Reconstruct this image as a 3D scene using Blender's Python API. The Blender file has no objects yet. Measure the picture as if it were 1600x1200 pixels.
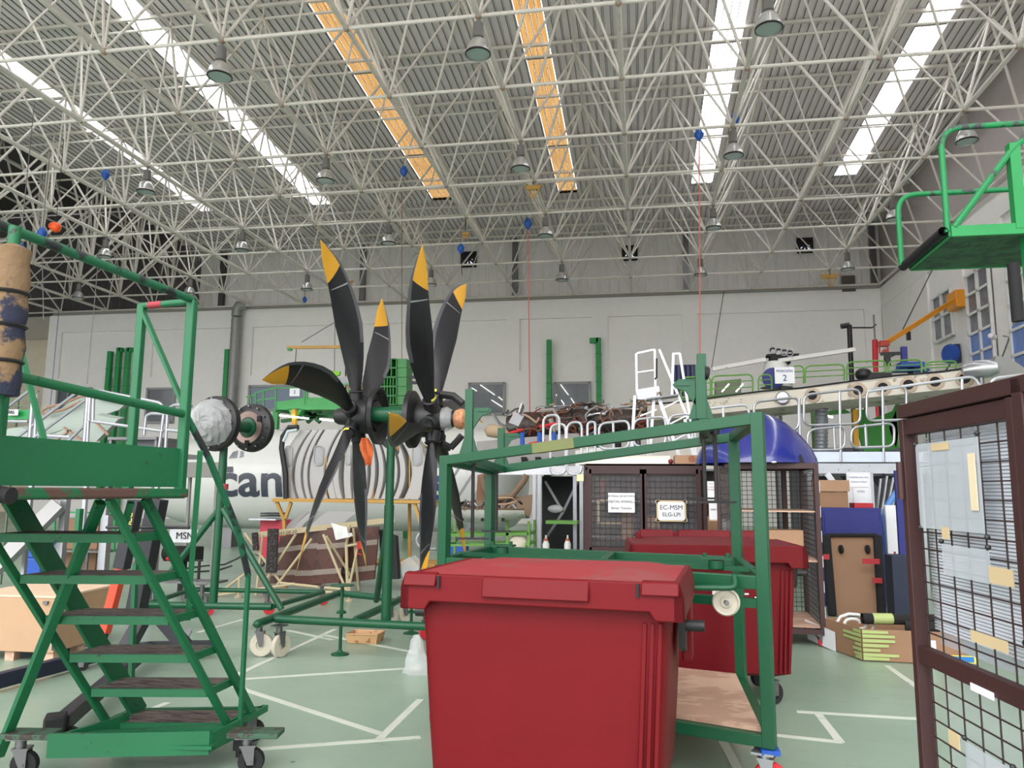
import bpy, math, random
from mathutils import Vector, Matrix
random.seed(7)
PI = math.pi
C = bpy.context.scene.collection
V = Vector
# ------------------------------------------------------------------ camera
F = 1200.0
YAW, PITCH, ROLL, EYE = .1652, .1385, .0075, 1.65
_f = V((-math.sin(YAW)*math.cos(PITCH), math.cos(YAW)*math.cos(PITCH), math.sin(PITCH)))
_r = V((math.cos(YAW), math.sin(YAW), 0))
_u = _r.cross(_f)
_r, _u = _r*math.cos(ROLL)+_u*math.sin(ROLL), _u*math.cos(ROLL)-_r*math.sin(ROLL)
def ray(x, y): return _f + _r*((x-800)/F) - _u*((y-600)/F)
def at(x, y, Y):
    d = ray(x, y); return V((0, 0, EYE)) + d*(Y/d.y)
def atz(x, y, z):
    d = ray(x, y); return V((0, 0, EYE)) + d*((z-EYE)/d.z)
def atx(x, y, X):
    d = ray(x, y); return V((0, 0, EYE)) + d*(X/d.x)
cd = bpy.data.cameras.new('camera'); cam = bpy.data.objects.new('camera', cd); C.objects.link(cam)
cd.sensor_width = 36; cd.lens = F/1600*36; cd.clip_end = 300
m = Matrix((( _r.x, _u.x, -_f.x, 0), (_r.y, _u.y, -_f.y, 0), (_r.z, _u.z, -_f.z, EYE), (0, 0, 0, 1)))
cam.matrix_world = m
bpy.context.scene.camera = cam

# ------------------------------------------------------------------ materials
def lin(c):
    return tuple(((x/255)/12.92 if x/255 <= .04045 else ((x/255+.055)/1.055)**2.4) for x in c)+(1,)
MATS = {}
def mat(name, col, rough=.5, metal=0, wear=None, ws=6, wa=.55, bump=0, bs=40, alpha=None, trans=0, vary=.06, emis=0, coat=0, wstretch=None, spec=None):
    """wear: second colour showing in noisy patches; wa: threshold (higher = less of it)."""
    if name in MATS: return MATS[name]
    m = bpy.data.materials.new(name); m.use_nodes = True
    nt = m.node_tree; N = nt.nodes; L = nt.links; b = N['Principled BSDF']
    tc = N.new('ShaderNodeTexCoord')
    b.inputs['Roughness'].default_value = rough; b.inputs['Metallic'].default_value = metal
    if spec is not None: b.inputs['Specular IOR Level'].default_value = spec
    if coat: b.inputs['Coat Weight'].default_value = coat
    base = lin(col)
    n1 = N.new('ShaderNodeTexNoise'); n1.inputs['Scale'].default_value = 3; n1.inputs['Detail'].default_value = 5
    L.new(tc.outputs['Object'], n1.inputs['Vector'])
    mx = N.new('ShaderNodeMix'); mx.data_type = 'RGBA'
    mx.inputs[6].default_value = tuple(max(0, x*(1-vary*2)) for x in base[:3])+(1,)
    mx.inputs[7].default_value = tuple(min(1, x*(1+vary*2)) for x in base[:3])+(1,)
    L.new(n1.outputs['Fac'], mx.inputs[0])
    out = mx.outputs[2]
    if wear:
        n2 = N.new('ShaderNodeTexNoise'); n2.inputs['Scale'].default_value = ws; n2.inputs['Detail'].default_value = 8
        n2.inputs['Roughness'].default_value = .65
        src = tc.outputs['Object']
        if wstretch:
            mp = N.new('ShaderNodeMapping'); mp.inputs['Scale'].default_value = wstretch
            L.new(src, mp.inputs['Vector']); src = mp.outputs['Vector']
        L.new(src, n2.inputs['Vector'])
        cr = N.new('ShaderNodeValToRGB'); cr.color_ramp.elements[0].position = wa; cr.color_ramp.elements[1].position = wa+.04
        L.new(n2.outputs['Fac'], cr.inputs['Fac'])
        m2 = N.new('ShaderNodeMix'); m2.data_type = 'RGBA'
        L.new(cr.outputs['Color'], m2.inputs[0]); L.new(out, m2.inputs[6]); m2.inputs[7].default_value = lin(wear)
        out = m2.outputs[2]
    L.new(out, b.inputs['Base Color'])
    if bump:
        n3 = N.new('ShaderNodeTexNoise'); n3.inputs['Scale'].default_value = bs
        L.new(tc.outputs['Object'], n3.inputs['Vector'])
        bp = N.new('ShaderNodeBump'); bp.inputs['Strength'].default_value = bump; bp.inputs['Distance'].default_value = .02
        L.new(n3.outputs['Fac'], bp.inputs['Height']); L.new(bp.outputs['Normal'], b.inputs['Normal'])
    if alpha is not None: b.inputs['Alpha'].default_value = alpha
    if trans: b.inputs['Transmission Weight'].default_value = trans
    if emis:
        b.inputs['Emission Color'].default_value = base; b.inputs['Emission Strength'].default_value = emis
    MATS[name] = m
    return m
def sheet_mat(name, col, tint):
    """translucent roof sheet: daylight passes through it"""
    m = bpy.data.materials.new(name); m.use_nodes = True
    nt = m.node_tree; N = nt.nodes; L = nt.links; N.remove(N['Principled BSDF']); o = N['Material Output']
    tr = N.new('ShaderNodeBsdfTransparent'); tl = N.new('ShaderNodeBsdfTranslucent'); mx = N.new('ShaderNodeMixShader')
    tc = N.new('ShaderNodeTexCoord'); w = N.new('ShaderNodeTexNoise'); w.inputs['Scale'].default_value = 9
    mp = N.new('ShaderNodeMapping'); mp.inputs['Scale'].default_value = (3, .06, 1)
    L.new(tc.outputs['Object'], mp.inputs['Vector']); L.new(mp.outputs['Vector'], w.inputs['Vector'])
    cr = N.new('ShaderNodeValToRGB'); cr.color_ramp.elements[0].color = lin(tint[0]); cr.color_ramp.elements[1].color = lin(tint[1])
    cr.color_ramp.elements[0].position = .35; cr.color_ramp.elements[1].position = .6
    L.new(w.outputs['Fac'], cr.inputs['Fac']); L.new(cr.outputs['Color'], tr.inputs['Color'])
    tl.inputs['Color'].default_value = lin(col)
    mx.inputs[0].default_value = .25
    L.new(tr.outputs[0], mx.inputs[1]); L.new(tl.outputs[0], mx.inputs[2]); L.new(mx.outputs[0], o.inputs['Surface'])
    MATS[name] = m; return m

# ------------------------------------------------------------------ mesh builder
UP = V((0, 0, 1))
def frame_of(d, up=UP):
    d = d.normalized()
    if abs(d.dot(up)) > .995: up = V((1, 0, 0)) if abs(d.x) < .9 else V((0, 1, 0))
    s = d.cross(up).normalized(); t = s.cross(d).normalized()
    return d, s, t
class B:
    def __init__(s): s.v = []; s.f = []; s.m = []
    def add(s, vs, fs, mi=0):
        o = len(s.v); s.v += [V(x) for x in vs]; s.f += [tuple(i+o for i in f) for f in fs]; s.m += [mi]*len(fs); return s
    def box(s, c, d, rz=0, rot=None, mi=0):
        R = rot if rot else Matrix.Rotation(rz, 3, 'Z'); c = V(c)
        vs = [c + R @ V((sx*d[0]/2, sy*d[1]/2, sz*d[2]/2)) for sz in (-1, 1) for sy in (-1, 1) for sx in (-1, 1)]
        return s.add(vs, [(0, 2, 3, 1), (4, 5, 7, 6), (0, 1, 5, 4), (2, 6, 7, 3), (0, 4, 6, 2), (1, 3, 7, 5)], mi)
    def bar(s, p, q, w, h=None, up=UP, mi=0):
        p = V(p); q = V(q); h = h or w
        d, a, b = frame_of(q-p, up)
        vs = [x + a*(sx*w/2) + b*(sy*h/2) for x in (p, q) for sx, sy in ((-1, -1), (1, -1), (1, 1), (-1, 1))]
        return s.add(vs, [(0, 1, 2, 3), (7, 6, 5, 4), (0, 4, 5, 1), (1, 5, 6, 2), (2, 6, 7, 3), (3, 7, 4, 0)], mi)
    def cyl(s, p, q, r, r2=None, n=12, mi=0, cap=True):
        p = V(p); q = V(q); r2 = r if r2 is None else r2
        d, a, b = frame_of(q-p)
        vs = []
        for x, rr in ((p, r), (q, r2)):
            vs += [x + a*(rr*math.cos(2*PI*k/n)) + b*(rr*math.sin(2*PI*k/n)) for k in range(n)]
        fs = [(k, (k+1) % n, n+(k+1) % n, n+k) for k in range(n)]
        if cap: fs += [tuple(range(n))[::-1], tuple(range(n, 2*n))]
        return s.add(vs, fs, mi)
    def tube(s, pts, r, n=8, closed=False, mi=0):
        pts = [V(p) for p in pts]; k = len(pts); rings = []
        a = None
        for i, p in enumerate(pts):
            if closed: d = (pts[(i+1) % k]-pts[i-1])
            else: d = pts[min(i+1, k-1)]-pts[max(i-1, 0)]
            d = d.normalized()
            if a is None: _, a, _b = frame_of(d)
            a = (a - d*a.dot(d))
            if a.length < 1e-6: _, a, _b = frame_of(d)
            a.normalize(); b = d.cross(a)
            rings.append([p + a*(r*math.cos(2*PI*j/n)) + b*(r*math.sin(2*PI*j/n)) for j in range(n)])
        vs = [x for g in rings for x in g]; fs = []
        for i in range(k if closed else k-1):
            i2 = (i+1) % k
            fs += [(i*n+j, i*n+(j+1) % n, i2*n+(j+1) % n, i2*n+j) for j in range(n)]
        if not closed: fs += [tuple(range(n))[::-1], tuple(range((k-1)*n, k*n))]
        return s.add(vs, fs, mi)
    def rtube(s, pts, r, bend=.1, n=8, closed=False, seg=4, mi=0):
        return s.tube(rounded(pts, bend, closed, seg), r, n, closed, mi)
    def lathe(s, prof, o=(0, 0, 0), axis=UP, n=24, mi=0, arc=2*PI, a0=0):
        o = V(o); d, a, b = frame_of(V(axis)); vs = []; full = abs(arc-2*PI) < 1e-6
        kk = n if full else n+1
        for (r, z) in prof:
            vs += [o + d*z + a*(r*math.cos(a0+arc*k/n)) + b*(r*math.sin(a0+arc*k/n)) for k in range(kk)]
        fs = []
        for i in range(len(prof)-1):
            for k in range(n):
                k2 = (k+1) % kk
                fs.append((i*kk+k, i*kk+k2, (i+1)*kk+k2, (i+1)*kk+k))
        return s.add(vs, fs, mi)
    def prism(s, poly, off, mi=0):
        poly = [V(p) for p in poly]; off = V(off); n = len(poly)
        return s.add(poly+[p+off for p in poly], [tuple(range(n))[::-1], tuple(range(n, 2*n))]+[(i, (i+1) % n, n+(i+1) % n, n+i) for i in range(n)], mi)
    def grid(s, rows, mi=0, closed=False):
        n = len(rows[0]); vs = [V(p) for r in rows for p in r]; fs = []
        for i in range(len(rows)-1):
            for j in range(n if closed else n-1):
                j2 = (j+1) % n
                fs.append((i*n+j, i*n+j2, (i+1)*n+j2, (i+1)*n+j))
        return s.add(vs, fs, mi)
    def ball(s, c, r, n=8, sz=1, mi=0):
        prof = [(r*math.sin(PI*k/(n//2+1)), -r*sz*math.cos(PI*k/(n//2+1))) for k in range(n//2+2)]
        return s.lathe(prof, c, UP, n, mi)
    def build(s, name, mats, parent=None, smooth=True, bevel=0):
        me = bpy.data.meshes.new(name)
        inv = INV.get(parent.name) if parent else None
        vs = [inv @ v for v in s.v] if inv else s.v
        me.from_pydata([tuple(v) for v in vs], [], s.f)
        if not isinstance(mats, (list, tuple)): mats = [mats]
        for q in mats: me.materials.append(q)
        if len(mats) > 1: me.polygons.foreach_set('material_index', s.m)
        import bmesh
        bm = bmesh.new(); bm.from_mesh(me); bmesh.ops.recalc_face_normals(bm, faces=bm.faces); bm.to_mesh(me); bm.free()
        if smooth:
            me.shade_smooth(); me.set_sharp_from_angle(angle=math.radians(38))
        o = bpy.data.objects.new(name, me); C.objects.link(o)
        if parent:
            o.parent = parent
            INV[o.name] = inv if inv else Matrix.Identity(4)
        else: INV[o.name] = Matrix.Identity(4)
        if bevel:
            md = o.modifiers.new('bevel', 'BEVEL'); md.width = bevel; md.segments = 2; md.limit_method = 'ANGLE'
        return o
INV = {}
def rounded(pts, bend, closed=False, seg=4):
    pts = [V(p) for p in pts]; out = []; k = len(pts)
    for i, p in enumerate(pts):
        if not closed and i in (0, k-1): out.append(p); continue
        a = pts[i-1]; c = pts[(i+1) % k]
        da = a-p; dc = c-p; b = min(bend, da.length*.49, dc.length*.49)
        A = p+da.normalized()*b; D = p+dc.normalized()*b
        for j in range(seg+1):
            t = j/seg; out.append(A*(1-t)**2 + p*2*t*(1-t) + D*t*t)
    return out
def tag(o, label, cat, group=None, kind=None):
    if label: o['label'] = label
    if cat: o['category'] = cat
    if group: o['group'] = group
    if kind: o['kind'] = kind
    return o
def thing(name, label, cat, loc=(0, 0, 0), group=None, rz=0, kind=None):
    o = bpy.data.objects.new(name, None); C.objects.link(o)
    o.location = loc; o.rotation_euler = (0, 0, rz)
    o.empty_display_size = .2
    INV[o.name] = (Matrix.Translation(V(loc)) @ Matrix.Rotation(rz, 4, 'Z')).inverted()
    return tag(o, label, cat, group, kind)
def struct(o): o['kind'] = 'structure'; return o
def copy_tree(o, parent=None):
    c = o.copy(); C.objects.link(c)
    if parent: c.parent = parent
    for ch in list(o.children): copy_tree(ch, c)
    return c
def text(name, s, parent, p, right, up, size, m, depth=.002, align='CENTER'):
    """letters as a flat mesh standing at p, reading along right, tops towards up; size = capital height"""
    cu = bpy.data.curves.new(name, 'FONT'); cu.body = s; cu.size = size/.73; cu.align_x = align; cu.align_y = 'CENTER'; cu.extrude = depth
    t = bpy.data.objects.new('tmp', cu); C.objects.link(t)
    dg = bpy.context.evaluated_depsgraph_get(); me = bpy.data.meshes.new_from_object(t.evaluated_get(dg)); bpy.data.objects.remove(t)
    r = V(right).normalized(); u = V(up).normalized(); n = r.cross(u)
    b = B(); b.add([V(p)+r*v.co.x+u*v.co.y+n*v.co.z for v in me.vertices], [tuple(q.vertices) for q in me.polygons])
    return b.build(name, m, parent, smooth=False)
# ------------------------------------------------------------------ palette
M_green = mat('green_paint', (4, 76, 46), .42, wear=(38, 60, 50), ws=30, wa=.68)
M_gstair = mat('worn_green_paint', (20, 100, 62), .5, wear=(44, 42, 46), ws=16, wa=.64, bump=.05)
M_gscrape = mat('scraped_green_paint', (20, 100, 62), .55, wear=(92, 66, 60), ws=4, wa=.5, bump=.1)
M_glight = mat('bright_green_paint', (66, 158, 86), .5)
M_lime = mat('lime_green_paint', (98, 150, 66), .5)
M_gpipe = mat('pipe_green_paint', (20, 140, 72), .45)
M_red = mat('bin_red_plastic', (104, 12, 21), .5, spec=.22, vary=.05, bump=.04, bs=18)
M_redlid = mat('dusty_red_plastic', (146, 48, 54), .6, spec=.3, vary=.06, wear=(138, 66, 68), ws=2.2, wa=.52)
M_black = mat('black_paint', (22, 22, 25), .45)
M_rub = mat('black_rubber', (28, 28, 30), .8)
M_steel = mat('grey_steel', (120, 120, 122), .35, .8)
M_alu = mat('bare_aluminium', (172, 174, 180), .3, .8)
M_aluw = mat('pale_aluminium', (212, 214, 218), .4, .3)
M_white = mat('white_paint', (226, 226, 224), .5)
M_fus = mat('aircraft_white_paint', (206, 208, 204), .32, vary=.02, coat=.3)
M_brown = mat('brown_cage_paint', (60, 34, 34), .5, wear=(92, 62, 58), ws=12, wa=.72)
M_mesh = mat('dark_mesh_wire', (50, 36, 36), .5)
M_wood = mat('plywood', (196, 164, 142), .7, wear=(176, 142, 122), ws=2, wa=.5, wstretch=(1, 2.2, 1))
M_crate = mat('crate_wood', (176, 144, 114), .7, wear=(176, 142, 110), ws=3, wa=.55)
M_card = mat('cardboard', (150, 116, 90), .8)
M_cardl = mat('light_cardboard', (172, 136, 108), .8)
M_tape = mat('green_tape', (168, 184, 116), .5)
M_tread = mat('worn_tread', (112, 98, 94), .8, wear=(58, 50, 50), ws=7, wa=.5, bump=.3, wstretch=(1, 9, 1))
M_blade = mat('propeller_black', (22, 22, 27), .38, vary=.05)
M_bladeg = mat('blade_edge_grey', (92, 92, 98), .35, .4)
M_ytip = mat('blade_tip_yellow', (206, 152, 40), .42)
M_yel = mat('yellow_paint', (184, 142, 66), .5, wear=(150, 110, 60), ws=9, wa=.62)
M_cream = mat('cream_paint', (190, 176, 142), .5)
M_orange = mat('orange_paint', (226, 148, 36), .45)
M_blue = mat('cone_blue_paint', (34, 42, 122), .22, coat=.5, vary=.03)
M_cab = mat('cabinet_blue', (34, 40, 120), .5)
M_panel = mat('panel_grey', (168, 167, 166), .45, vary=.03)
M_white2 = mat('white_caster', (196, 190, 174), .5)
M_paper = mat('white_paper', (232, 234, 238), .7, vary=.01)
M_ink = mat('black_ink', (30, 30, 34), .7)
M_bink = mat('navy_ink', (36, 62, 130), .6)
M_dark = mat('dark_interior', (26, 27, 30), .8)
M_clear = mat('clear_plastic', (150, 152, 156), .2, alpha=.16)
M_film = mat('plastic_film', (225, 228, 230), .3, alpha=.35, bump=.6, bs=14)
M_glass = mat('window_glass', (120, 128, 136), .06, alpha=.35)
M_wallw = mat('white_wall_paint', (238, 235, 232), .75, vary=.02)
M_tube = mat('lamp_tube_light', (255, 252, 240), .4, emis=6)

# ------------------------------------------------------------------ floor
def floor_material():
    m = bpy.data.materials.new('green_epoxy_floor'); m.use_nodes = True
    nt = m.node_tree; N = nt.nodes; L = nt.links; b = N['Principled BSDF']
    tc = N.new('ShaderNodeTexCoord')
    n1 = N.new('ShaderNodeTexNoise'); n1.inputs['Scale'].default_value = .5; n1.inputs['Detail'].default_value = 6
    L.new(tc.outputs['Object'], n1.inputs['Vector'])
    cr = N.new('ShaderNodeValToRGB'); cr.color_ramp.elements[0].color = lin((132, 155, 137)); cr.color_ramp.elements[1].color = lin((152, 173, 155))
    cr.color_ramp.elements[0].position = .35; cr.color_ramp.elements[1].position = .65
    L.new(n1.outputs['Fac'], cr.inputs['Fac'])
    n2 = N.new('ShaderNodeTexNoise'); n2.inputs['Scale'].default_value = 2.2; n2.inputs['Detail'].default_value = 12; n2.inputs['Roughness'].default_value = .75
    mp = N.new('ShaderNodeMapping'); mp.inputs['Scale'].default_value = (1, 2.6, 1); mp.inputs['Rotation'].default_value = (0, 0, .5)
    L.new(tc.outputs['Object'], mp.inputs['Vector']); L.new(mp.outputs['Vector'], n2.inputs['Vector'])
    c2 = N.new('ShaderNodeValToRGB'); c2.color_ramp.elements[0].position = .60; c2.color_ramp.elements[1].position = .72
    L.new(n2.outputs['Fac'], c2.inputs['Fac'])
    mx = N.new('ShaderNodeMix'); mx.data_type = 'RGBA'; mx.inputs[7].default_value = lin((104, 124, 108))
    L.new(c2.outputs['Color'], mx.inputs[0]); L.new(cr.outputs['Color'], mx.inputs[6])
    v = N.new('ShaderNodeTexVoronoi'); v.inputs['Scale'].default_value = 1.6; L.new(tc.outputs['Object'], v.inputs['Vector'])
    c3 = N.new('ShaderNodeValToRGB'); c3.color_ramp.elements[0].position = .018; c3.color_ramp.elements[0].color = (1, 1, 1, 1); c3.color_ramp.elements[1].position = .03; c3.color_ramp.elements[1].color = (0, 0, 0, 1)
    L.new(v.outputs['Distance'], c3.inputs['Fac'])
    m3 = N.new('ShaderNodeMix'); m3.data_type = 'RGBA'; m3.inputs[7].default_value = lin((70, 76, 70))
    L.new(c3.outputs['Color'], m3.inputs[0]); L.new(mx.outputs[2], m3.inputs[6]); L.new(m3.outputs[2], b.inputs['Base Color'])
    r = N.new('ShaderNodeMapRange'); r.inputs[3].default_value = .22; r.inputs[4].default_value = .42
    L.new(n2.outputs['Fac'], r.inputs[0]); L.new(r.outputs[0], b.inputs['Roughness'])
    return m
XR, YB, XL, XA = 11.85, 39.5, -34.0, -62.0
b = B(); b.box((-24, 20, -.1), (80, 56, .2)); fl = struct(b.build('floor', floor_material(), smooth=False))
M_mark = mat('floor_tape', (206, 212, 200), .5, wear=(175, 196, 176), ws=5, wa=.6)
def floor_line(a, c, w=.06):
    p = atz(*a, 0); q = atz(*c, 0); d = (q-p).normalized(); n = V((-d.y, d.x, 0))*w/2
    z = V((0, 0, .002)); b = B(); b.prism([p-n+V((0,0,.0005)), p+n+V((0,0,.0005)), q+n+V((0,0,.0005)), q-n+V((0,0,.0005))], z)
    struct(b.build('floor_marking', M_mark, fl, smooth=False))
for a, c in [((352, 1063), (657, 1043)), ((352, 1068), (596, 1147)), ((350, 1064), (524, 983)), ((505, 992), (650, 1020)), ((310, 988), (380, 968)),
             ((592, 1156), (657, 1093)), ((385, 1172), (657, 1152)), ((1245, 1112), (1445, 1124)), ((1195, 1147), (1316, 1160)), ((1277, 1114), (1313, 1160)),
             ((1385, 1040), (1436, 1076)), ((1125, 1150), (1152, 1200)), ((12, 1147), (66, 1154)), ((220, 1115), (262, 1098)), ((255, 1078), (352, 1066)),
             ((382, 918), (400, 915)), ((450, 985), (520, 1000))]:
    floor_line(a, c)

# ------------------------------------------------------------------ walls
ZW = 11.75
w = B(); w.box(((XL+XR)/2, YB+.25, ZW/2), (XR-XL+1, .3, ZW))
xs = [(97, 232), (240, 368), (395, 556), (561, 790), (812, 925), (950, 1066), (1090, 1352)]
wb = struct(w.build('wall_back', M_wallw, smooth=False))
def zy(py, px): return at(px, py, YB).z
def xb(px, py=520): return at(px, py, YB).x
zt, zb_ = 11.75-1.05, 7.95
q = B()
q.box(((XL+XR)/2, YB+.03, (ZW+zt)/2), (XR-XL, .14, ZW-zt))
edges = [XL]+[x for p in xs for x in (xb(p[0]), xb(p[1]))]+[XR]
for i in range(0, len(edges), 2):
    q.box(((edges[i]+edges[i+1])/2, YB+.03, (zb_+zt)/2), (edges[i+1]-edges[i], .14, zt-zb_))
q.box(((XL+XR)/2, YB+.03, zb_/2), (XR-XL, .14, zb_))
struct(q.build('wall_back_band', M_wallw, wb, smooth=False))
b = B(); b.box(((XL+XR)/2, YB-.12, ZW+.03), (XR-XL, .3, .12)); struct(b.build('trim_1', mat('ledge_grey', (150, 146, 140), .7), smooth=False))
# cladding of the gable above the white wall
M_clad = mat('grey_cladding', (226, 222, 219), .7, 0, vary=.03)
M_cladd = mat('dark_cladding', (74, 70, 70), .7, vary=.03)
XD = -24.9
def ribs(x0, x1, y, z0, z1, step, dep):
    b = B(); n = int((x1-x0)/step); vs = []
    for i in range(n+1):
        x = x0+i*step
        for dx, dy in ((0, 0), (step*.55, 0), (step*.7, -dep), (step*.85, -dep)):
            if x+dx <= x1+1e-6: vs += [V((x+dx, y+dy, z0)), V((x+dx, y+dy, z1))]
    k = len(vs)//2
    b.add(vs, [(2*i, 2*i+2, 2*i+3, 2*i+1) for i in range(k-1)]); return b
struct(ribs(XD, XR+.2, YB+.1, ZW, 15.6, .5, .04).build('wall_back_cladding', M_clad, wb, smooth=False))
struct(ribs(XA, XD+.6, YB+.16, ZW, 18, .5, .04).build('wall_back_cladding', M_cladd, wb, smooth=False))
cols = B()
for i, px in enumerate((568, 805, 1072, 1364, 350)):
    b = B(); x = at(px, 420, YB).x
    b.box((x, YB-.06, 13.6), (.28, .28, 3.7)); struct(b.build('wall_back_column', M_steel if i < 4 else M_cladd, wb, smooth=False))
# right wall
b = B(); b.box((XR+.25, 10, ZW/2), (.3, 62, ZW)); wr = struct(b.build('wall_right', M_wallw, smooth=False))
b = B(); b.box((XR+.06, 10, ZW-.5), (.12, 62, 1.0)); b.box((XR+.06, 10, 3), (.12, 62, 6)) 
for y0, y1 in ((33.4, 39.4), (29.9, 30.9), (26.7, 27.5), (14, 25.6), (-20, 8)):
    b.box((XR+.06, (y0+y1)/2, 8.37), (.12, y1-y0, 4.74))
struct(b.build('wall_right_band', M_wallw, wr, smooth=False))
M_cladr = mat('right_cladding', (176, 166, 164), .7, vary=.03)
b = B(); b.box((XR+.2, 10, 14.5), (.2, 62, 5.5)); struct(b.build('wall_right_cladding', M_cladr, wr, smooth=False))
# annex left of the main wall
b = B(); b.box((-48, 47, 6), (30, .3, 12)); struct(b.build('wall_annex', mat('annex_cream', (232, 222, 200), .8), smooth=False))
b = B(); b.box((XL-.15, 43.2, ZW/2), (.3, 7.4, ZW)); struct(b.build('wall_annex', M_wallw, smooth=False))
b = B(); b.box((XA, 18, 9), (.3, 62, 18)); struct(b.build('wall_left', M_cladd, smooth=False))

# windows of the right wall
def wall_window(n, y0, y1, z0, z1, rows):
    t = thing('window_%d' % n, None, None, (XR, (y0+y1)/2, z0), kind='structure')
    x = XR-.02
    f = B(); W = .09
    for y in (y0, (y0+y1)/2, y1): f.box((x, y, (z0+z1)/2), (.1, W, z1-z0+W))
    for i in range(rows+1): f.box((x, (y0+y1)/2, z0+(z1-z0)*i/rows), (.1, y1-y0, W))
    struct(f.build('window_frame', M_white, t, smooth=False))
    g = B(); g.box((x+.05, (y0+y1)/2, (z0+z1)/2), (.02, y1-y0, z1-z0)); struct(g.build('window_pane', M_pane, t, smooth=False))
M_pane = mat('dark_window_pane', (112, 112, 122), .12, vary=.3)
M_paneb = mat('blue_window_pane', (92, 128, 200), .1, vary=.25)
wall_window(1, 31.0, 32.9, 7.7, 9.5, 2)
wall_window(2, 27.75, 29.6, 5.9, 9.5, 5)
wall_window(3, 23.9, 26.5, 4.4, 9.3, 6)
# lower panes of the right windows show blue
for n, (y0, y1, z0, z1) in enumerate(((27.75, 29.6, 5.9, 7.3), (23.9, 26.5, 4.4, 7.0))):
    g = B(); g.box((XR-.0, (y0+y1)/2, (z0+z1)/2), (.02, y1-y0, z1-z0)); struct(g.build('window_pane', M_paneb, bpy.data.objects['window_%d' % (n+2)], smooth=False))
# windows of the back wall
def back_window(n, px0, px1, py0, py1, tubes, pane=None, mull=1):
    a = at(px0, py0, YB-.1); c = at(px1, py1, YB-.1)
    t = thing('window_%d' % n, None, None, (a.x, YB-.05, c.z), kind='structure')
    f = B(); W = .12; y = YB-.12; zc = (a.z+c.z)/2; xc = (a.x+c.x)/2
    for x in (a.x, c.x): f.box((x, y, zc), (W, .22, a.z-c.z+W))
    for k in range(1, mull): f.box((a.x+(c.x-a.x)*k/mull, y, zc), (W*.6, .22, a.z-c.z))
    for z in (a.z, c.z): f.box((xc, y, z), (c.x-a.x, .22, W))
    struct(f.build('window_frame', mat('window_frame_grey', (150, 150, 150), .5), t, smooth=False))
    g = B(); g.box((xc, YB-.05, zc), (c.x-a.x, .02, a.z-c.z)); struct(g.build('window_backing', pane or mat('office_dark', (84, 88, 90), .7, wear=(62, 64, 66), ws=5, wa=.5), t, smooth=False))
    g = B(); g.box((xc, YB-.2, zc), (c.x-a.x, .01, a.z-c.z)); struct(g.build('window_pane', M_glass, t, smooth=False))
    for (x0, y0, x1, y1) in tubes:
        q = B(); q.bar(at(x0, y0, YB-.09), at(x1, y1, YB-.09), .05, .03); struct(q.build('window_tube_light', M_tube, t, smooth=False))
back_window(4, 734, 788, 600, 647, [(750, 601, 773, 617), (768, 625, 785, 636), (737, 606, 745, 611), (779, 620, 785, 625)])
back_window(5, 867, 922, 599, 648, [(876, 601, 888, 617), (866, 613, 870, 618), (877, 625, 887, 640), (892, 622, 902, 637)])
back_window(6, 391, 478, 604, 640, [], pane=mat('sky_blue_reflection', (150, 188, 232), .3), mull=1)
back_window(7, 92, 140, 608, 640, [], pane=M_pane, mull=3)
back_window(8, 232, 270, 608, 660, [], pane=mat('grey_shutter', (170, 170, 168), .6), mull=1)

# ------------------------------------------------------------------ roof: space frame, purlins, sheets
S = 3.0; X0, Y0, ZB = -.30, 15.02, 11.83
def ztop(Y): return 15.2-.045*(Y-25)
def zroof(Y): return ztop(Y)+.50
ceil = thing('ceiling', None, None, (0, 20, ZB), kind='structure')
M_tubew = mat('white_space_frame_tube', (212, 206, 198), .45, vary=.08, wear=(168, 140, 124), ws=7, wa=.66)
M_node = mat('rusty_node', (160, 130, 112), .6)
IB = list(range(-12, 5)); RB = list(range(-2, 9))
def bn(i, r): return V((X0+i*S, Y0+r*S, ZB))
def tn(i, r): y = Y0+(r+.5)*S; return V((X0+(i+.5)*S, y, ztop(y)))
for r in RB:
    b = B(); b.cyl(bn(IB[0], r), V((XR-.1, Y0+r*S, ZB)), .045, n=8); struct(b.build('bottom_chord', M_tubew, ceil))
for i in IB:
    b = B(); b.cyl(bn(i, -2), bn(i, 8), .06 if i > -5 else .075, n=8); struct(b.build('bottom_chord', M_tubew, ceil))
IT = list(range(-12, 4)); RT = list(range(-3, 8))
for r in RT:
    b = B(); b.cyl(tn(IT[0], r), tn(3, r)+V((.1, 0, 0)), .042, n=8); struct(b.build('top_chord', M_tubew, ceil))
for i in IT:
    b = B(); b.cyl(tn(i, -3), tn(i, 7), .045, n=8); struct(b.build('top_chord', M_tubew, ceil))
dg = []
for r in RT:
    for i in IT:
        for di in (0, 1):
            for dr in (0, 1):
                if i+di in IB and r+dr in RB: dg.append((tn(i, r), bn(i+di, r+dr)))
dg.sort(key=lambda q: (0 if -14+.0 < q[0].x < 12 and q[0].y > 15.5 else 1, q[0].y))
rest = B()
for k, (p, q) in enumerate(dg):
    rad = .030+.006*((k*7) % 3)
    if k < 96:
        b = B(); b.cyl(p, q, rad, n=7); struct(b.build('web_brace', M_tubew, ceil))
    else: rest.cyl(p, q, rad, n=6)
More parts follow.
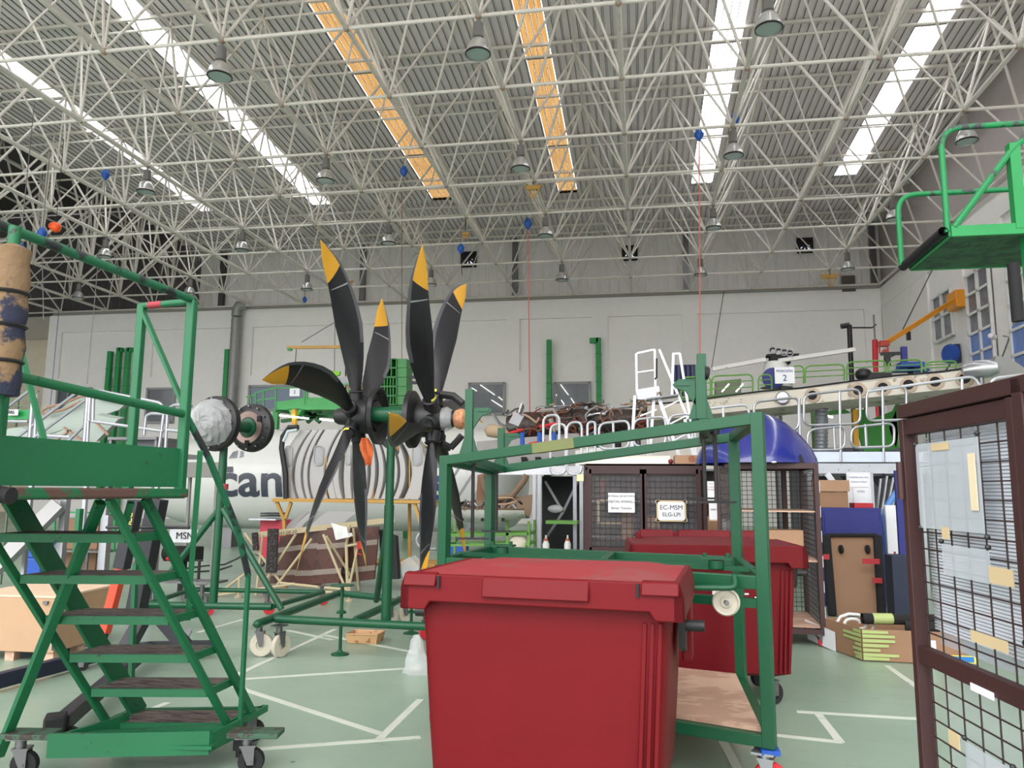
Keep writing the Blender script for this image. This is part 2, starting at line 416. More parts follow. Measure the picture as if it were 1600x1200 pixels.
# lattice along the left edge, where the hall turns dark
for k, x in enumerate((X0-8*S, X0-9*S)):
    for r in range(0, 8):
        a = V((x, Y0+r*S, ZB)); c = V((x, Y0+(r+1)*S, ZB)); t = V((x-.8, Y0+(r+.5)*S, 17.2)); 
        for p_, q_ in ((a, t), (c, t), (a, V((x, a.y, 17))), (a, V((x+1.5, a.y+1.5, 14.6))), (V((x-.8, a.y, 16.4)), V((x-.8, c.y, 16.4)))):
            rest.cyl(p_, q_, .05, n=6)
o = struct(rest.build('web_braces', M_tubew, ceil)); o['kind'] = 'stuff'
nodes = [(bn(i, r), .1) for r in RB for i in IB]+[(tn(i, r), .08) for r in RT for i in IT]
nodes.sort(key=lambda q: (0 if -14 < q[0].x < 12 and q[0].y > 14.5 else 1, q[0].y))
rest = B()
for k, (p, rr) in enumerate(nodes):
    if k < 90: b = B(); b.ball(p, rr*.85, 8); struct(b.build('node_ball', M_node, ceil))
    else: rest.ball(p, rr*.85, 6)
o = struct(rest.build('node_balls', M_node, ceil)); o['kind'] = 'stuff'
# posts and purlins
rest = B(); k = 0
for r in RT[2:]:
    y = Y0+(r+.5)*S
    for i in range(-9, 4):
        p = tn(i, r)
        bb = B() if k < 90 else rest
        bb.cyl(p, V((p.x, y, zroof(y)-.08)), .03, n=6)
        if k < 90: struct(bb.build('purlin_post', M_tubew, ceil))
        k += 1
if rest.v: o = struct(rest.build('purlin_posts', M_tubew, ceil)); o['kind'] = 'stuff'
for r in RT[1:]:
    y = Y0+(r+.5)*S
    b = B(); b.box(((XD+XR)/2, y, zroof(y)-.09), (XR-XD, .09, .1)); struct(b.build('purlin', M_tubew, ceil, smooth=False))
# corrugated sheets with openings for the daylight strips
M_roof = mat('ribbed_roof_sheet', (226, 218, 220), .5, 0, vary=.03)
M_ribd = mat('roof_sheet_joint', (132, 128, 124), .6)
sky = [(-21.35, -20.45), (-15.45, -14.55), (-9.5, -8.6), (-3.5, -2.65), (2.45, 3.35), (8.5, 9.4)]
YS0, YS1, YE = 5.0, 34.0, YB+.1
def roof_strip(x0, x1, ya, yb, up=0):
    b = B(); n = max(1, round((x1-x0)/.25)); st = (x1-x0)/n; ps = []
    for i in range(n):
        x = x0+i*st
        ps += [(x, 0), (x+st*.70, 0), (x+st*.76, .04), (x+st*.94, .04)]
    ps.append((x1, 0))
    vs = []
    for x, dz in ps: vs += [V((x, ya, zroof(ya)+dz+up)), V((x, yb, zroof(yb)+dz+up))]
    for i in range(len(ps)-1):
        b.add([vs[2*i], vs[2*i+2], vs[2*i+3], vs[2*i+1]], [(0, 1, 2, 3)], 1 if i % 4 in (1, 3) else 0)
    return b
xe = [XD]+[x for p in sky for x in p]+[XR+.3]
for i in range(0, len(xe), 2):
    struct(roof_strip(xe[i], xe[i+1], -7, YS1).build('roof_sheet', [M_roof, M_ribd], ceil, smooth=False))
struct(roof_strip(XD, XR+.3, YS1-.3, YE, .06).build('roof_sheet', [M_roof, M_ribd], ceil, smooth=False))
b = B(); b.box(((XA+XD)/2, 18, 18.1), (XD-XA, 44, .1)); struct(b.build('roof_sheet', M_cladd, ceil, smooth=False))
b = B(); b.box((XD-.05, 18, 16.9), (.1, 44, 2.6)); struct(b.build('roof_upstand', M_cladd, ceil, smooth=False))
M_skyw = sheet_mat('white_daylight_sheet', (255, 255, 255), ((225, 235, 240), (255, 255, 255)))
M_skyo = sheet_mat('amber_daylight_sheet', (122, 92, 48), ((72, 48, 26), (100, 80, 50)))
for n, (x0, x1) in enumerate(sky):
    t = thing('window_%d' % (n+9), None, None, (x0, 20, zroof(20)), kind='structure')
    b = B(); nseg = 4
    for k in range(nseg):
        xa = x0+(x1-x0)*k/nseg; xc = x0+(x1-x0)*(k+1)/nseg-.03
        b.add([V((xa, -7, zroof(-7)+.06)), V((xc, -7, zroof(-7)+.06)), V((xc, YS1-.05, zroof(YS1)+.05)), V((xa, YS1-.05, zroof(YS1)+.05))], [(0, 1, 2, 3)])
    struct(b.build('daylight_sheet', M_skyo if n in (2, 3) else M_skyw, t, smooth=False))
    f = B()
    for k in range(1, nseg): 
        xa = x0+(x1-x0)*k/nseg-.015
        f.add([V((xa-.014, -7, zroof(-7)+.05)), V((xa+.014, -7, zroof(-7)+.05)), V((xa+.014, YS1, zroof(YS1)+.05)), V((xa-.014, YS1, zroof(YS1)+.05))], [(0, 1, 2, 3)])
    for yy in range(6, 34, 6): f.box(((x0+x1)/2, yy-.6, zroof(yy)+.05), (x1-x0, .1, .03))
    struct(f.build('sheet_joint', M_ribd, t, smooth=False))
b = B(); b.box((-48, 44, 12.0), (30, 8, .15)); struct(b.build('ceiling_annex', M_roof, smooth=False))
# ------------------------------------------------------------------ daylight
wd = bpy.data.worlds.new('world'); bpy.context.scene.world = wd; wd.use_nodes = True
_n = wd.node_tree.nodes; _l = wd.node_tree.links; _bg = _n['Background']
_tc = _n.new('ShaderNodeTexCoord'); _sp = _n.new('ShaderNodeSeparateXYZ'); _mr = _n.new('ShaderNodeMapRange')
_l.new(_tc.outputs['Generated'], _sp.inputs[0]); _l.new(_sp.outputs['Z'], _mr.inputs[0])
_mr.inputs[1].default_value = -.02; _mr.inputs[2].default_value = .7; _mr.inputs[3].default_value = 1.9; _mr.inputs[4].default_value = 7.5
_l.new(_mr.outputs[0], _bg.inputs['Strength'])     # overcast sky, brighter overhead; the sunlit apron below the horizon
_bg.inputs['Color'].default_value = (1, .98, .985, 1)
vs_ = bpy.context.scene.view_settings
vs_.view_transform = 'Standard'; vs_.look = 'None'; vs_.gamma = 1; vs_.use_curve_mapping = False; vs_.exposure = .08
# ================================================================== casters and small shared parts
def caster(parent, p, r=.08, w=.035, ang=0, wheel=None, hub=None, plate=.12, top=None, forkm=None):
    """swivel caster: p is where the wheel touches the floor; the fork carries the wheel"""
    p = V(p); h = top if top else r*2+.05
    c, s_ = math.cos(ang), math.sin(ang); ax = V((-s_, c, 0)); fw = V((c, s_, 0))
    cen = p+UP*r
    b = B(); b.box(p+UP*h-fw*.03, (plate, plate, .012), ang)
    b.cyl(p+UP*(h-.005)-fw*.03, p+UP*(r*2+.012)-fw*.03, .03, n=10)
    b.box(p+UP*(r*2+.012)-fw*.02, (.09, w+.03, .012), ang)
    for q in (-1, 1):
        o_ = ax*q*(w/2+.008)
        b.prism([p+UP*(r*2+.01)-fw*.06+o_, p+UP*(r*2+.01)+fw*.02+o_, cen+fw*.018+o_-UP*.015, cen-fw*.018+o_-UP*.015], ax*.005*q)
    b.cyl(cen-ax*(w/2+.018), cen+ax*(w/2+.018), .01, n=8)
    k = b.build('caster', forkm or M_steel, parent)
    t = B(); prof = [(r*.45, -w/2), (r*.93, -w/2), (r, -w*.3), (r, w*.3), (r*.93, w/2), (r*.45, w/2), (r*.42, w*.25), (r*.15, w*.25), (r*.15, w/2), (.011, w/2), (.011, -w/2), (r*.15, -w/2), (r*.15, -w*.25), (r*.42, -w*.25), (r*.45, -w/2)]
    t.lathe(prof, cen, ax, 20); t.build('wheel', wheel or M_rub, k)
    return k
M_redw = mat('red_wheel', (200, 40, 50), .5)

# ================================================================== wheeled red bins
def make_bin(label, loc, rz, ridge=False):
    """four-wheeled waste container, its front along local x at y = 0, depth along +y"""
    t = thing('wheeled_waste_bin', label, 'waste bin', (0, 0, 0), 'red wheeled waste bins')
    W, D = 1.26, .90; z0, z1 = .22, 1.14
    def ring(z, k, inset=0):
        w = W/2*k-inset; d = D*k; yo = (D-d)/2
        return rounded([(-w, yo+inset, z), (w, yo+inset, z), (w, yo+d-inset, z), (-w, yo+d-inset, z)], .09, True, 4)
    b = B(); rows = [ring(z0, .88, .06), ring(z0+.03, .90), ring(.5, .93), ring(.95, .975), ring(1.02, .985), ring(z1, .99)]
    b.grid(rows, closed=True); n = len(rows[0]); b.f.append(tuple(range(n))[::-1]); b.m.append(0)
    # corner flutes and the rim
    for sx in (1,):
        for k in range(3):
            b.bar((sx*(W/2*.97-.035-k*.035), .012-k*.004, 1.05), (sx*(W/2*.93-.05-k*.035), .028-k*.004, .26), .016, .02)
    for x in (-.48, -.28, .28, .48): b.prism([(x-.008, .0, 1.13), (x-.008, .025, 1.02), (x-.008, .03, 1.13)], (.016, 0, 0))
    b.box((0, D/2, 1.14), (W+.01, D+.01, .05)); b.build('bin_body', M_red, t, bevel=.004)
    # lid: domed panel with a deep front rim
    l = B()
    L_, Dp = W/2+.06, D+.07
    rows = []
    for j in range(9):
        v = j/8; y = -.05+Dp*v
        row = []
        for i in range(13):
            u = i/12; x = -L_+.03+(2*L_-.06)*u
            z = 1.235+.016*math.sin(PI*v)**.6*min(1, 6*min(u, 1-u)) + (.012 if v > .3 and abs(u-.5) < .34 else 0)
            row.append(V((x, y, z)))
        rows.append(row)
    l.grid(rows)
    under = [[p-UP*.03 for p in r] for r in rows]; l.grid(under)
    l.build('lid_panel', M_redlid, t)
    r = B(); y0 = -.075
    r.prism([(-L_, y0, 1.07), (-L_, y0, 1.175), (-L_+.02, y0, 1.24), (L_-.02, y0, 1.24), (L_, y0, 1.175), (L_, y0, 1.07), (L_-.13, y0, 1.07), (L_-.155, y0, 1.11), (-L_+.155, y0, 1.11), (-L_+.13, y0, 1.07)], (0, .045, 0))
    for sx in (-1, 1):
        r.prism([(sx*L_, y0, 1.07), (sx*L_, y0, 1.175), (sx*(L_-.02), y0, 1.24), (sx*(L_-.05), y0, 1.24), (sx*(L_-.05), y0, 1.07)], (0, Dp*.98, 0))
    r.box((0, Dp-.08, 1.17), (2*L_-.04, .05, .13)); r.build('lid_rim', M_red, t, bevel=.006)
    h = B() if not ridge else None
    if h: h.prism([(-.26, y0-.025, 1.145), (-.26, y0-.005, 1.238), (-.26, y0+.03, 1.242), (-.26, y0+.03, 1.145)], (.52, 0, 0)); h.build('lid_handle', M_red, t, bevel=.006)
    if ridge:
        for x_, w_ in ((-.40, .30), (.02, .46), (.42, .26)):
            g = B(); g.prism([(x_-w_/2, Dp-.16, 1.24), (x_-w_/2, Dp-.14, 1.31), (x_-w_/2, Dp-.03, 1.31), (x_-w_/2, Dp-.02, 1.24)], (w_, 0, 0)); g.build('hinge_ridge', M_red, t, bevel=.008)
        g = B(); g.box((0, Dp-.09, 1.26), (1.18, .1, .06)); g.build('hinge_ridge', M_red, t, bevel=.008)
    for sx in (-1, 1):
        g = B(); x = sx*(L_-.105)
        if not ridge: g.prism([(x-.085, y0-.022, 1.185), (x-.085, y0-.002, 1.243), (x-.085, y0+.04, 1.25), (x-.085, y0+.04, 1.185)], (.17, 0, 0)); g.build('lid_block', M_red, t, bevel=.006)
        g = B()
        if not ridge: g.box((x-sx*.1, y0-.004, 1.205), (.012, .02, .06)); g.build('lid_slot', M_dark, t, smooth=False)
        # side trunnion and wing
        w = B(); x = sx*(W/2+.012)
        w.prism([(x, .20, 1.1), (x, .42, 1.1), (x, .38, .86), (x, .24, .90)], (sx*.03, 0, 0)); w.cyl((x+sx*.02, .31, 1.0), (x+sx*.12, .31, 1.0), .028, n=14); w.build('lifting_trunnion', M_black, t)
        w = B(); w.prism([(x, .44, 1.1), (x, .62, 1.1), (x, .60, .8), (x, .46, .8)], (sx*.05, 0, 0)); w.build('side_rib', M_red, t, bevel=.006)
        for y in (.16, D-.16): caster(t, (sx*.44, y, 0), .085, .045, .6*sx, M_rub, top=.235)
    t['label'] = label; t.location = loc; t.rotation_euler.z = rz
    return t
p1 = atz(1046, 1000, 1.05)
bin1 = make_bin('dusty red wheeled bin nearest the camera, closed lid with three raised blocks', (-.492, 3.78, 0), math.radians(-6.5))
bin2 = make_bin('red wheeled bin behind the green wheeled frame, near the brown cages', (.585, 6.42, 0), math.radians(3), True)
for ch in bin2.children:
    if ch.name.startswith('lid_panel'): ch.data = ch.data.copy(); ch.data.materials[0] = M_red
for c_, d_ in (((.18, .012, .86), (.13, .004, .012)), ((.34, .014, .83), (.1, .004, .02)), ((-.02, .012, .88), (.03, .004, .06))):
    INV[bin2.name] = Matrix.Identity(4)
    q = B(); q.box(c_, d_); q.build('sticker_remains', M_paper, bin2, smooth=False)

# ================================================================== green wheeled frame (engine stand)
NR, FR, FL, NL = V((.68, 4.64, 0)), V((.70, 6.0, 0)), V((-1.28, 6.57, 0)), V((-1.385, 5.42, 0))
TZ = {0: 2.115, 1: 2.10, 2: 1.86, 3: 1.90}
cor = [NR, FR, FL, NL]
def zz(p, z): return V((p.x, p.y, z))
tr = thing('wheeled_engine_frame', 'green square-tube wheeled frame with a plywood shelf behind the front red bin', 'wheeled frame', (0, 5.6, 0))
for i, p in enumerate(cor):
    b = B(); b.bar(zz(p, .26), zz(p, TZ[i]), .07, .07, up=NL-NR); b.build('post', M_green, tr, smooth=False, bevel=.004)
for i in range(4):
    a, c = cor[i], cor[(i+1) % 4]; b = B(); b.bar(zz(a, TZ[i]-.035), zz(c, TZ[(i+1) % 4]-.035), .068, .066); b.build('top_beam', M_green, tr, smooth=False, bevel=.004)
    b = B(); b.bar(zz(a, 1.145), zz(c, 1.145), .055, .075); b.build('middle_beam', M_green, tr, smooth=False, bevel=.004)
    b = B(); b.bar(zz(a, .295), zz(c, .295), .066, .066); b.build('bottom_beam', M_green, tr, smooth=False, bevel=.004)
b = B(); b.bar(zz(NL, 1.03), zz(NR, 1.03), .05, .05); b.build('middle_beam', M_green, tr, smooth=False)
mn, mf = NL.lerp(NR, .53), FL.lerp(FR, .53)
b = B(); b.bar(zz(mn, 1.145), zz(mf, 1.145), .055, .07); b.build('middle_beam', M_green, tr, smooth=False)
b = B(); b.bar(zz(NR.lerp(FR, .3), 1.18), zz(NL.lerp(FL, .3), 1.18), .03, .03); b.build('middle_beam', M_green, tr, smooth=False)
# worn patch on the near top beam
b = B(); a = zz(NL, TZ[3]-.035).lerp(zz(NR, TZ[0]-.035), .33); c = zz(NL, TZ[3]-.035).lerp(zz(NR, TZ[0]-.035), .47); b.bar(a, c, .0695, .068); b.build('bare_patch', mat('bare_olive', (104, 112, 66), .6), tr, smooth=False)
# shelf
b = B(); d_ = (NL-NR).normalized()
b.prism([zz(NR+d_*.04, .33)+V((0, .02, 0)), zz(FR+V((-.04, -.02, 0)), .33), zz(FL+V((.05, -.02, 0)), .33), zz(NL+V((.05, .02, 0)), .33)], (0, 0, .025)); b.build('plywood_shelf', M_wood, tr, smooth=False)
M_blu = mat('blue_bracket', (30, 80, 170), .5)
for i, p in enumerate(cor):
    b = B(); b.box(zz(p, .245), (.1, .1, .025)); b.build('caster_plate', M_blu, tr, smooth=False)
    caster(tr, p, .095, .045, -.35+i, M_redw, top=.235, forkm=M_alu)
# spare casters clamped on the middle beams, handle bar
def clamp(pos, wheel=True):
    b = B(); pos = V(pos); b.box(pos+UP*.045, (.2, .09, .014), -.2); b.cyl(pos+UP*.03, pos-UP*.02, .05, n=14)
    for s_ in (-1, 1): b.cyl(pos+V((s_*.07, 0, .05)), pos+V((s_*.07, 0, .075)), .014, n=8)
    o = b.build('clamp_plate', M_green, tr)
clamp(zz(NR.lerp(FR, .35)+V((-.22, .0, 0)), 1.195)); clamp(zz(NL.lerp(FL, .35)+V((.3, .05, 0)), 1.195))
b = B(); h0 = zz(NR, 1.07)+V((-.16, -.06, .05)); b.rtube([h0+V((0, .05, .06)), h0, h0+V((-.29, .03, -.01))], .017, .05, 10); b.build('pull_handle', M_green, tr)
wc = zz(NR, 1.03)+V((-.205, .03, 0)); b = B()
b.lathe([(.012, -.02), (.03, -.02), (.035, -.012), (.062, -.012), (.07, -.022), (.078, -.012), (.078, .012), (.07, .022), (.062, .012), (.035, .012), (.03, .02), (.012, .02)], wc, V((.2, 1, 0)), 24); b.build('guide_wheel', M_white2, tr)
b = B(); b.cyl(wc-V((0, .05, 0)), wc+V((0, .06, 0)), .012); b.bar(wc+V((0, .035, 0)), wc+V((0, .05, .09)), .03, .012); b.build('wheel_bracket', M_steel, tr)
# upright engine cradles on the top frame
def mast(p, z, h, ang, br):
    t_ = B(); base = zz(p, z)
    t_.bar(base, base+UP*h, .055, .055, up=V((math.cos(ang), math.sin(ang), 0)))
    d = V((math.cos(ang), math.sin(ang), 0)); n = V((-d.y, d.x, 0))*.012
    for s_ in (-1, 1): t_.prism([base+d*.02*s_-n, base+d*.075*s_-n, base+d*.02*s_+UP*.17-n], n*2)
    t_.build('cradle_post', M_green, tr, smooth=False)
    for zb2 in br:
        q = B(); o_ = base+UP*(h*zb2)
        q.prism([o_+d*.03-n+UP*.05, o_+d*.15-n+UP*.05, o_+d*.165-n+UP*.03, o_+d*.15-n+UP*.01, o_+d*.09-n-UP*.01, o_+d*.03-n-UP*.10], n*2)
        q.prism([o_+d*.06-n*1.6+UP*.042, o_+d*.145-n*1.6+UP*.042, o_+d*.145-n*1.6+UP*.022, o_+d*.06-n*1.6+UP*.022], n*3.2)
        q.build('cradle_bracket', M_green, tr, smooth=False)
lc0, lc1 = NL.lerp(NR, .09), FL.lerp(FR, .05)
mast(lc0, TZ[3]-.01, .48, 0, (.62,)); mast(lc1, TZ[2]-.01, .34, 0, (.72,))
b = B(); b.bar(zz(lc0, TZ[3]-.03), zz(lc1, TZ[2]-.03), .09, .05); b.build('top_beam', M_green, tr, smooth=False)
a = zz(lc0, TZ[3]+.30)+V((.17, 0, 0)); c = a+V((.2, .1, .07)); b = B()
pts = [a, a+V((.04, .02, -.07)), a+V((.09, .04, -.10)), a+V((.14, .07, -.08)), a+V((.18, .09, -.0)), c]
for i in range(5): b.bar(pts[i], pts[i+1], .09, .012, up=V((0, 0, 1)).cross(pts[i+1]-pts[i]).cross(pts[i+1]-pts[i]) if False else V((.3, -.2, 1)))
b.build('cradle_strap', M_steel, tr)
rc0, rc1 = NR.lerp(NL, .135), FR.lerp(FL, .10)
mast(rc0+V((.0, .28, 0)), TZ[0]-.02, .44, PI, (.52,)); mast(rc0+V((-.03, .05, 0)), TZ[0]-.02, .33, PI, (.55,))
b = B(); b.bar(zz(rc0, TZ[0]-.05), zz(rc1, TZ[1]-.05), .09, .05); b.build('top_beam', M_green, tr, smooth=False)
b = B(); e = zz(rc0, TZ[0]+.29)+V((.03, .28, 0)); b.cyl(e, e+V((-.05, -.02, .01)), .05, n=14); b.build('clamp_knob', M_black, tr)
# threaded rods with T feet hanging from the cross beams
for p, z, l in ((lc0.lerp(lc1, .12), 1.87, .56), (lc0.lerp(lc1, .85), 1.84, .52), (rc0.lerp(rc1, .25)+V((.05,0,0)), 2.05, .46), (rc0.lerp(rc1, .55)+V((-.02,0,0)), 2.05, .44)):
    b = B(); b.cyl(zz(p, z), zz(p, z-l), .013, n=8); b.cyl(zz(p, z+.01), zz(p, z-.03), .03, n=10); b.bar(zz(p, z-l)-V((.12, .02, 0)), zz(p, z-l)+V((.12, .02, 0)), .03, .014); b.build('jack_screw', M_black, tr)

# ================================================================== stair platform on the left
st = thing('rolling_stair_platform', 'green steel work platform with six brown treads at the left, padded handrail end', 'work stairs', (-2.8, 4.0, 0))
RX, LX, NY, FY, ZD = -2.58, -3.93, 2.0, 4.02, 1.64
def P_(x, y, z): return V((x, y, z))
rx0 = -2.76   # the right side runs slightly askew
def side(y): return -2.555-(FY-y)*.15
b = B(); b.prism([P_(side(FY), FY, ZD-.045), P_(side(NY), NY, ZD-.045), P_(LX-.15, NY, ZD-.045), P_(LX, FY+.1, ZD-.045)], (0, 0, .03)); b.build('deck', M_tread, st, smooth=False)
b = B(); b.bar(P_(side(FY+.02), FY+.02, ZD-.015), P_(side(NY), NY, ZD-.015), .06, .05); b.build('deck_edge', M_gscrape, st, bevel=.01)
b = B(); b.bar(P_(side(FY), FY, ZD-.02), P_(LX, FY+.1, ZD-.02), .05, .05); b.build('deck_edge', M_gstair, st)
b = B(); b.bar(P_(side(FY), FY, ZD+.125), P_(side(NY), NY, ZD+.125), .008, .215); b.build('toe_board', M_gstair, st, smooth=False)
ZR = 2.74
A1, A0 = P_(side(4.0), 4.0, 0), P_(side(NY), NY, 0)
Bp = P_(-2.95, 4.1, 0); Lp = P_(-3.93, 4.2, 0)
b = B(); b.bar(zz(A1, ZD-.02), zz(A1, ZR), .05, .05); b.build('rail_post', M_gstair, st, bevel=.008)
for p in (Bp, Lp): b = B(); b.bar(zz(p, ZD-.02), zz(p, ZR+.01), .045, .045); b.build('rail_post', M_gstair, st, bevel=.006)
b = B(); b.tube([zz(A1, ZR), P_(side(2.9), 2.9, ZR+.04), P_(side(NY), NY, ZR+.05)], .023, 10); b.build('top_rail', mat('dark_worn_green', (26, 96, 66), .5, wear=(36, 40, 44), ws=8, wa=.52), st)
b = B(); b.tube([zz(A1, 2.07), P_(side(2.9), 2.9, 2.14), P_(side(NY), NY, 2.17)], .023, 10); b.build('middle_rail', M_gstair, st)
b = B(); b.cyl(zz(A1, ZR-.01), zz(Bp, ZR+.0), .02, n=10); b.build('top_rail', M_gstair, st)
b = B(); k0, k1 = zz(Bp, ZR).lerp(zz(A1, ZR-.01), .15), zz(Bp, ZR).lerp(zz(A1, ZR-.01), .42); b.cyl(k0, k1, .0215, n=12); b.build('red_band', mat('faded_red', (150, 50, 60), .6), st)
b = B(); b.bar(zz(Bp, ZR-.02), zz(A1, 2.10), .03, .02); b.build('rail_brace', M_gstair, st)
b = B(); b.bar(zz(Lp, ZR-.02), zz(P_(-3.30, 3.9, 0), ZD+.12), .03, .02); b.build('rail_brace', M_gstair, st)
# patterned foam sleeve round the near end of the rails
M_camo = mat('patterned_foam', (124, 100, 74), .9, wear=(38, 42, 62), ws=3.2, wa=.5, bump=.3)
f0 = at(8, 345, 2.75); f1 = at(-2, 610, 2.75)
b = B(); b.lathe([(.02, 0), (.072, .0), (.08, .06), (.072, .14), (.082, .2), (.07, .29), (.08, .34), (.07, .43), (.078, .48), (.066, .56), (.072, .62), (.03, .64)], f1-UP*.02, UP, 20); b.build('foam_sleeve', M_camo, st)
for z in (.14, .29, .43): b = B(); b.lathe([(.076, z-.008), (.084, z), (.076, z+.008)], f1-UP*.02, UP, 20); b.build('sleeve_strap', M_black, st)
b = B(); b.cyl(f1-UP*1.0, f1+UP*.7, .025, n=10); b.build('rail_post', M_gstair, st)
b = B(); b.cyl(at(5, 760, 2.8)-V((.3, 0, 0)), at(18, 775, 2.8), .035, n=12); b.build('edge_bumper', M_rub, st)
# treads and stringers
zs = [1.41, 1.18, .94, .70, .47, .23]
def stepy(z): return 3.60+(1.41-z)*.74
def sxx(z): return -.14*(z-.23)/1.18
for z in zs:
    y = stepy(z); d_ = V((sxx(z), 0, 0)); b = B(); b.bar(P_(-3.2, y, z-.022)+d_, P_(-2.53, y+.12, z-.022)+d_, .02, .045); b.bar(P_(-3.2, y+.28, z-.022)+d_, P_(-2.53, y+.40, z-.022)+d_, .02, .045)
    for x, dy in ((-3.2, 0), (-2.53, .12)): b.bar(P_(x, y+dy, z-.022)+d_, P_(x, y+dy+.28, z-.022)+d_, .02, .045)
    k = b.build('tread', M_gstair, st, smooth=False)
    b = B(); b.prism([P_(-3.19, y+.012, z-.008)+d_, P_(-2.54, y+.132, z-.008)+d_, P_(-2.54, y+.39, z-.008)+d_, P_(-3.19, y+.27, z-.008)+d_], (0, 0, .01)); b.build('tread_board', M_tread, k, smooth=False)
for x, dy in ((-3.225, 0), (-2.505, .12)):
    for off, n_ in ((-.02, .045), (.27, .13 if x < -3 else .06)):
        b = B(); b.bar(P_(x+sxx(1.60), stepy(1.60)+dy+off, 1.60), P_(x+sxx(.2), stepy(.20)+dy+off, .20), .03, n_, up=V((0, 1, 0))); b.build('stringer', M_gstair, st, smooth=False, bevel=.004)
# bracing under the deck
for p, q, w_ in ((at(157, 785, 3.7), atz(-2, 1180, .1), .05), (at(205, 785, 3.72), at(188, 840, 3.8), .03),
                 (at(313, 705, 4.02), at(293, 968, 4.3), .03), (at(212, 880, 4.9), at(203, 1112, 4.9), .035), (at(125, 795, 4.9), at(112, 950, 4.9), .04),
                 (at(388, 898, 4.62), at(375, 1135, 4.62), .028)):
    b = B(); b.bar(p, q, w_, w_*.8); b.build('brace', M_gstair, st, smooth=False)
b = B(); b.tube([at(291, 650, 4.03), at(326, 715, 4.2), at(372, 830, 4.5), at(388, 900, 4.62)], .02, 8); b.build('stair_handrail', mat('dark_worn_green', (26, 96, 66)), st)
# wheeled base
bl, br_ = atz(75, 1165, .2), atz(328, 1160, .2)
b = B(); b.bar(bl, br_, .025, .13); b.bar(bl+V((.08, .18, .0)), br_+V((-.03, .22, 0)), .03, .06); b.bar(bl+V((.02, .0, 0)), bl+V((.2, .42, .02)), .02, .1); b.bar(br_, br_+V((.03, .36, .0)), .02, .1)
b.box((bl+br_)/2+V((0, .12, -.02)), (.9, .22, .02), .15); b.build('base_frame', M_gstair, st, smooth=False)
for p, a in ((atz(75, 1165, .2)+V((-.16, .05, .04)), .15), (br_+V((.22, .12, .03)), .15)):
    b = B(); b.box(p, (.3, .14, .03), a); b.build('caster_arm', mat('grimy_green', (60, 92, 72), .7, wear=(60, 50, 46), ws=8, wa=.5), st, bevel=.006)
    caster(st, V((p.x-.02, p.y, 0)), .075, .05, .3, M_rub, top=p.z-.015)
b = B(); j = at(375, 1150, 4.66); b.box(j, (.06, .05, .16)); b.cyl(j+UP*.1, j-UP*.12, .02, n=10); b.tube([j+UP*.02, j+V((.09, 0, .03)), j+V((.1, 0, -.02))], .008, 6); b.build('brake_jack', M_black, st)
for x, y in ((-3.3, 4.75), (-2.55, 5.0)): caster(st, (x, y, 0), .07, .04, .4, M_rub, top=.18)
b = B(); b.bar(P_(-3.3, 4.2, .2), P_(-3.3, 4.8, .2), .04, .04); b.bar(P_(-2.5, 4.4, .2), P_(-2.5, 5.05, .2), .04, .04); b.bar(P_(-3.3, 4.8, .2), P_(-2.5, 5.0, .2), .04, .04); b.build('base_frame', M_gstair, st, smooth=False)

# ================================================================== raised platform at upper right
up_ = thing('raised_work_platform', 'green steel platform high at the right edge, rails and black foam-covered edge', 'work platform', (3.4, 7.6, 0))
a, c = at(1412, 416, 8.5), at(1473, 366, 7.4)
c.z = a.z; R_ = V((2.6, 0, 0))
b = B(); b.cyl(a+V((0, .02, 0)), c-V((0, .02, 0)), .045, n=16, cap=False); b.cyl(a, c, .036, n=16, cap=False); b.build('edge_sleeve', M_rub, up_)
fr, far_ = c+V((.07, 0, -.0)), a+V((.07, 0, 0))
b = B(); b.bar(fr, fr+R_, .04, .10); b.bar(far_, far_+R_, .04, .1); b.bar(fr, far_, .04, .08); b.build('deck_frame', M_gpipe, up_, smooth=False)
nx_ = 30; b = B()
b.box(((fr.x*2+R_.x)/2, (fr.y+far_.y)/2, fr.z-.035), (2.55, 1.06, .02)); b.build('deck_plate', mat('deck_underside_green', (52, 100, 66), .7, wear=(40, 76, 54), ws=5, wa=.5, bump=.8, bs=30), up_, smooth=False)
def rail(p, h):
    b = B(); b.rtube([p, p+UP*h, p+UP*h+V((2.4, 0, 0))], .028, .2, 10, seg=6); return b.build('guard_rail', mat('rail_green_worn', (22, 132, 74), .5, wear=(60, 62, 66), ws=3, wa=.55), up_)
rail(fr+V((-.02, .02, 0)), 1.02); rail(far_+V((-.1, -.03, 0)), .78)
pq = at(1588, 300, 7.42)
b = B(); b.bar((pq.x, 7.42, fr.z), (pq.x, 7.42, fr.z+.82), .09, .09); b.build('rail_post', M_gpipe, up_, smooth=False)
b = B(); b.tube([fr+V((.03, 0, .04)), V((pq.x-.03, 7.4, fr.z+.74)), V((pq.x+.5, 7.4, fr.z+1.25))], .03, 8); b.build('rail_brace', MATS['rail_green_worn'], up_)
b = B(); b.bar((pq.x+.12, 7.5, 0), (pq.x+.12, 7.5, fr.z), .12, .12); b.build('leg', M_gpipe, up_, smooth=False)
q0, q1 = at(1583, 412, 7.3), at(1590, 502, 7.3)
b = B(); b.cyl(q0, V((q0.x, q0.y, q1.z)), .05, n=14); b.build('leg_sleeve', M_rub, up_)
b = B(); b.bar((pq.x+2.0, 7.5, 0), (pq.x+2.0, 7.5, fr.z), .12, .12); b.bar((pq.x+2.0, 8.45, 0), (pq.x+2.0, 8.45, fr.z), .12, .12); b.build('leg', M_gpipe, up_, smooth=False)
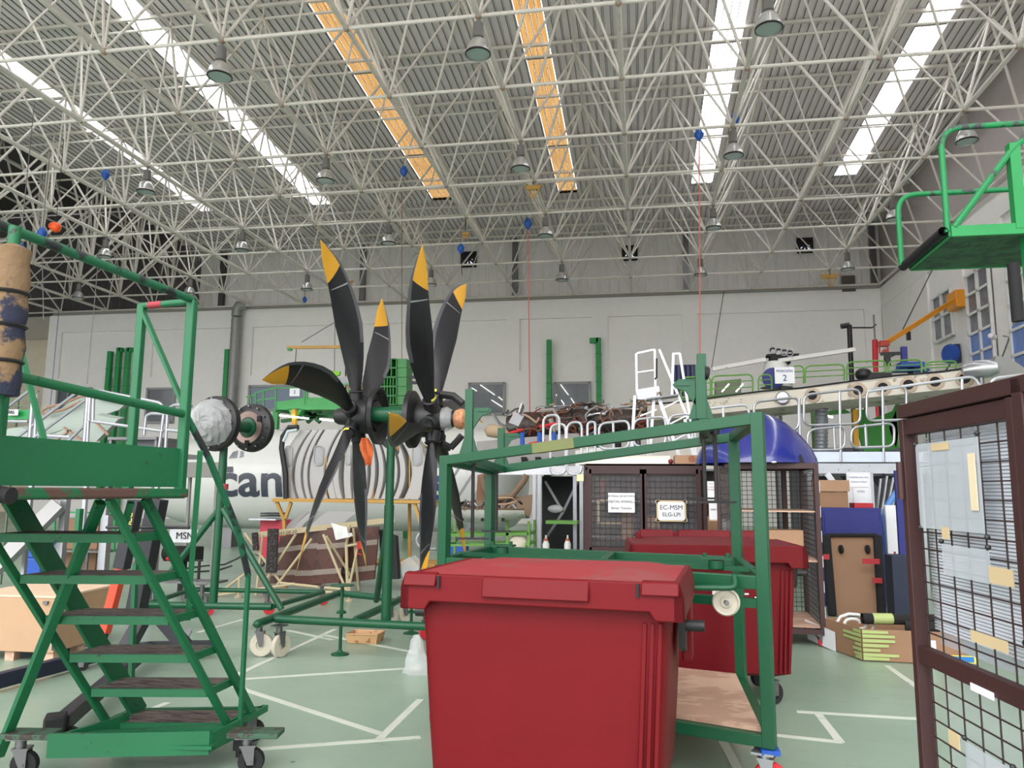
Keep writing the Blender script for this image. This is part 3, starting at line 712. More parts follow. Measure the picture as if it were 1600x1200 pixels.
# ================================================================== propellers on their stand
def make_propeller(name, label, loc, rz, half):
    t = thing(name, label, 'propeller', (0, 0, 0), 'six-bladed propellers on the green stand')
    R = 1.86; n = V((1, 0, 0)); k = B()
    # blade-holding hub with six sockets
    k.lathe([(.0, -.30), (.06, -.30), (.09, -.16), (.16, -.13), (.19, -.05), (.19, .07), (.15, .14), (.10, .2), (.09, .30), (.07, .34), (0, .34)], (0, 0, 0), n, 24)
    k.build('hub', M_black, t)
    s_ = B(); s_.lathe([(.12, -.06), (.25, -.08), (.30, -.11), (.305, -.16), (.285, -.16), (.24, -.12), (.12, -.10)], (0, 0, 0), n, 36); s_.build('backplate', M_black, t)
    rn = random.Random(3)
    for j in range(6):
        a = math.radians(5)+j*PI/3
        h = lambda q: V((0, math.cos(q), math.sin(q)))
        SS = [0, .04, .1, .16, .24, .34, .46, .56, .64, .70, .708, .75, .79, .83, .87, .91, .94, .97, .99, 1]
        def pt(s, u, w):
            s = min(1, max(0, s + .13*u*math.exp(-((s-.82)/.11)**2)))
            r = .22+(R-.22)*s
            chord = .11 if s < .06 else (.11+.20*min(1, (s-.06)/.42)**.75 if s < .48 else .31-.13*((s-.48)/.52)**1.4)
            if s > .84: chord *= max(.06, 1-((s-.84)/.16)**1.6*.94)
            th = .11*(1-min(1, s/.2))+.04*(1-s)+.008 if s < .2 else .04*(1-s)+.010
            rake = .10+.13*s**2.2
            aa = a + .22*(1-s**2.2)-.02
            tw = math.radians(18+48*s**.9)
            tt = V((0, -math.sin(aa), math.cos(aa)))
            cd_ = -n*math.cos(tw) + tt*math.sin(tw); nd = n*math.sin(tw) + tt*math.cos(tw)
            return n*rake + h(aa)*r + cd_*(u*chord) + nd*(w*th)
        UV = ((-.5, 0), (-.42, .35), (-.2, .5), (.1, .46), (.36, .24), (.5, 0), (.36, -.18), (.1, -.3), (-.2, -.34), (-.42, -.25))
        rows = [[pt(s, u, w) for u, w in UV] for s in SS]
        b = B(); b.grid(rows, closed=True)
        b.f.append(tuple(range((len(rows)-1)*10, len(rows)*10))); b.m.append(1)
        q = 0; nb = 10
        for i in range(len(rows)-1):
            s = (SS[i]+SS[i+1])/2
            for e in range(nb):
                mi = 1 if s > .79 else 0
                if e in (4, 5) and s > .3: mi = 2
                if .70 <= s <= .708 and e in (1, 2, 3, 6, 7, 8): mi = 3
                b.m[q] = mi; q += 1
        o = b.build('blade', [M_blade, M_ytip, M_bladeg, M_alu], t)
        c0 = n*.1+h(a+.2)*.14; c1 = n*.1+h(a+.2)*.27
        g = B(); g.cyl(c0, c1, .085, .07, 14); g.lathe([(.07, 0), (.082, .012), (.07, .024)], c1-h(a+.2)*.02, h(a+.2), 14); g.build('blade_socket', M_black, t)
        g = B(); g.lathe([(.072, 0), (.074, .015), (.070, .03)], c1+h(a+.2)*.012, h(a+.2), 4, arc=1.6, a0=j*1.3); g.build('yellow_tag', mat('collar_yellow', (220, 214, 90), .5), t)
        pl = n*.32+h(a+.05)*.9
    t['label'] = label; t.location = loc; t.rotation_euler.z = rz
    return t
YP = 7.75
h1, h2 = at(572, 650, YP), at(664, 655, YP)
pr1 = make_propeller('propeller', 'black six-bladed propeller with yellow tips, left one on the green stand', h1, PI, 1)
pr2 = make_propeller('propeller', 'black six-bladed propeller nearest the green wheeled frame, tan-covered shaft end', h2, 0, 2)
INV[pr2.name] = Matrix.Identity(4)
b = B(); b.lathe([(.0, .44), (.05, .45), (.10, .42), (.11, .38), (.09, .33), (.05, .30)], (0, 0, 0), V((1, 0, 0)), 16); b.build('shaft_cover', mat('tan_wrap', (198, 146, 106), .6, wear=(170, 116, 84), ws=12, wa=.5, bump=.5), pr2)
b = B(); b.lathe([(.06, .16), (.12, .19), (.13, .24), (.10, .29), (.06, .32)], (0, 0, 0), V((1, 0, 0)), 16); b.build('plastic_wrap', M_film, pr2)
# oval badges on the blades of the right propeller
# control yoke of the right propeller
b = B(); b.rtube([(.28, 0, -.30), (.34, 0, -.24), (.40, 0, -.17)], .035, .04, 8); b.tube([(.2, -.06, -.26), (.28, 0, -.30)], .04, 8); b.build('counterweight_arm', M_black, pr2); b = B(); b.tube([(.16, 0, .26), (.30, 0, .24), (.40, 0, .16)], .04, 8); b.build('counterweight_arm', M_black, pr2)
# orange cloth hanging from the left propeller
M_cloth = mat('orange_cloth', (190, 98, 52), .9, bump=.5, bs=20)
cl = at(570, 684, YP-.33); b = B(); rows = []
for i in range(9):
    z = -i*.033; w_ = .04+.035*math.sin(i*.5)+.01*i*.3
    rows.append([cl+V((w_*(j/7-.5)*1.8+.006*i, .02*math.sin(j*2.3+i*.3), z-(.02 if j % 2 and i == 8 else 0))) for j in range(8)])
b.grid(rows); b.grid([[p+V((0, .006, 0)) for p in r] for r in rows]); tag(b.build('cloth_rag', M_cloth), 'orange rag hanging below the hub of the left black propeller', 'rag')

pst = thing('propeller_stand', 'dark green round-tube stand carrying the two black propellers, white casters in front', 'stand', (-2.6, 7.75, 0))
ZT = .36
def tb(p, q, r=.04, name='base_tube'):
    b = B(); b.cyl(p, q, r, n=16)
    for e in (p, q): b.ball(e, r*.98, 12)
    b.build(name, M_green, pst)
T = lambda x, y: atz(x, y, ZT)
tb(T(402, 975), T(535, 925)); tb(T(432, 967), T(668, 979)); tb(T(556, 969), T(640, 930)); tb(T(530, 927), T(600, 934))
pf = T(603, 970); pt = at(612, 665, pf.y)
b = B(); b.cyl(pf, V((pf.x, pf.y, h1.z-.02)), .043, n=18); b.cyl(pf, V((pf.x, pf.y, 1.5)), .05, n=18); b.build('pole', M_green, pst)
b = B(); b.cyl(V((h1.x+.1, pf.y+.01, h1.z)), V((h2.x-.1, pf.y+.01, h1.z)), .078, n=22); b.build('cross_tube', M_green, pst)
b = B(); b.cyl(T(588, 938), V((pf.x-.02, pf.y+.02, 1.3)), .035, n=12); b.build('brace', M_green, pst)
for x, y, a in ((408, 1026, .2), (438, 1027, 1.2)):
    p = atz(x, y, 0); caster(pst, p, .115, .05, a, M_white2, top=.31)
for x, y in ((610, 975), (633, 972), (668, 1000)):
    p = atz(x, y, 0); caster(pst, p, .1, .045, .8, M_white2 if x < 650 else M_redw, top=.31)
def jack(x, y, top, par):
    p = atz(x, y, 0); b = B(); b.lathe([(0, 0), (.09, 0), (.09, .012), (.03, .03), (.018, .05)], p, UP, 18); b.cyl(p+UP*.03, p+UP*top, .017, n=10); b.lathe([(.05, -.015), (.05, .0), (.018, .02)], p+UP*(top*.62), UP, 14); b.lathe([(0, 0), (.12, 0), (.12, .01), (0, .012)], p+UP*top, UP, 16); b.build('jack_leg', M_green, par)
jack(531, 1023, .68, pst); jack(642, 990, .4, pst)

# ================================================================== hub stand at left
hst = thing('hub_stand', 'dark green A-shaped tube stand carrying two bladeless hubs, at the left', 'stand', (-5, 8.8, 0))
def ht(p, q, r=.04, name='base_tube'):
    b = B(); b.cyl(p, q, r, n=14); b.build(name, M_green, hst)
T3 = lambda x, y: atz(x, y, .3)
ht(T3(225, 945), T3(425, 948)); ht(T3(300, 921), T3(505, 925), .03); ht(T3(425, 948), T3(505, 925), .03); ht(T3(225, 945), T3(300, 921), .03)
pb = T3(333, 946); Yh = pb.y
ht(pb, at(352, 668, Yh), .047, 'pole'); ht(at(348, 795, Yh), T3(440, 952), .036, 'brace'); ht(at(343, 795, Yh), at(262, 900, Yh), .036, 'brace')
b = B(); rb = at(350, 765, Yh); b.cyl(rb, rb+UP*.07, .049, n=14); b.build('red_band', mat('faded_red', (150, 50, 60)), hst)
for x, y in ((325, 962), (420, 960), (250, 958), (505, 945)): caster(hst, atz(x, y, 0), .075, .04, .5, M_redw, top=.27)
n1 = V((-.17, -.98, .0)).normalized()
c1, c2 = at(331, 661, Yh-.22), at(389, 668, Yh+.38)
ht(c1+V((0, .1, 0)), c2-V((0, .02, 0)), .07, 'shaft')
def rotor_hub(label, c, ax, front, R=.325):
    t = thing('rotor_hub', label, 'rotor hub', c, 'bladeless hubs on the left stand')
    b = B(); b.lathe([(.10, -.02), (R*.62, -.02), (R*.86, .0), (R, .03), (R*1.02, .09), (R*.98, .12), (R*.9, .10), (R*.6, .06), (.1, .05)], c, -ax, 40); b.build('rim', M_black, t)
    b = B(); b.lathe([(.06, .05), (.11, .05), (.115, .0), (.12, -.03), (.0, -.05)], c, -ax, 24); b.build('hub_core', M_green if not front else M_black, t)
    ring = B(); 
    for rr in (.14, .165, .19): ring.lathe([(rr, .055), (rr+.012, .065), (rr+.018, .055)], c+ax*(.0 if front else -.0), -ax if not front else ax, 32)
    if not front:
        r2 = B(); r2.lathe([(.13, -.025), (.20, -.03), (.205, -.02), (.13, -.015)], c, -ax, 32); r2.build('metal_ring', mat('ring_metal', (150, 130, 122), .35, .7), t)
    d, a_, b_ = frame_of(ax)
    for k in range(12):
        an = k*PI/6; p = c + (a_*math.cos(an)+b_*math.sin(an))*R*.9+ax*.0
        q = B(); q.cyl(p+ax*.01, p+ax*.035, .012, n=8); q.build('bolt', M_steel, t)
    for k in range(3):
        an = .5+k*2*PI/3; p = c + (a_*math.cos(an)+b_*math.sin(an))*R*.66
        q = B(); q.box(p+ax*.02, (.05, .05, .07)); q.build('lug', M_black, t)
    return t
rh1 = rotor_hub('black round hub with clear plastic bunched over its face', c1, n1, True)
b = B(); rows = []; rn = random.Random(5); d, a_, b_ = frame_of(n1)
for i in range(9):
    rr = .27*math.sin(PI*.5*i/8)**.8 if i else .001
    dd = .30*math.cos(PI*.5*i/8)
    rows.append([c1-a_*.05+n1*(dd*.8+.04+rn.uniform(-.012, .012))+(a_*math.cos(2*PI*k/22)+b_*math.sin(2*PI*k/22))*rr*(1+rn.uniform(-.08, .08)) for k in range(22)])
b.grid(rows, closed=True); b.build('plastic_wrap', M_film, rh1, smooth=False)
rh2 = rotor_hub('black round hub showing its metal ring and green shaft centre', c2, n1, False, .30)

# ================================================================== yellow rack with grey cabin panels
YR = 12.6
rack = thing('panel_rack', 'yellow steel rack loaded with curved grey cabin wall panels', 'rack', at(560, 900, YR))
def yb(p, q, w_=.05): b = B(); b.bar(p, q, w_, w_); b.build('rack_beam', M_yel, rack, smooth=False)
dk0, dk1 = at(428, 781, YR), at(682, 785, YR)
b = B(); b.box((dk0+dk1)/2+V((0, .35, 0)), ((dk1-dk0).x, .85, .05), math.atan2((dk1-dk0).y, (dk1-dk0).x)); b.build('rack_deck', M_yel, rack, smooth=False)
yb(dk0, dk1, .06); yb(dk0+V((0, .75, 0)), dk1+V((0, .75, 0)), .06)
yb(at(663, 830, YR), at(660, 935, YR)); yb(at(648, 787, YR), at(662, 832, YR)); yb(at(681, 787, YR), at(664, 832, YR)); yb(at(664, 787, YR), at(664, 832, YR))
yb(at(432, 783, YR), at(444, 812, YR)); yb(at(444, 812, YR), at(446, 925, YR)); yb(at(455, 785, YR), at(446, 810, YR))
z1_ = at(560, 905, YR).z
for z_ in (.42,):
    a = V((dk0.x, YR, z_)); c = V((dk1.x, YR, z_)); yb(a, c); yb(a+V((0, .75, 0)), c+V((0, .75, 0)))
    b = B(); b.box((a+c)/2+V((0, .37, .0)), ((c-a).x, .8, .02)); b.build('rack_deck', M_yel, rack, smooth=False)
for x in (560, 640): yb(at(x, 787, YR+.75), at(x, 915, YR+.75))
for x in (455, 510, 540, 583, 612, 640, 672): b = B(); b.cyl(at(x, 781, YR+.1), at(x, 700, YR+.1), .012, n=6); b.build('divider_rod', M_yel, rack)
def cabin_panel(px, pyb, ht_, Y, lean, wpx, win=True, turn=0, label='x'):
    """curved cabin side panel standing on its edge; seen mostly from its narrow side"""
    base = at(px, pyb, Y); wd_ = wpx*Y/1200
    t = thing('cabin_panel', label, 'cabin panel', base, 'grey cabin panels on the yellow rack')
    rows = []; d = V((math.cos(turn), math.sin(turn), 0)); nn = V((-d.y, d.x, 0))
    for i in range(13):
        s = i/12; z = ht_*s
        xo = -.30*(4*s*(1-s))*.5*lean + lean*.22*s*s
        rows.append([base+d*(xo+wd_*.86*(j-.5))+nn*.0+UP*z for j in (0, .06, .5, .94, 1)])
    outs = B(); back = [[p+nn*.42+d*.0 for p in r] for r in rows]
    ring = [[r[0], r[1]-nn*.015, r[2]-nn*.02, r[3]-nn*.015, r[4], q[4], q[3], q[2], q[1], q[0]] for r, q in zip(rows, back)]
    outs.grid(ring, closed=True); k = len(ring[0])
    outs.f.append(tuple(range(k))[::-1]); outs.m.append(0); outs.f.append(tuple(range((len(ring)-1)*k, len(ring)*k))); outs.m.append(0)
    outs.build('panel_shell', M_panel, t)
    if win:
        wz = .62*ht_; c = rows[int(.62*12)][2]-nn*.035; c = V((c.x, c.y, base.z+wz))
        wv = wd_*.26
        fr_ = rounded([c-d*wv-UP*.17, c+d*wv-UP*.17, c+d*wv+UP*.17, c-d*wv+UP*.17], .09, True, 5)
        f_ = B(); f_.tube(fr_, .012, 6, True); f_.build('window_surround', mat('panel_trim', (168, 166, 164), .4), t)
        g = B(); g.prism(rounded([c-d*wv*.8-UP*.15, c+d*wv*.8-UP*.15, c+d*wv*.8+UP*.15, c-d*wv*.8+UP*.15], .08, True, 5), nn*.01); g.build('window_blind', mat('blind_grey', (150, 152, 154), .4), t)
    return t
spec = [(455, 22, 1, 1, 'with dark window, first from left end of rack'), (472, 13, 0, .9, 'narrow edge-on, second from the left end of the yellow rack'), (483, 9, 0, .8, 'thin, edge-on, just left of the widest windowed one'),
        (501, 30, 1, .8, 'widest one with an upright window recess, left half of the rack'), (521, 14, 0, .8, 'edge-on just right of the wide windowed one on the rack'), (531, 12, 0, .8, 'edge-on, left of the big down-pointing propeller blade'),
        (545, 14, 1, .4, 'half hidden behind the lowest left propeller blade'), (556, 9, 0, .1, 'thin, between the two lower blades of the left propeller'), (567, 9, 0, -.3, 'narrow, right beside the orange rag on the yellow rack'), (577, 9, 0, -.5, 'narrow, second to the right of the orange rag'),
        (588, 10, 0, -.7, 'curved edge-on, just left of the green stand pole'), (599, 9, 0, -.8, 'curved edge-on, right behind the green stand pole'), (608, 9, 0, -.9, 'curved edge-on, right of the green stand pole'), (619, 11, 0, -1.0, 'curved edge-on, left neighbour of the windowed right-end one'), (643, 30, 1, -1.2, 'wide with a slanted window, at the right end of the rack')]
for px, wp, wn, ln, lb in spec:
    cabin_panel(px, 779, 1.22-.03*abs(ln), YR+.1, ln, wp, wn, 0, 'curved grey cabin panel '+lb)
for k, (px, ln) in enumerate(((452, 1.2), (464, 1.3), (488, 1.4))):
    t = thing('cabin_panel', 'leaning grey panel under the yellow rack deck, %s' % ('leftmost', 'middle one', 'broad one with a wire latch')[k], 'cabin panel', at(px, 825, YR+.2), 'grey panels under the rack deck')
    w_ = (.14, .14, .55)[k]; b0 = at(px-8, 832, YR+.15-.06*k); rows = []
    for i in range(8):
        s = i/7; rows.append([b0+V((w_*j+.34*s**1.6*ln*.75, 0, .36*s)) for j in (0, .5, 1)])
    b = B(); b.grid(rows); b.grid([[p+V((0, .03, 0)) for p in r] for r in rows]); b.build('panel_shell', M_panel, t)
    b = B(); b.box(b0+V((w_*.5, .1, -.012)), (w_+.1, .3, .02)); b.build('edge_trim', mat('panel_trim', (168, 166, 164)), t)
b = B(); kx = at(446, 700, YR-.1)
t = thing('pillar_trim', 'glossy black curved trim standing at the left end of the yellow rack', 'aircraft trim', at(445, 779, YR))
b.tube([at(447, 780, YR), at(446, 740, YR), at(440, 700, YR), at(442, 682, YR), at(452, 668, YR), at(466, 668, YR)], .05, 8); b.build('curved_strip', M_black, t)
b = B(); b.tube([at(443, 690, YR-.06), at(450, 674, YR-.06), at(464, 672, YR-.06)], .03, 8); b.build('glass_strip', mat('pale_gloss', (180, 196, 200), .1), t)

# ================================================================== cream trestle frame with brown panels
YC = 11.3
tf = thing('trestle_frame', 'cream tubular trestle with a long top beam in front of brown panels', 'trestle', atz(480, 945, 0))
def cb(x0, y0, x1, y1, Ya=YC, Yb=None, r=.02):
    b = B(); b.cyl(at(x0, y0, Ya), at(x1, y1, Yb or Ya), r, n=8); b.build('tube', M_cream, tf)
b = B(); b.bar(at(400, 836, YC), at(616, 812, YC+.8), .05, .085); b.build('top_beam', M_cream, tf, smooth=False)
cb(382, 833, 440, 912); cb(462, 835, 412, 912); cb(487, 842, 430, 918); cb(410, 836, 400, 930)
cb(505, 835, 540, 920); cb(510, 838, 548, 900, YC, YC+.4); cb(546, 820, 541, 852, r=.025); cb(541, 852, 543, 920, r=.025); cb(560, 850, 541, 853); cb(552, 826, 560, 922, YC, YC+.3); cb(560, 850, 546, 915)
cb(340, 930, 460, 912); cb(440, 911, 545, 922); cb(395, 925, 520, 925); cb(392, 890, 340, 928); cb(520, 880, 500, 924, YC+.5, YC+.3)
for x, y in ((372, 940), (545, 942)):
    p = at(x, y, YC); b = B(); b.cyl(V((p.x, p.y, 0)), V((p.x, p.y, .32)), .02, n=8); b.lathe([(0, 0), (.06, 0), (.06, .02), (.02, .03)], V((p.x, p.y, 0)), UP, 12); b.build('foot', M_cream, tf)
text('stencil_number', '543-08-00', tf, at(449, 832.5, YC-.16)+V((0, 0, 0)), at(460, 831, YC+.05)-at(440, 833.5, YC-.02), UP, .05, M_ink)
M_furry = mat('black_bristle', (46, 42, 42), .95, wear=(110, 104, 100), ws=60, wa=.55, bump=1, bs=60)
for k, (x0, y0, x1, y1, w_) in enumerate(((427, 826, 424, 895, .17), (398, 832, 400, 860, .09))):
    b = B(); p, q = at(x0, y0, YC-.08), at(x1, y1, YC-.08); b.bar(p, q, w_, .05, up=V((0, 1, 0))); tag(b.build('bristle_strip', M_furry, None, bevel=.01), ('wide dark speckled padding strip hung over the cream trestle beam', 'small dark speckled padding at the left end of the cream trestle beam')[k], 'padding strip', 'speckled padding on the trestle')
b = B(); p = at(530, 830, YC-.15); rows = []
for i in range(6):
    rows.append([p+V((-.14+.05*j+.02*i, .02*math.sin(j*1.7+i), .12-.05*i+.012*j*(1 if i > 3 else -1))) for j in range(6)])
b.grid(rows); b.grid([[q+V((0, .02, 0)) for q in r] for r in rows]); tag(b.build('plastic_bag', mat('milky_plastic', (225, 226, 224), .35, bump=.5, bs=12)), 'crumpled white plastic bag draped over the cream trestle beam', 'plastic bag')
M_bp = mat('brown_composite', (92, 58, 50), .35, wear=(74, 48, 44), ws=3, wa=.5)
M_bs = mat('aged_metal_band', (150, 138, 128), .4, .5)
def brown_panel(label, pts, Y):
    t = thing('floor_panel', label, 'panel', at(pts[0][0], pts[0][1], Y), 'brown panels standing behind the trestle')
    P4 = [at(x, y, Y) for x, y in pts]; b = B(); b.prism(P4, (0, .04, 0)); b.build('panel_sheet', M_bp, t, smooth=False)
    for f in (.30, .78):
        a, c = P4[0].lerp(P4[3], f), P4[1].lerp(P4[2], f)
        q = B(); q.prism([a-V((0, .012, -.04)), c-V((0, .012, -.04)), c-V((0, .012, .04)), a-V((0, .012, .04))], (0, .01, 0)); q.build('metal_band', M_bs, t, smooth=False)
brown_panel('brown panel with metal bands, left of the group behind the cream trestle', [(438, 838), (492, 828), (470, 912), (420, 912)], YC+.45)
brown_panel('brown panel with metal bands, centre of the group behind the cream trestle', [(482, 828), (522, 824), (505, 915), (455, 915)], YC+.38)
brown_panel('dark brown panel whose lower edge is slanted, front right of the cream trestle group', [(500, 830), (545, 826), (530, 910), (486, 913)], YC+.30)
brown_panel('brown panel with a white label behind the tall cream posts', [(545, 826), (592, 822), (585, 905), (528, 912)], YC+.6)
b = B(); p = at(563, 852, YC); b.box(p, (.1, .08, .1), .3); b.cyl(p+UP*.05, p+UP*.22, .01); b.tube([p+V((-.03, 0, -.05)), p+V((-.04, 0, -.12)), p+V((.02, 0, -.14))], .012, 6); tag(b.build('chain_hoist', mat('hoist_red', (190, 40, 44), .45)), 'small red chain hoist hanging at the right of the cream trestle', 'hoist')

# tray with rusty content
t = thing('parts_tray', 'shallow beige plastic tray with rusty cloth on the floor under the propeller stand', 'tray', atz(571, 1008, 0))
c = atz(571, 1003, 0); b = B(); w_, d_ = .36, .26
o0 = [c+V((sx*w_/2*.9, sy*d_/2*.9, .004)) for sx, sy in ((-1, -1), (1, -1), (1, 1), (-1, 1))]; o1 = [c+V((sx*w_/2, sy*d_/2, .10)) for sx, sy in ((-1, -1), (1, -1), (1, 1), (-1, 1))]
i1 = [p.lerp(c+UP*.1, .06) for p in o1]; i0 = [p.lerp(c, .06)+UP*.008 for p in o0]
b.grid([o0, o1, i1, i0], closed=True); b.add(o0, [(3, 2, 1, 0)]); b.add(i0, [(0, 1, 2, 3)])
b.tube([p+UP*.0 for p in o1], .008, 6, True); b.build('tray_shell', mat('beige_plastic', (200, 160, 116), .5, wear=(150, 96, 60), ws=14, wa=.56), t)
b = B(); rows = [[c+V((-.14+.04*j, -.09+.03*i, .035+.02*math.sin(i*2+j*1.3))) for j in range(8)] for i in range(7)]; b.grid(rows); b.build('stained_cloth', M_cloth, t)
# white plastic bag behind the front bin
b = B(); p = atz(650, 1052, 0); rows = []
for i in range(7):
    s = i/6; r_ = .10*(1-s)**.7+.02; rows.append([p+V((r_*math.cos(k*PI/5)*(1+.25*math.sin(k*3+i)), r_*.7*math.sin(k*PI/5), s*.34)) for k in range(10)])
b.grid(rows, closed=True); b.f.append(tuple(range(10))); b.m.append(0); tag(b.build('plastic_bag', M_film), 'translucent white plastic bag on the floor at the left of the front red bin', 'plastic bag')
# ================================================================== mesh cages
M_nav_ = mat('shade_navy', (40, 42, 56), .7)  # dark colour for the added boxes that give shade behind the locker
def wire_grid(b, p, u, v, nu, nv, r=.004):
    """square mesh: p corner, u and v full edge vectors"""
    for i in range(nu+1): b.bar(p+u*(i/nu), p+u*(i/nu)+v, r*2, r*2)
    for j in range(nv+1): b.bar(p+v*(j/nv), p+v*(j/nv)+u, r*2, r*2)
YG = 10.5
ca, cb2 = at(915, 727, YG), at(1100, 730, YG)
x0, x1 = ca.x, cb2.x; zt2 = 1.98
g1 = thing('mesh_cage', 'brown mesh locker with two clear-backed doors and white notices, behind the green wheeled frame', 'cage', ((x0+x1)/2, YG, 0), 'brown mesh cages')
b = B()
for x in (x0, x1): 
    for y in (YG, YG+.75): b.bar((x, y, .1), (x, y, zt2), .05, .05)
b.bar((x0, YG, zt2), (x1, YG, zt2), .05, .09); b.bar((x0, YG+.75, zt2), (x1, YG+.75, zt2), .05, .05); b.bar((x0, YG, .15), (x1, YG, .15), .05, .05)
for x in (x0, x1): b.bar((x, YG, zt2), (x, YG+.75, zt2), .05, .05); b.bar((x, YG, .15), (x, YG+.75, .15), .05, .05)
b.build('cage_frame', M_brown, g1, smooth=False)
b = B(); b.box(((x0+x1)/2, YG+.375, zt2+.03), (x1-x0+.06, .8, .02)); b.build('cage_top', M_brown, g1, smooth=False)
b = B()
for x in (x0, x1): wire_grid(b, V((x, YG, .15)), V((0, .75, 0)), V((0, 0, zt2-.15)), 9, 22)
wire_grid(b, V((x0, YG+.75, .15)), V((x1-x0, 0, 0)), V((0, 0, zt2-.15)), 18, 22); b.build('mesh_panel', M_mesh, g1, smooth=False)
def mesh_door(par, p, u, z0, z1, nu, nv, w=.06, mid=None, back=True):
    """framed mesh door from p along u"""
    d = B(); a = V(p); c = a+V(u)
    for q in (a, c): d.bar(V((q.x, q.y, z0)), V((q.x, q.y, z1)), w, .035, up=V(u).cross(UP))
    for z in [z0+w/2, z1-w/2]+([mid] if mid else []): d.bar(V((a.x, a.y, z)), V((c.x, c.y, z)), .035, w)
    o = d.build('cage_door', M_brown, par, smooth=False)
    g = B(); wire_grid(g, V((a.x, a.y, z0)), V(u), V((0, 0, z1-z0)), nu, nv); g.build('door_mesh', M_mesh, o, smooth=False)
    if back:
        nn = V(u).cross(UP).normalized()*-.02
        g = B(); g.prism([V((a.x, a.y, z0))+nn, V((c.x, c.y, z0))+nn, V((c.x, c.y, z1))+nn, V((a.x, a.y, z1))+nn], nn*.1); g.build('clear_backing', M_clear, o, smooth=False)
    return o
xm = at(1004, 730, YG).x
mesh_door(g1, (x0+.05, YG-.03, 0), (xm-x0-.06, 0, 0), .86, 1.95, 10, 14)
mesh_door(g1, (xm+.02, YG-.03, 0), (x1-xm-.10, 0, 0), .86, 1.95, 10, 14)
b = B(); wire_grid(b, V((x0+.05, YG-.03, .15)), V((x1-x0-.1, 0, 0)), V((0, 0, .7)), 20, 9); b.build('mesh_panel', M_mesh, g1, smooth=False)
b = B(); b.box(((x0+x1)/2, YG+.35, 1.0), (x1-x0-.1, .6, .02)); b.build('shelf', M_brown, g1, smooth=False)
def paper(label, px0, py0, px1, py1, Y, lines, par=None, m=None, name='notice_sheet', ink=None, group='notices on the brown cages', border=None):
    a, c = at(px0, py0, Y), at(px1, py1, Y); cx, cz = (a.x+c.x)/2, (a.z+c.z)/2; w_, h_ = c.x-a.x, a.z-c.z
    t = thing(name, label, 'notice', (cx, Y, cz), group)
    b = B(); b.box((cx, Y, cz), (w_, .004, h_)); b.build('sheet', m or M_paper, t, smooth=False)
    if border:
        for z in (a.z, c.z): q = B(); q.box((cx, Y+.003, z), (w_*1.2, .004, h_*.16)); q.build('masking_tape', border, t, smooth=False)
        for x in (a.x, c.x): q = B(); q.box((x, Y+.003, cz), (w_*.12, .004, h_*1.2)); q.build('masking_tape', border, t, smooth=False)
    for (s, fz, fh) in lines:
        text('lettering', s, t, (cx, Y-.004, cz+h_*fz), (1, 0, 0), UP, h_*fh, ink or M_ink, .001)
    return t
M_mtape = mat('masking_tape_tan', (204, 182, 144), .6)
paper('white notice reading TARJETAS AMARILLAS on the left door of the brown locker', 950, 770, 992, 801, YG-.07, [('MATERIAL DE RETORNO', .33, .10), ('TARJETAS AMARILLAS', .05, .13), ('Binter Technic', -.28, .13)])
paper('EC-MSM sheet inside a tan tape frame on the right door of the locker', 1028, 784, 1070, 813, YG-.07, [('EC-MSM', .18, .26), ('ELG-LPI', -.2, .22)], border=M_mtape)
b = B(); 
for px0, py0, px1, py1 in ((933, 781, 937, 815), (933, 815, 972, 819), (936, 780, 950, 783)):
    a, c = at(px0, py0, YG+.1), at(px1, py1, YG+.1); q = B(); q.box(((a.x+c.x)/2, YG+.1, (a.z+c.z)/2), (abs(c.x-a.x), .01, abs(a.z-c.z))); q.build('tape_strip', M_mtape, g1, smooth=False)
def boxthing(label, px0, py0, px1, py1, Y, dep, m, name='cardboard_box', cat='box', group=None, z0=None, rz=0, bevel=.004, extra=None):
    a, c = at(px0, py0, Y), at(px1, py1, Y); zb3 = c.z if z0 is None else z0
    b = B(); b.box(((a.x+c.x)/2, Y+dep/2, (a.z+zb3)/2), (c.x-a.x, dep, a.z-zb3), rz)
    o = b.build(name, m, None, smooth=False, bevel=bevel); return tag(o, label, cat, group)
boxthing('tall tan cardboard box on the locker shelf, behind the left mesh door', 970, 800, 990, 850, YG+.2, .3, M_card, z0=1.011)
boxthing('small reddish-brown block seen at the top left of the left mesh door', 938, 749, 946, 775, YG+.1, .04, mat('rust_brown', (120, 50, 34), .6), 'wooden_block', 'block')
boxthing('beige paper bundle hanging on the outer left edge of the brown locker', 901, 741, 912, 752, YG-.1, .06, mat('yellowish_paper', (226, 216, 176), .8), 'paper_bundle', 'paper')
sk = thing('added_shade_rack', 'added dark rack with boxes giving the shade seen through the brown locker mesh', 'rack', ((x0+x1)/2, 12.4, 0))  # added dark rack, stands in for the shade under the dock
M_dimb = mat('shade_brown', (58, 50, 48), .8)  # shade behind the locker put into this dark brown
b = B(); b.box(((x0+x1)/2+.1, 13.0, 1.0), (2.1, .04, 2.0)); b.build('shade_rack_back', M_dimb, sk, smooth=False)
for z in (.3, .95, 1.5, 2.0): b = B(); b.box(((x0+x1)/2+.1, 12.7, z), (2.1, .6, .03)); b.build('shade_rack_shelf', M_steel, sk, smooth=False)
for k in range(6): b = B(); b.box((x0+.25+.32*k, 12.7, 1.03+.1), (.26, .4, .2+.05*(k % 3))); tag(b.build('added_shade_box', (M_dimb, M_nav_, M_card)[k % 3], None, False), 'added dark box on the shade rack behind the brown locker', 'box', 'boxes on the added shade rack')
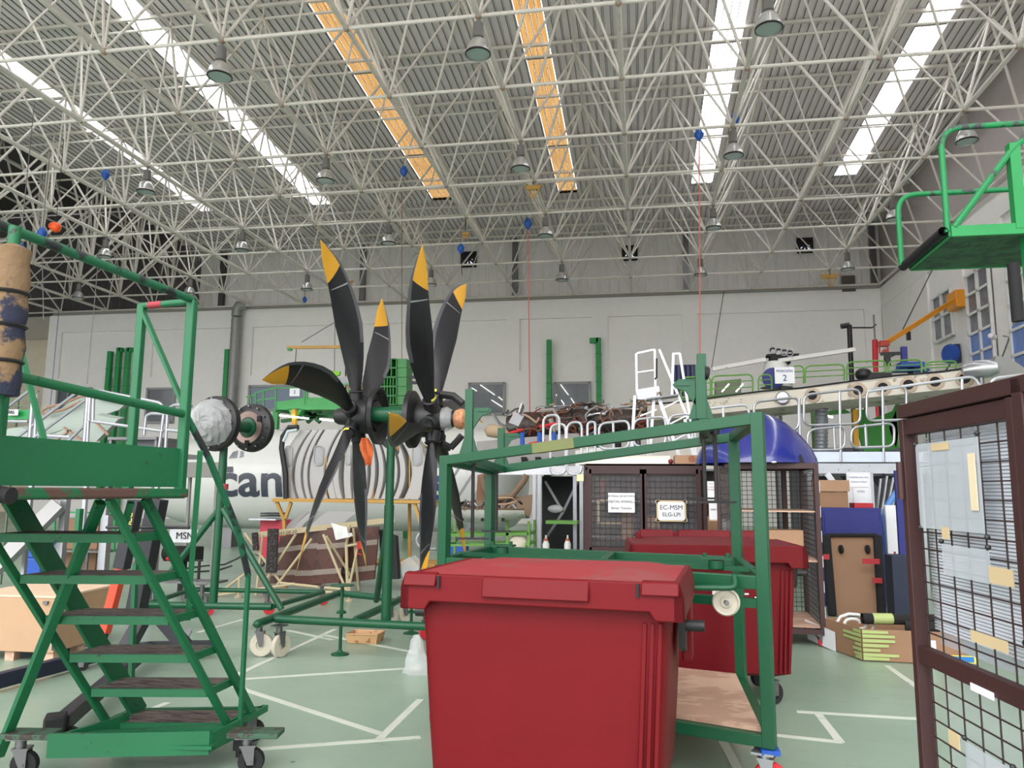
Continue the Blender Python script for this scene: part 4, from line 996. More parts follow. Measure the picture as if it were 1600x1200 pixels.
# cage 2, open front, with the blue cone on top
A2, B2 = V((.98, 9.15, 0)), V((1.93, 9.05, 0)); D2 = V((.06, 1.1, 0))
g2 = thing('mesh_cage', 'brown open-fronted mesh cage on red wheels carrying the big blue cone', 'cage', (1.4, 9.5, 0), 'brown mesh cages')
b = B()
for p in (A2, B2, A2+D2, B2+D2): b.bar(zz(p, .13), zz(p, 1.97), .05, .05)
for z in (1.95, .16):
    for p, q in ((A2, B2), (B2, B2+D2), (A2, A2+D2), (A2+D2, B2+D2)): b.bar(zz(p, z), zz(q, z), .05, .055)
m_ = (A2+B2)/2+D2; b.bar(zz(m_, .13), zz(m_, 1.97), .05, .05); m_ = A2.lerp(B2, .78)+D2; b.bar(zz(m_, .13), zz(m_, 1.97), .05, .05)
b.build('cage_frame', M_brown, g2, smooth=False)
b = B(); wire_grid(b, zz(B2, .16), D2, UP*1.8, 16, 32, .003); b.build('mesh_panel', M_mesh, g2, smooth=False)
b = B(); wire_grid(b, zz(A2, .16), D2, UP*1.8, 16, 32, .003); b.build('mesh_panel', M_mesh, g2, smooth=False)
b = B(); wire_grid(b, zz(A2+D2, .16), B2-A2, UP*1.8, 16, 32, .003); b.build('mesh_panel', M_mesh, g2, smooth=False)
for z in (1.44, .9, .2): b = B(); b.prism([zz(A2, z), zz(B2, z), zz(B2+D2, z), zz(A2+D2, z)], (0, 0, .015)); b.build('shelf', M_wood, g2, smooth=False)
b = B(); b.prism([zz(A2, 1.975), zz(B2, 1.975), zz(B2+D2, 1.975), zz(A2+D2, 1.975)], (0, 0, .012)); b.build('cage_top', M_brown, g2, smooth=False)
for i in range(6): b = B(); b.box(zz(B2, 1.72-.27*i)+V((.027, -.01, 0)), (.005, .03, .12)); b.build('reflector_strip', M_paper, g2, smooth=False)
for p in (A2, B2, A2+D2, B2+D2): caster(g2, zz(p, 0)+V((0, .05, 0)), .05, .03, .3, M_redw, top=.13)
mesh_door(g2, A2+V((-.0, -.03, 0)), V((-.16, -.62, 0)), .16, 1.93, 7, 24, .05, back=True)
paper('small printed sheet hanging on the narrow open cage door', 1105, 752, 1117, 782, 8.85, [('AVISO', .36, .06), ('MATERIAL', .2, .05), ('RETORNO', .06, .05)], ink=mat('red_ink', (170, 60, 60)))
paper('lower sheet framed in tan tape on the narrow open cage door', 1108, 786, 1121, 812, 8.85, [('MSM', .1, .12)], border=M_mtape)
t = boxthing('white and green antenna box on the middle cage shelf, marked ANTENNA', 1131, 812, 1156, 850, 9.2, .25, mat('pale_box', (214, 216, 212), .7), z0=.916)
text('lettering', 'ANTENNA', t, at(1143, 831, 9.19), (1, 0, 0), UP, .035, M_ink, .001)
boxthing('flat tan cardboard box on the middle shelf under the blue cone', 1198, 828, 1256, 850, 9.25, .35, M_cardl, z0=.916)
# blue cone
cc = at(1180, 727, 9.65); cz = 1.99
cn = thing('nose_cone', 'glossy blue blunt aircraft cone standing on top of the brown mesh cage', 'nose cone', (cc.x, 9.65, cz))
b = B(); prof = [(.70, 0), (.712, .0), (.70, .05), (.655, .15), (.585, .26), (.49, .38), (.37, .49), (.24, .57), (.11, .62), (0, .635)]
b.lathe(prof, (cc.x, 9.65, cz), UP, 48); b.lathe([(.69, 0), (.57, .25), (.36, .47), (0, .61)], (cc.x, 9.65, cz), UP, 32); b.build('cone_shell', M_blue, cn)
for k, an in enumerate((-2.05, -1.05, -.35, -2.7)):
    b = B(); c_ = V((cc.x, 9.65, cz)); pts = []
    for (r_, z_) in prof[2:6] if k % 2 == 0 else prof[2:4]: pts.append(c_+V(((r_+.003)*math.cos(an), (r_+.003)*math.sin(an), z_)))
    b.tube(pts, .0035, 5); b.build('seam', mat('seam_blue', (36, 42, 110), .4), cn)
b = B()
for an in (-2.0, -.95):
    b = B(); p = V((cc.x+.705*math.cos(an), 9.65+.705*math.sin(an), cz+.035)); b.prism([p+V((-.035, 0, -.035)), p+V((.035, 0, -.035)), p+V((0, .008, .06))], V((math.cos(an), math.sin(an), 0))*.012); b.build('notch', M_dark, cn, smooth=False)
b = B(); b.ball((cc.x+.1, 9.65-.72, cz-.0), .03, 8, .4); b.build('paper_scrap', M_paper, cn)
# things on top of the locker
t = thing('fairing_panel', 'long cream rounded aircraft panel lying on top of the brown locker', 'aircraft panel', at(980, 725, YG+.3))
b = B(); a, c = at(906, 727, YG+.3), at(1047, 727, YG+.3); rows = []
for i in range(8):
    s = i/7; h_ = .13*min(1, s*3+.15)
    rows.append([V((a.x+(c.x-a.x)*s, YG+.1+.5*(1-math.cos(PI*j/8))/2, 2.02+h_*math.sin(PI*j/8))) for j in range(9)])
b.grid(rows); n_ = len(rows[0]); b.f += [tuple(range(n_)), tuple(range(7*n_, 8*n_))]; b.m += [0, 0]; b.build('shell', mat('old_cream', (228, 222, 206), .5), t)
b = B(); p = at(1048, 721, YG+.05); b.ball(p, .035, 8); b.build('red_spot', mat('spot_red', (120, 30, 36)), t)
t = boxthing('cardboard box with an oval hand hole on the locker beside the blue cone', 1054, 711, 1098, 728, YG+.15, .4, M_cardl, z0=2.022)
b = B(); p = at(1081, 717, YG+.145); b.lathe([(0, 0), (.045, 0), (.045, .004), (0, .004)], p, V((0, -1, 0)), 14); b.build('hand_hole', mat('hole_brown', (150, 90, 60)), t)

# ================================================================== near brown mesh door at right
A3 = V((1.005, 3.12, 0)); u3 = V((.075, -.70, 0)); ZT3 = 1.93
g3 = thing('mesh_cage', 'brown mesh cage whose door fills the right edge, plastic sheets behind the wires', 'cage', (1.3, 3.0, 0), 'brown mesh cages')
def fr3(p, q, w_=.05, h_=.05, nm='door_frame'): b = B(); b.bar(p, q, w_, h_, up=UP if abs((q-p).normalized().z) < .9 else u3); b.build(nm, M_brown, g3, smooth=False, bevel=.003)
C3 = A3+u3
fr3(zz(A3, .12), zz(A3, ZT3), .055, .035); fr3(zz(C3, .12), zz(C3, ZT3), .055, .035)
for z in (ZT3-.03, 1.075, .15): fr3(zz(A3, z), zz(C3, z), .035, .06)
fr3(zz(A3, ZT3+.03)-u3*.02, zz(A3+u3*2.4, ZT3+.03), .06, .05, 'header_beam'); fr3(zz(A3+u3*1.07, .1), zz(A3+u3*1.07, ZT3+.05), .06, .05, 'cage_post')
for z in (1.1, .3): fr3(zz(A3+u3*1.07, z), zz(A3+u3*2.4, z), .05, .05, 'cage_rail')
sd = V((.9, .1, 0))
fr3(zz(A3+sd+V((0, .1, 0)), .1), zz(A3+sd+V((0, .1, 0)), ZT3), .05, .05, 'cage_post')
b = B(); wire_grid(b, zz(A3+V((.014, 0, 0))+u3*.04, .14), u3*.92, UP*(ZT3-.14), 6, 30, .0022); b.build('door_mesh', M_mesh, g3, smooth=False)
b = B(); wire_grid(b, zz(A3+u3*1.07, .14), u3*1.3, UP*(ZT3-.14), 8, 30, .0028); b.build('mesh_panel', M_mesh, g3, smooth=False)
b = B(); p = zz(A3, 1.70)+V((-.035, .0, 0)); b.cyl(p-UP*.07, p+UP*.07, .014, n=10); b.box(p+V((.012, 0, 0)), (.02, .02, .13)); b.build('hinge', M_brown, g3)
b = B(); p = zz(A3+u3*.99, 1.24)+V((-.02, 0, 0)); b.ball(p, .014, 10); b.box(p-UP*.03, (.012, .02, .05)); b.build('door_catch', M_black, g3)
off = V((.07, .01, 0))
M_slat = mat('clear_ribbed_plastic', (232, 236, 250), .25, alpha=.9)
b = B(); n_ = 62
for i in range(n_):
    z = 1.16+i*(ZT3-.06-1.16)/n_
    b.bar(zz(A3+off+u3*.0-V((.0,-.03,0)), z), zz(A3+off+u3*1.02, z), .012, .007)
b.build('ribbed_sheet', M_slat, g3, smooth=False)
b = B(); b.prism([zz(A3+off*1.3-u3*.06, 1.1), zz(A3+off*1.3+u3*.98, 1.1), zz(A3+off*1.3+u3*.98, ZT3-.05), zz(A3+off*1.3-u3*.06, ZT3-.05)], (.004, 0, 0)); b.build('clear_sheet', mat('hazy_plastic', (206, 212, 224), .25, alpha=.42), g3, smooth=False)
b = B(); b.prism([zz(A3+off+u3*.04, .18), zz(A3+off+u3*.98, .18), zz(A3+off+u3*.98, 1.04), zz(A3+off+u3*.04, 1.04)], (.004, 0, 0)); b.build('clear_sheet', mat('faint_plastic', (206, 216, 220), .2, alpha=.18), g3, smooth=False)
def patch(f0, z0, f1, z1, m, nm, o_=.012):
    nn = V((-o_, -.001, 0)); b = B(); b.prism([zz(A3+u3*f0, z0)+nn, zz(A3+u3*f1, z0)+nn, zz(A3+u3*f1, z1)+nn, zz(A3+u3*f0, z1)+nn], (-.002, 0, 0)); b.build(nm, m, g3, smooth=False)
patch(.12, 1.53, .72, 1.83, mat('document_pocket', (200, 206, 214), .3, alpha=.5), 'document_pocket')
patch(.33, 1.38, .74, 1.48, mat('document_pocket'  , (0, 0, 0)), 'label_pocket')
patch(.30, 1.80, .47, 1.825, M_mtape, 'tape_strip', .016); patch(.74, 1.385, .92, 1.435, M_mtape, 'tape_strip', .016); patch(.55, 1.19, .84, 1.225, M_mtape, 'tape_strip', .016)
patch(.64, 1.60, .70, 1.78, mat('peeling_tape', (222, 206, 176), .6), 'peeling_tape', .018); patch(.35, 1.50, .42, 1.54, M_mtape, 'tape_strip', .016); patch(.42, .72, .80, .86, mat('document_pocket', (0, 0, 0)), 'label_pocket'); patch(.28, .82, .38, .87, M_mtape, 'tape_strip', .016)
b = B(); b.bar(zz(A3+u3*.1, 1.50)+V((.12, 0, 0)), zz(A3+u3*.95, 1.46)+V((.12, 0, 0)), .02, .03); b.build('wooden_lath', M_wood, g3, smooth=False)
b = B(); b.box(zz(A3+u3*.62, 1.048)-V((.02, 0, 0)), (.004, .13, .022), .1); b.build('white_sticker', M_paper, g3, smooth=False)
for f, z in ((.12, 1.83), (.72, 1.84), (.12, 1.53), (.74, 1.52), (.33, 1.49), (.74, 1.49), (.42, .87), (.80, .87)):
    b = B(); b.ball(zz(A3+u3*f, z)-V((.014, 0, 0)), .009, 6); b.build('cable_tie', M_black, g3)

# ================================================================== blue cabinet, board dolly, boxes on the right
YK = 12.3
a, c = at(1284, 793, YK), at(1385, 935, YK)
kb = thing('storage_cabinet', 'plain dark blue cabinet with cartons on top, behind the cardboard-coloured dolly', 'cabinet', ((a.x+c.x)/2, YK, 0))
b = B(); b.box(((a.x+c.x)/2, YK+.3, a.z/2), (c.x-a.x, .6, a.z)); b.build('cabinet_body', M_cab, kb, smooth=False, bevel=.01)
b = B(); b.box(((a.x+c.x)/2, YK-.008, a.z/2), (c.x-a.x-.06, .015, a.z-.1)); b.build('cabinet_door', M_cab, kb, smooth=False, bevel=.004)
boxthing('brown carton with green tape pieces, on top of the blue cabinet', 1280, 768, 1326, 793, YK+.05, .45, M_card, z0=a.z)
boxthing('pale tan carton lid on top of the brown carton over the cabinet', 1279, 750, 1328, 768, YK+.02, .5, M_cardl)
boxthing('shallow red tray at the right of the cabinet top', 1335, 786, 1365, 793, YK+.1, .3, mat('tray_red', (180, 30, 40), .5), 'parts_tray', 'tray', z0=a.z)
b = B(); a_, c_ = at(1322, 738, YK+.83), at(1362, 792, YK+.83); b.box(((a_.x+c_.x)/2, YK+.83, a_.z/2), (c_.x-a_.x, .03, a_.z)); tag(b.build('notice_board', M_aluw, None, False), 'pale tall board behind the blue cabinet carrying two printed sheets', 'board')
paper('upper printed notice sheet hanging behind the blue cabinet', 1326, 741, 1358, 761, YK+.8, [('NORMAS DE USO', .25, .13), ('ZONA DE TRABAJO', -.1, .1)], group='notices behind the cabinet', ink=M_bink)
paper('lower printed notice sheet hanging behind the blue cabinet', 1333, 762, 1358, 786, YK+.8, [('AVISO', .25, .13)], group='notices behind the cabinet', ink=M_bink)
dl = thing('board_dolly', 'flat tan board dolly stood on end with two casters and black foam edges', 'dolly', at(1330, 960, 11.4))
Yd = 11.35; P4 = [at(x, y, Yd+dy) for x, y, dy in ((1300, 962, 0), (1377, 962, 0), (1370, 836, .35), (1290, 836, .35))]
b = B(); b.prism(P4, (0, .03, 0)); b.build('board', M_card, dl, smooth=False)
M_foam = mat('black_foam', (32, 32, 34), .95)
for i, (s0, s1) in enumerate(((0, 3), (1, 2), (2, 3))):
    b = B(); b.bar(P4[s0]-V((0, .03, 0)), P4[s1]-V((0, .03, 0)), .11 if i < 2 else .05, .08, up=V((0, 1, 0))); b.build('foam_edge', M_foam, dl, bevel=.02)
for f in (.25, .76):
    p = P4[3].lerp(P4[2], f)-V((0, .03, .17)); k = B(); k.box(p+V((0, .02, .03)), (.12, .01, .1)); k.cyl(p, p-V((0, .06, 0)), .03, n=10); o = k.build('caster', M_steel, dl)
    w_ = B(); w_.lathe([(.01, -.018), (.05, -.018), (.062, -.01), (.062, .01), (.05, .018), (.01, .018)], p-V((0, .09, .02)), V((1, .2, 0)), 16); w_.build('wheel', M_rub, o)
for px, py, w_ in ((1361, 877, .22), (1371, 907, .12), (1291, 870, .08)):
    p = at(px, py, Yd-.04); b = B(); b.box(p, (w_, .01, .07)); b.build('red_tape', mat('tape_red2', (178, 40, 50), .5), dl, smooth=False)
# open carton with green tape
q0, q1, q2 = atz(1349, 1033, .0), atz(1432, 1037, .0), atz(1302, 1016, .0)
q2 = q0+(q2-q0)*1.35; hb = .57
hb = .30
bx = thing('open_carton', 'long open cardboard carton patched with pale green tape on the floor', 'carton', q0)
far_r = q1+(q1-q0)*.9
for p, q in ((q0, far_r), (q0, q2), (q2, q2+V((1.2, .25, 0))), (far_r, far_r+V((.1, 1.0, 0)))):
    b = B(); b.bar(zz(p, hb/2+.01), zz(q, hb/2+.01), .012, hb); b.build('carton_side', M_card, bx, smooth=False)
b = B(); b.prism([zz(q0, .005), zz(far_r, .005), zz(far_r+V((.1, 1.0, 0)), .005), zz(q2, .005)], (0, 0, .008)); b.build('carton_bottom', M_card, bx, smooth=False)
ud = (q1-q0).normalized(); ul = (q2-q0).normalized(); nf = V((ud.y, -ud.x, 0))*.012; nl = V((-ul.y, ul.x, 0))*.012
if nl.y > 0 and nl.x > 0: nl = -nl
for i, (z, l, ll) in enumerate(((.285, .24, .12), (.245, .30, .3), (.20, .30, .3), (.155, .24, .1), (.11, .16, .14), (.065, .33, .12), (.03, .24, .1))):
    b = B(); p = zz(q0, z)+nf*1.2
    b.prism([p-UP*.016, p+ud*l-UP*.012, p+ud*l+UP*.014, p+UP*.018], nf*.3)
    p2 = zz(q0, z)+nl*1.2; b.prism([p2-UP*.016, p2+ul*ll-UP*.012, p2+ul*ll+UP*.014, p2+UP*.018], nl*.3); b.build('green_tape', M_tape, bx, smooth=False)
b = B(); p = zz(q0+ul*.45, .0)+nl*1.5; b.prism([p, p+ul*.55+UP*.03, p+ul*.6+UP*.24, p+UP*.2], nl*.3); s_ = b.build('paper_label', M_paper, bx, smooth=False)
text('lettering', 'MSM', s_, zz(q0+ul*.73, .165)+nl*2.4, -ul, UP, .07, M_bink, .001)
b = B(); p = zz(q0+ud*.47, .03)+nf*1.3; b.prism([p+UP*.08, p+ud*.2+UP*.08, p+ud*.2+UP*.2, p+UP*.2], nf*.2); b.build('handling_mark', M_paper, bx, smooth=False)
for dx, dz in ((.05, .15), (.1, .13), (.14, .16), (.09, .18)):
    b = B(); b.box(zz(q0+ud*(.47+dx), .03+dz-.02)+nf*1.6, (.05, .004, .03), .2); b.build('mark_figure', M_ink, bx, smooth=False)
b = B(); p = zz(q0+ud*.62, .03)+nf*1.3; b.prism([p, p+ud*.4, p+ud*.4+UP*.07, p+UP*.07], nf*.2); b.build('yellow_label', mat('label_yellow', (230, 214, 90)), bx, smooth=False)
b = B(); p = zz(q0+ud*.64, .04)+nf*1.6; b.prism([p, p+ud*.36, p+ud*.36+UP*.05, p+UP*.05], nf*.2); b.build('blue_label', mat('label_blue', (40, 120, 190)), bx, smooth=False)
# foam rolls in the carton
cx_ = q0+ud*.3+V((0, .25, 0))
b = B(); rn = [];
for i in range(22):
    t_ = i/21*4.2*PI; rn.append(zz(q0+ul*.35+V((.15, .1, 0)), .30)+V(((.06+.012*t_)*math.cos(t_), 0, (.03+.008*t_)*math.sin(t_))))
b.tube(rn, .016, 6); tag(b.build('foam_roll', mat('white_foam', (222, 222, 218), .9)), 'white foam sheet rolled up in the left part of the open carton', 'foam roll')
for k, (dx, dy, ln, an, lb) in enumerate(((.10, .35, .8, .1, 'dark foam pipe with pale green tape lying at the back of the open carton'), (.45, .15, .7, -.2, 'black foam pipe lying at the front of the open carton'))):
    p = zz(q0+ud*dx+V((0, dy, 0)), .33+.03*(1-k)); d_ = V((math.cos(an), math.sin(an), 0))
    t = thing('foam_pipe', lb, 'foam pipe', p, 'foam pipes in the carton'); b = B(); b.cyl(p, p+d_*ln, .055, n=14, cap=False); b.cyl(p, p+d_*ln, .03, n=12, cap=False); b.build('pipe', M_foam, t)
    if k == 0: b = B(); b.cyl(p+d_*.1, p+d_*.3, .058, n=14, cap=False); b.build('green_tape', M_tape, t)
# tall blue panel and bits behind
boxthing('tall narrow blue partition panel left of the near brown mesh door', 1398, 735, 1428, 930, 10.8, .06, M_cab, 'partition_panel', 'panel', z0=0)
boxthing('dark navy low block in front of the tall blue panel', 1393, 868, 1426, 950, 10.2, .3, mat('navy', (30, 40, 62), .6), 'navy_block', 'block', z0=0)
t = thing('red_stool', 'small red tubular stool frame between the cabinet and the blue panel', 'stool', atz(1395, 925, 0))
for x0_, y0_, x1_, y1_ in ((1386, 872, 1392, 925), (1398, 862, 1404, 925), (1386, 872, 1404, 870)):
    b = B(); b.cyl(at(x0_, y0_, 12.0), at(x1_, y1_, 12.0), .015, n=8); b.build('frame_tube', mat('tape_red2', (178, 40, 50)), t)
b = B(); p_, q_ = at(1386, 787, 12.95), at(1402, 768, 12.95); b.rtube([V((p_.x-.05, 12.95, 0)), V((p_.x-.05, 12.95, p_.z-.1)), q_], .05, .3, 12); tag(b.build('blue_pipe', mat('light_blue', (90, 140, 210), .4)), 'light blue pipe sticking up between the cabinet and the blue panel', 'pipe')
b = B(); p_ = at(1391, 805, 12.6); b.box((p_.x, 12.6, (p_.z+.15)/2), (.16, .1, p_.z+.15)); tag(b.build('white_carton', M_paper, None, False, .01), 'tall narrow white carton standing right of the blue cabinet', 'box')
for k in range(7):
    b = B(); p_, q_ = at(1372+4*k, 785, 13.3+.07*k), at(1376+5*k, 748-2*(k % 3), 13.3+.07*k); b.bar(p_-(q_-p_)*(p_.z/(q_-p_).z), q_, .05, .02); tag(b.build('metal_strip', (M_alu, M_black)[k % 2]), 'thin metal strip leaning behind the blue cabinet', 'metal strip', 'leaning metal strips')
# ================================================================== the white aircraft fuselage behind
YF, ZF, RF = 21.0, 1.95, 1.43
xf0, xf1 = at(215, 760, YF).x, at(742, 700, YF-1.2).x
fz = thing('aircraft_fuselage', 'white aircraft fuselage with large dark lettering, behind the yellow rack', 'aircraft', (xf0, YF, 0))
b = B(); rows = []
def fring(x, r, zc): return [V((x, YF+r*math.cos(a), zc+r*math.sin(a))) for a in [2*PI*k/40 for k in range(40)]]
L_ = [(0, .05, -.35), (.25, .45, -.3), (.8, .85, -.2), (1.6, 1.18, -.1), (2.6, 1.38, -.02), (3.4, RF, 0)]
for dx, r, dz in L_: rows.append(fring(xf0+dx, r, ZF+dz))
x = xf0+4.2
while x < xf1+.2: rows.append(fring(x, RF, ZF)); x += .8
for dx, r in ((.0, RF), (.6, 1.38), (1.1, 1.25), (1.5, 1.0), (1.65, .6), (1.7, .05)): rows.append(fring(xf1+.2+dx*.6, r, ZF+.0))
b.grid(rows, closed=True); b.build('fuselage_shell', M_fus, fz)
def fus_pt(px, py, out=.012):
    """point of the near fuselage side seen at a pixel"""
    d = ray(px, py); o = V((0, 0, EYE)); R = RF+out
    A_ = d.y**2+d.z**2; B_ = 2*(d.y*(o.y-YF)+d.z*(o.z-ZF)); C_ = (o.y-YF)**2+(o.z-ZF)**2-R*R
    q = B_*B_-4*A_*C_
    t = (-B_-math.sqrt(max(q, 0)))/(2*A_); return o+d*t
def wrap_text(s, pxl, pxr, pyb, pyt, m, name='lettering'):
    cu = bpy.data.curves.new(name, 'FONT'); cu.body = s; cu.size = 1; cu.offset = .022; t = bpy.data.objects.new('tmp', cu); C.objects.link(t)
    me = bpy.data.meshes.new_from_object(t.evaluated_get(bpy.context.evaluated_depsgraph_get())); bpy.data.objects.remove(t)
    import bmesh
    bm = bmesh.new(); bm.from_mesh(me)
    xs_ = [v.co.x for v in bm.verts]; ys_ = [v.co.y for v in bm.verts]; a0, a1 = min(xs_), max(xs_); c0_, c1_ = min(ys_), max(ys_)
    for k in range(1, 9):
        y = c0_+(c1_-c0_)*k/9; g = bm.verts[:]+bm.edges[:]+bm.faces[:]
        bmesh.ops.bisect_plane(bm, geom=g, plane_co=(0, y, 0), plane_no=(0, 1, 0))
    l = fus_pt(pxl, pyb); r = fus_pt(pxr, pyb); zt_ = fus_pt((pxl+pxr)/2, pyt).z; zb4 = fus_pt((pxl+pxr)/2, pyb).z
    vs = []
    for v in bm.verts:
        fx = (v.co.x-a0)/(a1-a0); fy = (v.co.y-c0_)/(c1_-c0_); z = zb4+(zt_-zb4)*fy; R = RF+.012
        vs.append(V((l.x+(r.x-l.x)*fx, YF-math.sqrt(max(0, R*R-(z-ZF)**2)), z)))
    bm.verts.index_update(); q = B(); q.add(vs, [tuple(v.index for v in f.verts) for f in bm.faces]); bm.free()
    return q.build(name, m, fz, smooth=False)
M_let = mat('charcoal_lettering', (52, 58, 70), .4)
wrap_text('canar', 341, 512, 777, 739, M_let)
wrap_text('es', 648, 697, 783, 743, mat('blue_lettering', (40, 52, 130), .4))
b = B(); P4 = [fus_pt(x, y, .014) for x, y in ((352, 729), (364, 729), (364, 738), (352, 738))]; b.add(P4, [(0, 1, 2, 3)]); b.build('letter_mark', M_let, fz, smooth=False)
for pts in (((357, 716), (364, 706), (372, 704), (370, 715)), ((374, 715), (376, 704), (381, 706), (380, 713))):
    b = B(); b.add([fus_pt(x, y, .016) for x, y in pts], [(0, 1, 2, 3)]); b.build('cockpit_window', M_pane, fz, smooth=False)
for x0_, y0_ in ((687, 722), (719, 722), (660, 722), (300, 735)):
    b = B(); r_ = rounded([fus_pt(x, y, .016) for x, y in ((x0_-6, y0_-9), (x0_+5, y0_-9), (x0_+5, y0_+9), (x0_-6, y0_+9))], .06, True, 4); b.add(r_, [tuple(range(len(r_)))]); b.build('cabin_window', mat('grey_window', (126, 128, 132), .2), fz, smooth=False)
b = B(); b.tube([fus_pt(x, y, .004) for x, y in ((700, 668), (716, 682), (727, 705), (730, 730), (728, 760))], .012, 5); b.build('door_seam', mat('seam_grey', (170, 170, 168)), fz)
b = B(); b.tube([fus_pt(x, y, .01) for x, y in ((462, 708-20), (468, 726-20))], .01, 5); b.build('probe', M_steel, fz)
for x_ in (xf0+3, xf1-1): b = B(); b.box((x_, YF, .35), (.5, .5, .7)); b.build('support_jack', M_steel, fz, smooth=False)

# ================================================================== long wing with round openings, right
WA, WB = at(735, 668, 21.0), at(1548, 574, 15.6)
wg = thing('aircraft_wing', 'long pale aircraft wing with a row of round leading-edge openings, crossing the right half', 'aircraft wing', WA)
wd_ = (WB-WA); wn = V((-wd_.y, wd_.x, 0)).normalized()
if wn.y < 0: wn = -wn
M_wing = mat('aged_wing_skin', (206, 200, 186), .5, wear=(150, 138, 118), ws=2.5, wa=.58)
def wpt(f, back, up): return WA+wd_*f+wn*back+UP*up
b = B(); rows = []
for i in range(21):
    f = .34+.66*i/20; h_ = .33; rows.append([wpt(f, 0, -h_), wpt(f, 0, .0), wpt(f, .25, .07), wpt(f, 1.0, .1), wpt(f, 1.9, .0), wpt(f, 1.0, -h_-.08), wpt(f, .3, -h_-.06)])
b.grid(rows, closed=True); b.f += [tuple(range(7)), tuple(range(140, 147))]; b.m += [0, 0]; b.build('wing_box', M_wing, wg)
rows = []
b = B()
for i in range(9):
    f = .10+.26*i/8; rows.append([wpt(f, .5, -.3), wpt(f, .5, .02), wpt(f, 1.2, .1), wpt(f, 1.9, 0), wpt(f, 1.2, -.4)])
b.grid(rows, closed=True); b.build('inner_wing', mat('soiled_skin', (176, 164, 148), .6, wear=(96, 78, 64), ws=4, wa=.52), wg)
for px, py in ((1271, 609), (1342, 600), (1380, 595), (1420, 590), (1463, 585), (1508, 579)):
    # find the distance along the wing seen at px
    f = min((i/400 for i in range(401)), key=lambda t: abs((800+F*(wpt(t, 0, 0)).dot(_r)/((wpt(t, 0, 0)-V((0, 0, EYE))).dot(_f)))-px))
    c_ = wpt(f, -.01, -.16); b = B(); b.lathe([(.10, 0), (.16, .0), (.16, .02), (.10, .03), (.10, 0)], c_, -wn, 20); b.build('rib_ring', mat('ring_tan', (176, 158, 136), .5), wg)
    b = B(); b.lathe([(0, .005), (.105, .005), (.105, -.02)], c_, -wn, 20); b.build('rib_opening', M_dark, wg)
c_ = wpt(.70, -.12, -.15); b = B(); b.lathe([(.0, 0), (.12, .01), (.15, .06), (.15, .3)], c_-wd_.normalized()*.1, V((.3, 1, 0)), 18); b.build('landing_light', M_alu, wg)
b = B(); b.tube([wpt(f, .02, .03+.015*((i*7) % 3)) for i, f in enumerate([.3+.07*k for k in range(11)])], .02, 5); b.build('edge_cable', M_dark, wg)
for f in (.38, .62, .97): b = B(); p = wpt(f, .8, -.3); b.cyl(V((p.x, p.y, 0)), p, .09, n=10); b.build('wing_support', M_steel, wg)
t = thing('wing_tip_light', 'silver oval pod at the far right end of the long wing', 'aircraft part', at(1532, 576, 15.4))
p = at(1532, 577, 15.3); b = B(); b.lathe([(0, -.32), (.12, -.27), (.17, -.1), (.17, .12), (.12, .28), (0, .32)], p, (WB-WA).normalized(), 18); b.build('pod', mat('pod_silver', (170, 172, 174), .25, .7), t)
b = B(); b.prism([at(1556, 556, 15.6), at(1575, 558, 15.6), at(1640, 600, 15.6), at(1640, 640, 15.6), at(1575, 605, 15.6), at(1548, 590, 15.6)], V((.1, .8, 0))); tag(b.build('flap_panel', mat('grey_flap', (138, 138, 136), .5)), 'grey pointed aircraft flap rising behind the brown door at the right edge', 'aircraft panel')
b = B(); b.cyl(p-V((.0, 0, .1)), V((p.x, p.y, 0)), .05, n=8); b.build('pod_stand', M_steel, t)

# exposed engine: core and tangled pipes
en = thing('turboprop_engine', 'exposed brown aircraft engine with tangled pipes at the wing, behind silver guard rails', 'engine', at(880, 700, 18))
e0, e1 = at(790, 665, 18.2), at(1010, 652, 18.2)
b = B(); ax = (e1-e0); b.lathe([(.0, 0), (.25, .05), (.32, .5), (.28, 1.2), (.33, 2.0), (.26, 2.7), (.2, ax.length)], e0-UP*.02, ax.normalized(), 20); b.build('engine_core', mat('engine_brown', (74, 62, 56), .5, .3, wear=(50, 44, 42), ws=14, wa=.5), en)
rn = random.Random(11); cols_ = [mat('pipe_brown', (120, 88, 68), .5), M_steel, M_black, mat('hose_tan', (176, 150, 124), .6), M_alu, mat('rust_brown', (0, 0, 0))]
for k in range(72):
    t0 = rn.uniform(0, .95); an = rn.uniform(PI*.5, PI*1.5) ; pts = []
    for j in range(6):
        an += rn.uniform(-.6, .6); t0 = min(1.0, max(-.05, t0+rn.uniform(-.05, .09))); r_ = .33+rn.uniform(0, .14)
        pts.append(e0+ax*t0+V((0, r_*math.cos(an), r_*math.sin(an))))
    b = B(); b.rtube(pts, rn.choice((.012, .018, .026)), .1, 5, seg=2); b.build('engine_pipe', cols_[k % 6], en)
for px, py, r_ in ((948, 650, .15), (962, 648, .14), (1014, 620, .17), (1022, 618, .15)):
    b = B(); c_ = at(px, py, 17.5); b.tube([c_+V((r_*math.cos(a), .02*a, r_*math.sin(a))) for a in [k*PI/8 for k in range(15)]], .02, 6); b.build('hose_loop', mat('pipe_brown', (0, 0, 0)), en)
b = B(); b.cyl(at(860, 655, 17.6), at(868, 668, 17.55)+V((0, 0, -.1)), .06, n=10); b.tube([at(845, 642, 17.5), at(865, 640, 17.45), at(872, 655, 17.4), at(871, 672, 17.4)], .05, 8); b.build('exhaust_strap', mat('strap_grey', (140, 134, 128), .6), en)
b = B(); b.cyl(e0.lerp(e1, .3)-UP*.3, V((e0.lerp(e1, .3).x, e0.y, 0)), .08); b.cyl(e0.lerp(e1, .8)-UP*.3, V((e0.lerp(e1, .8).x, e0.y, 0)), .08); b.build('engine_stand', M_dark, en)
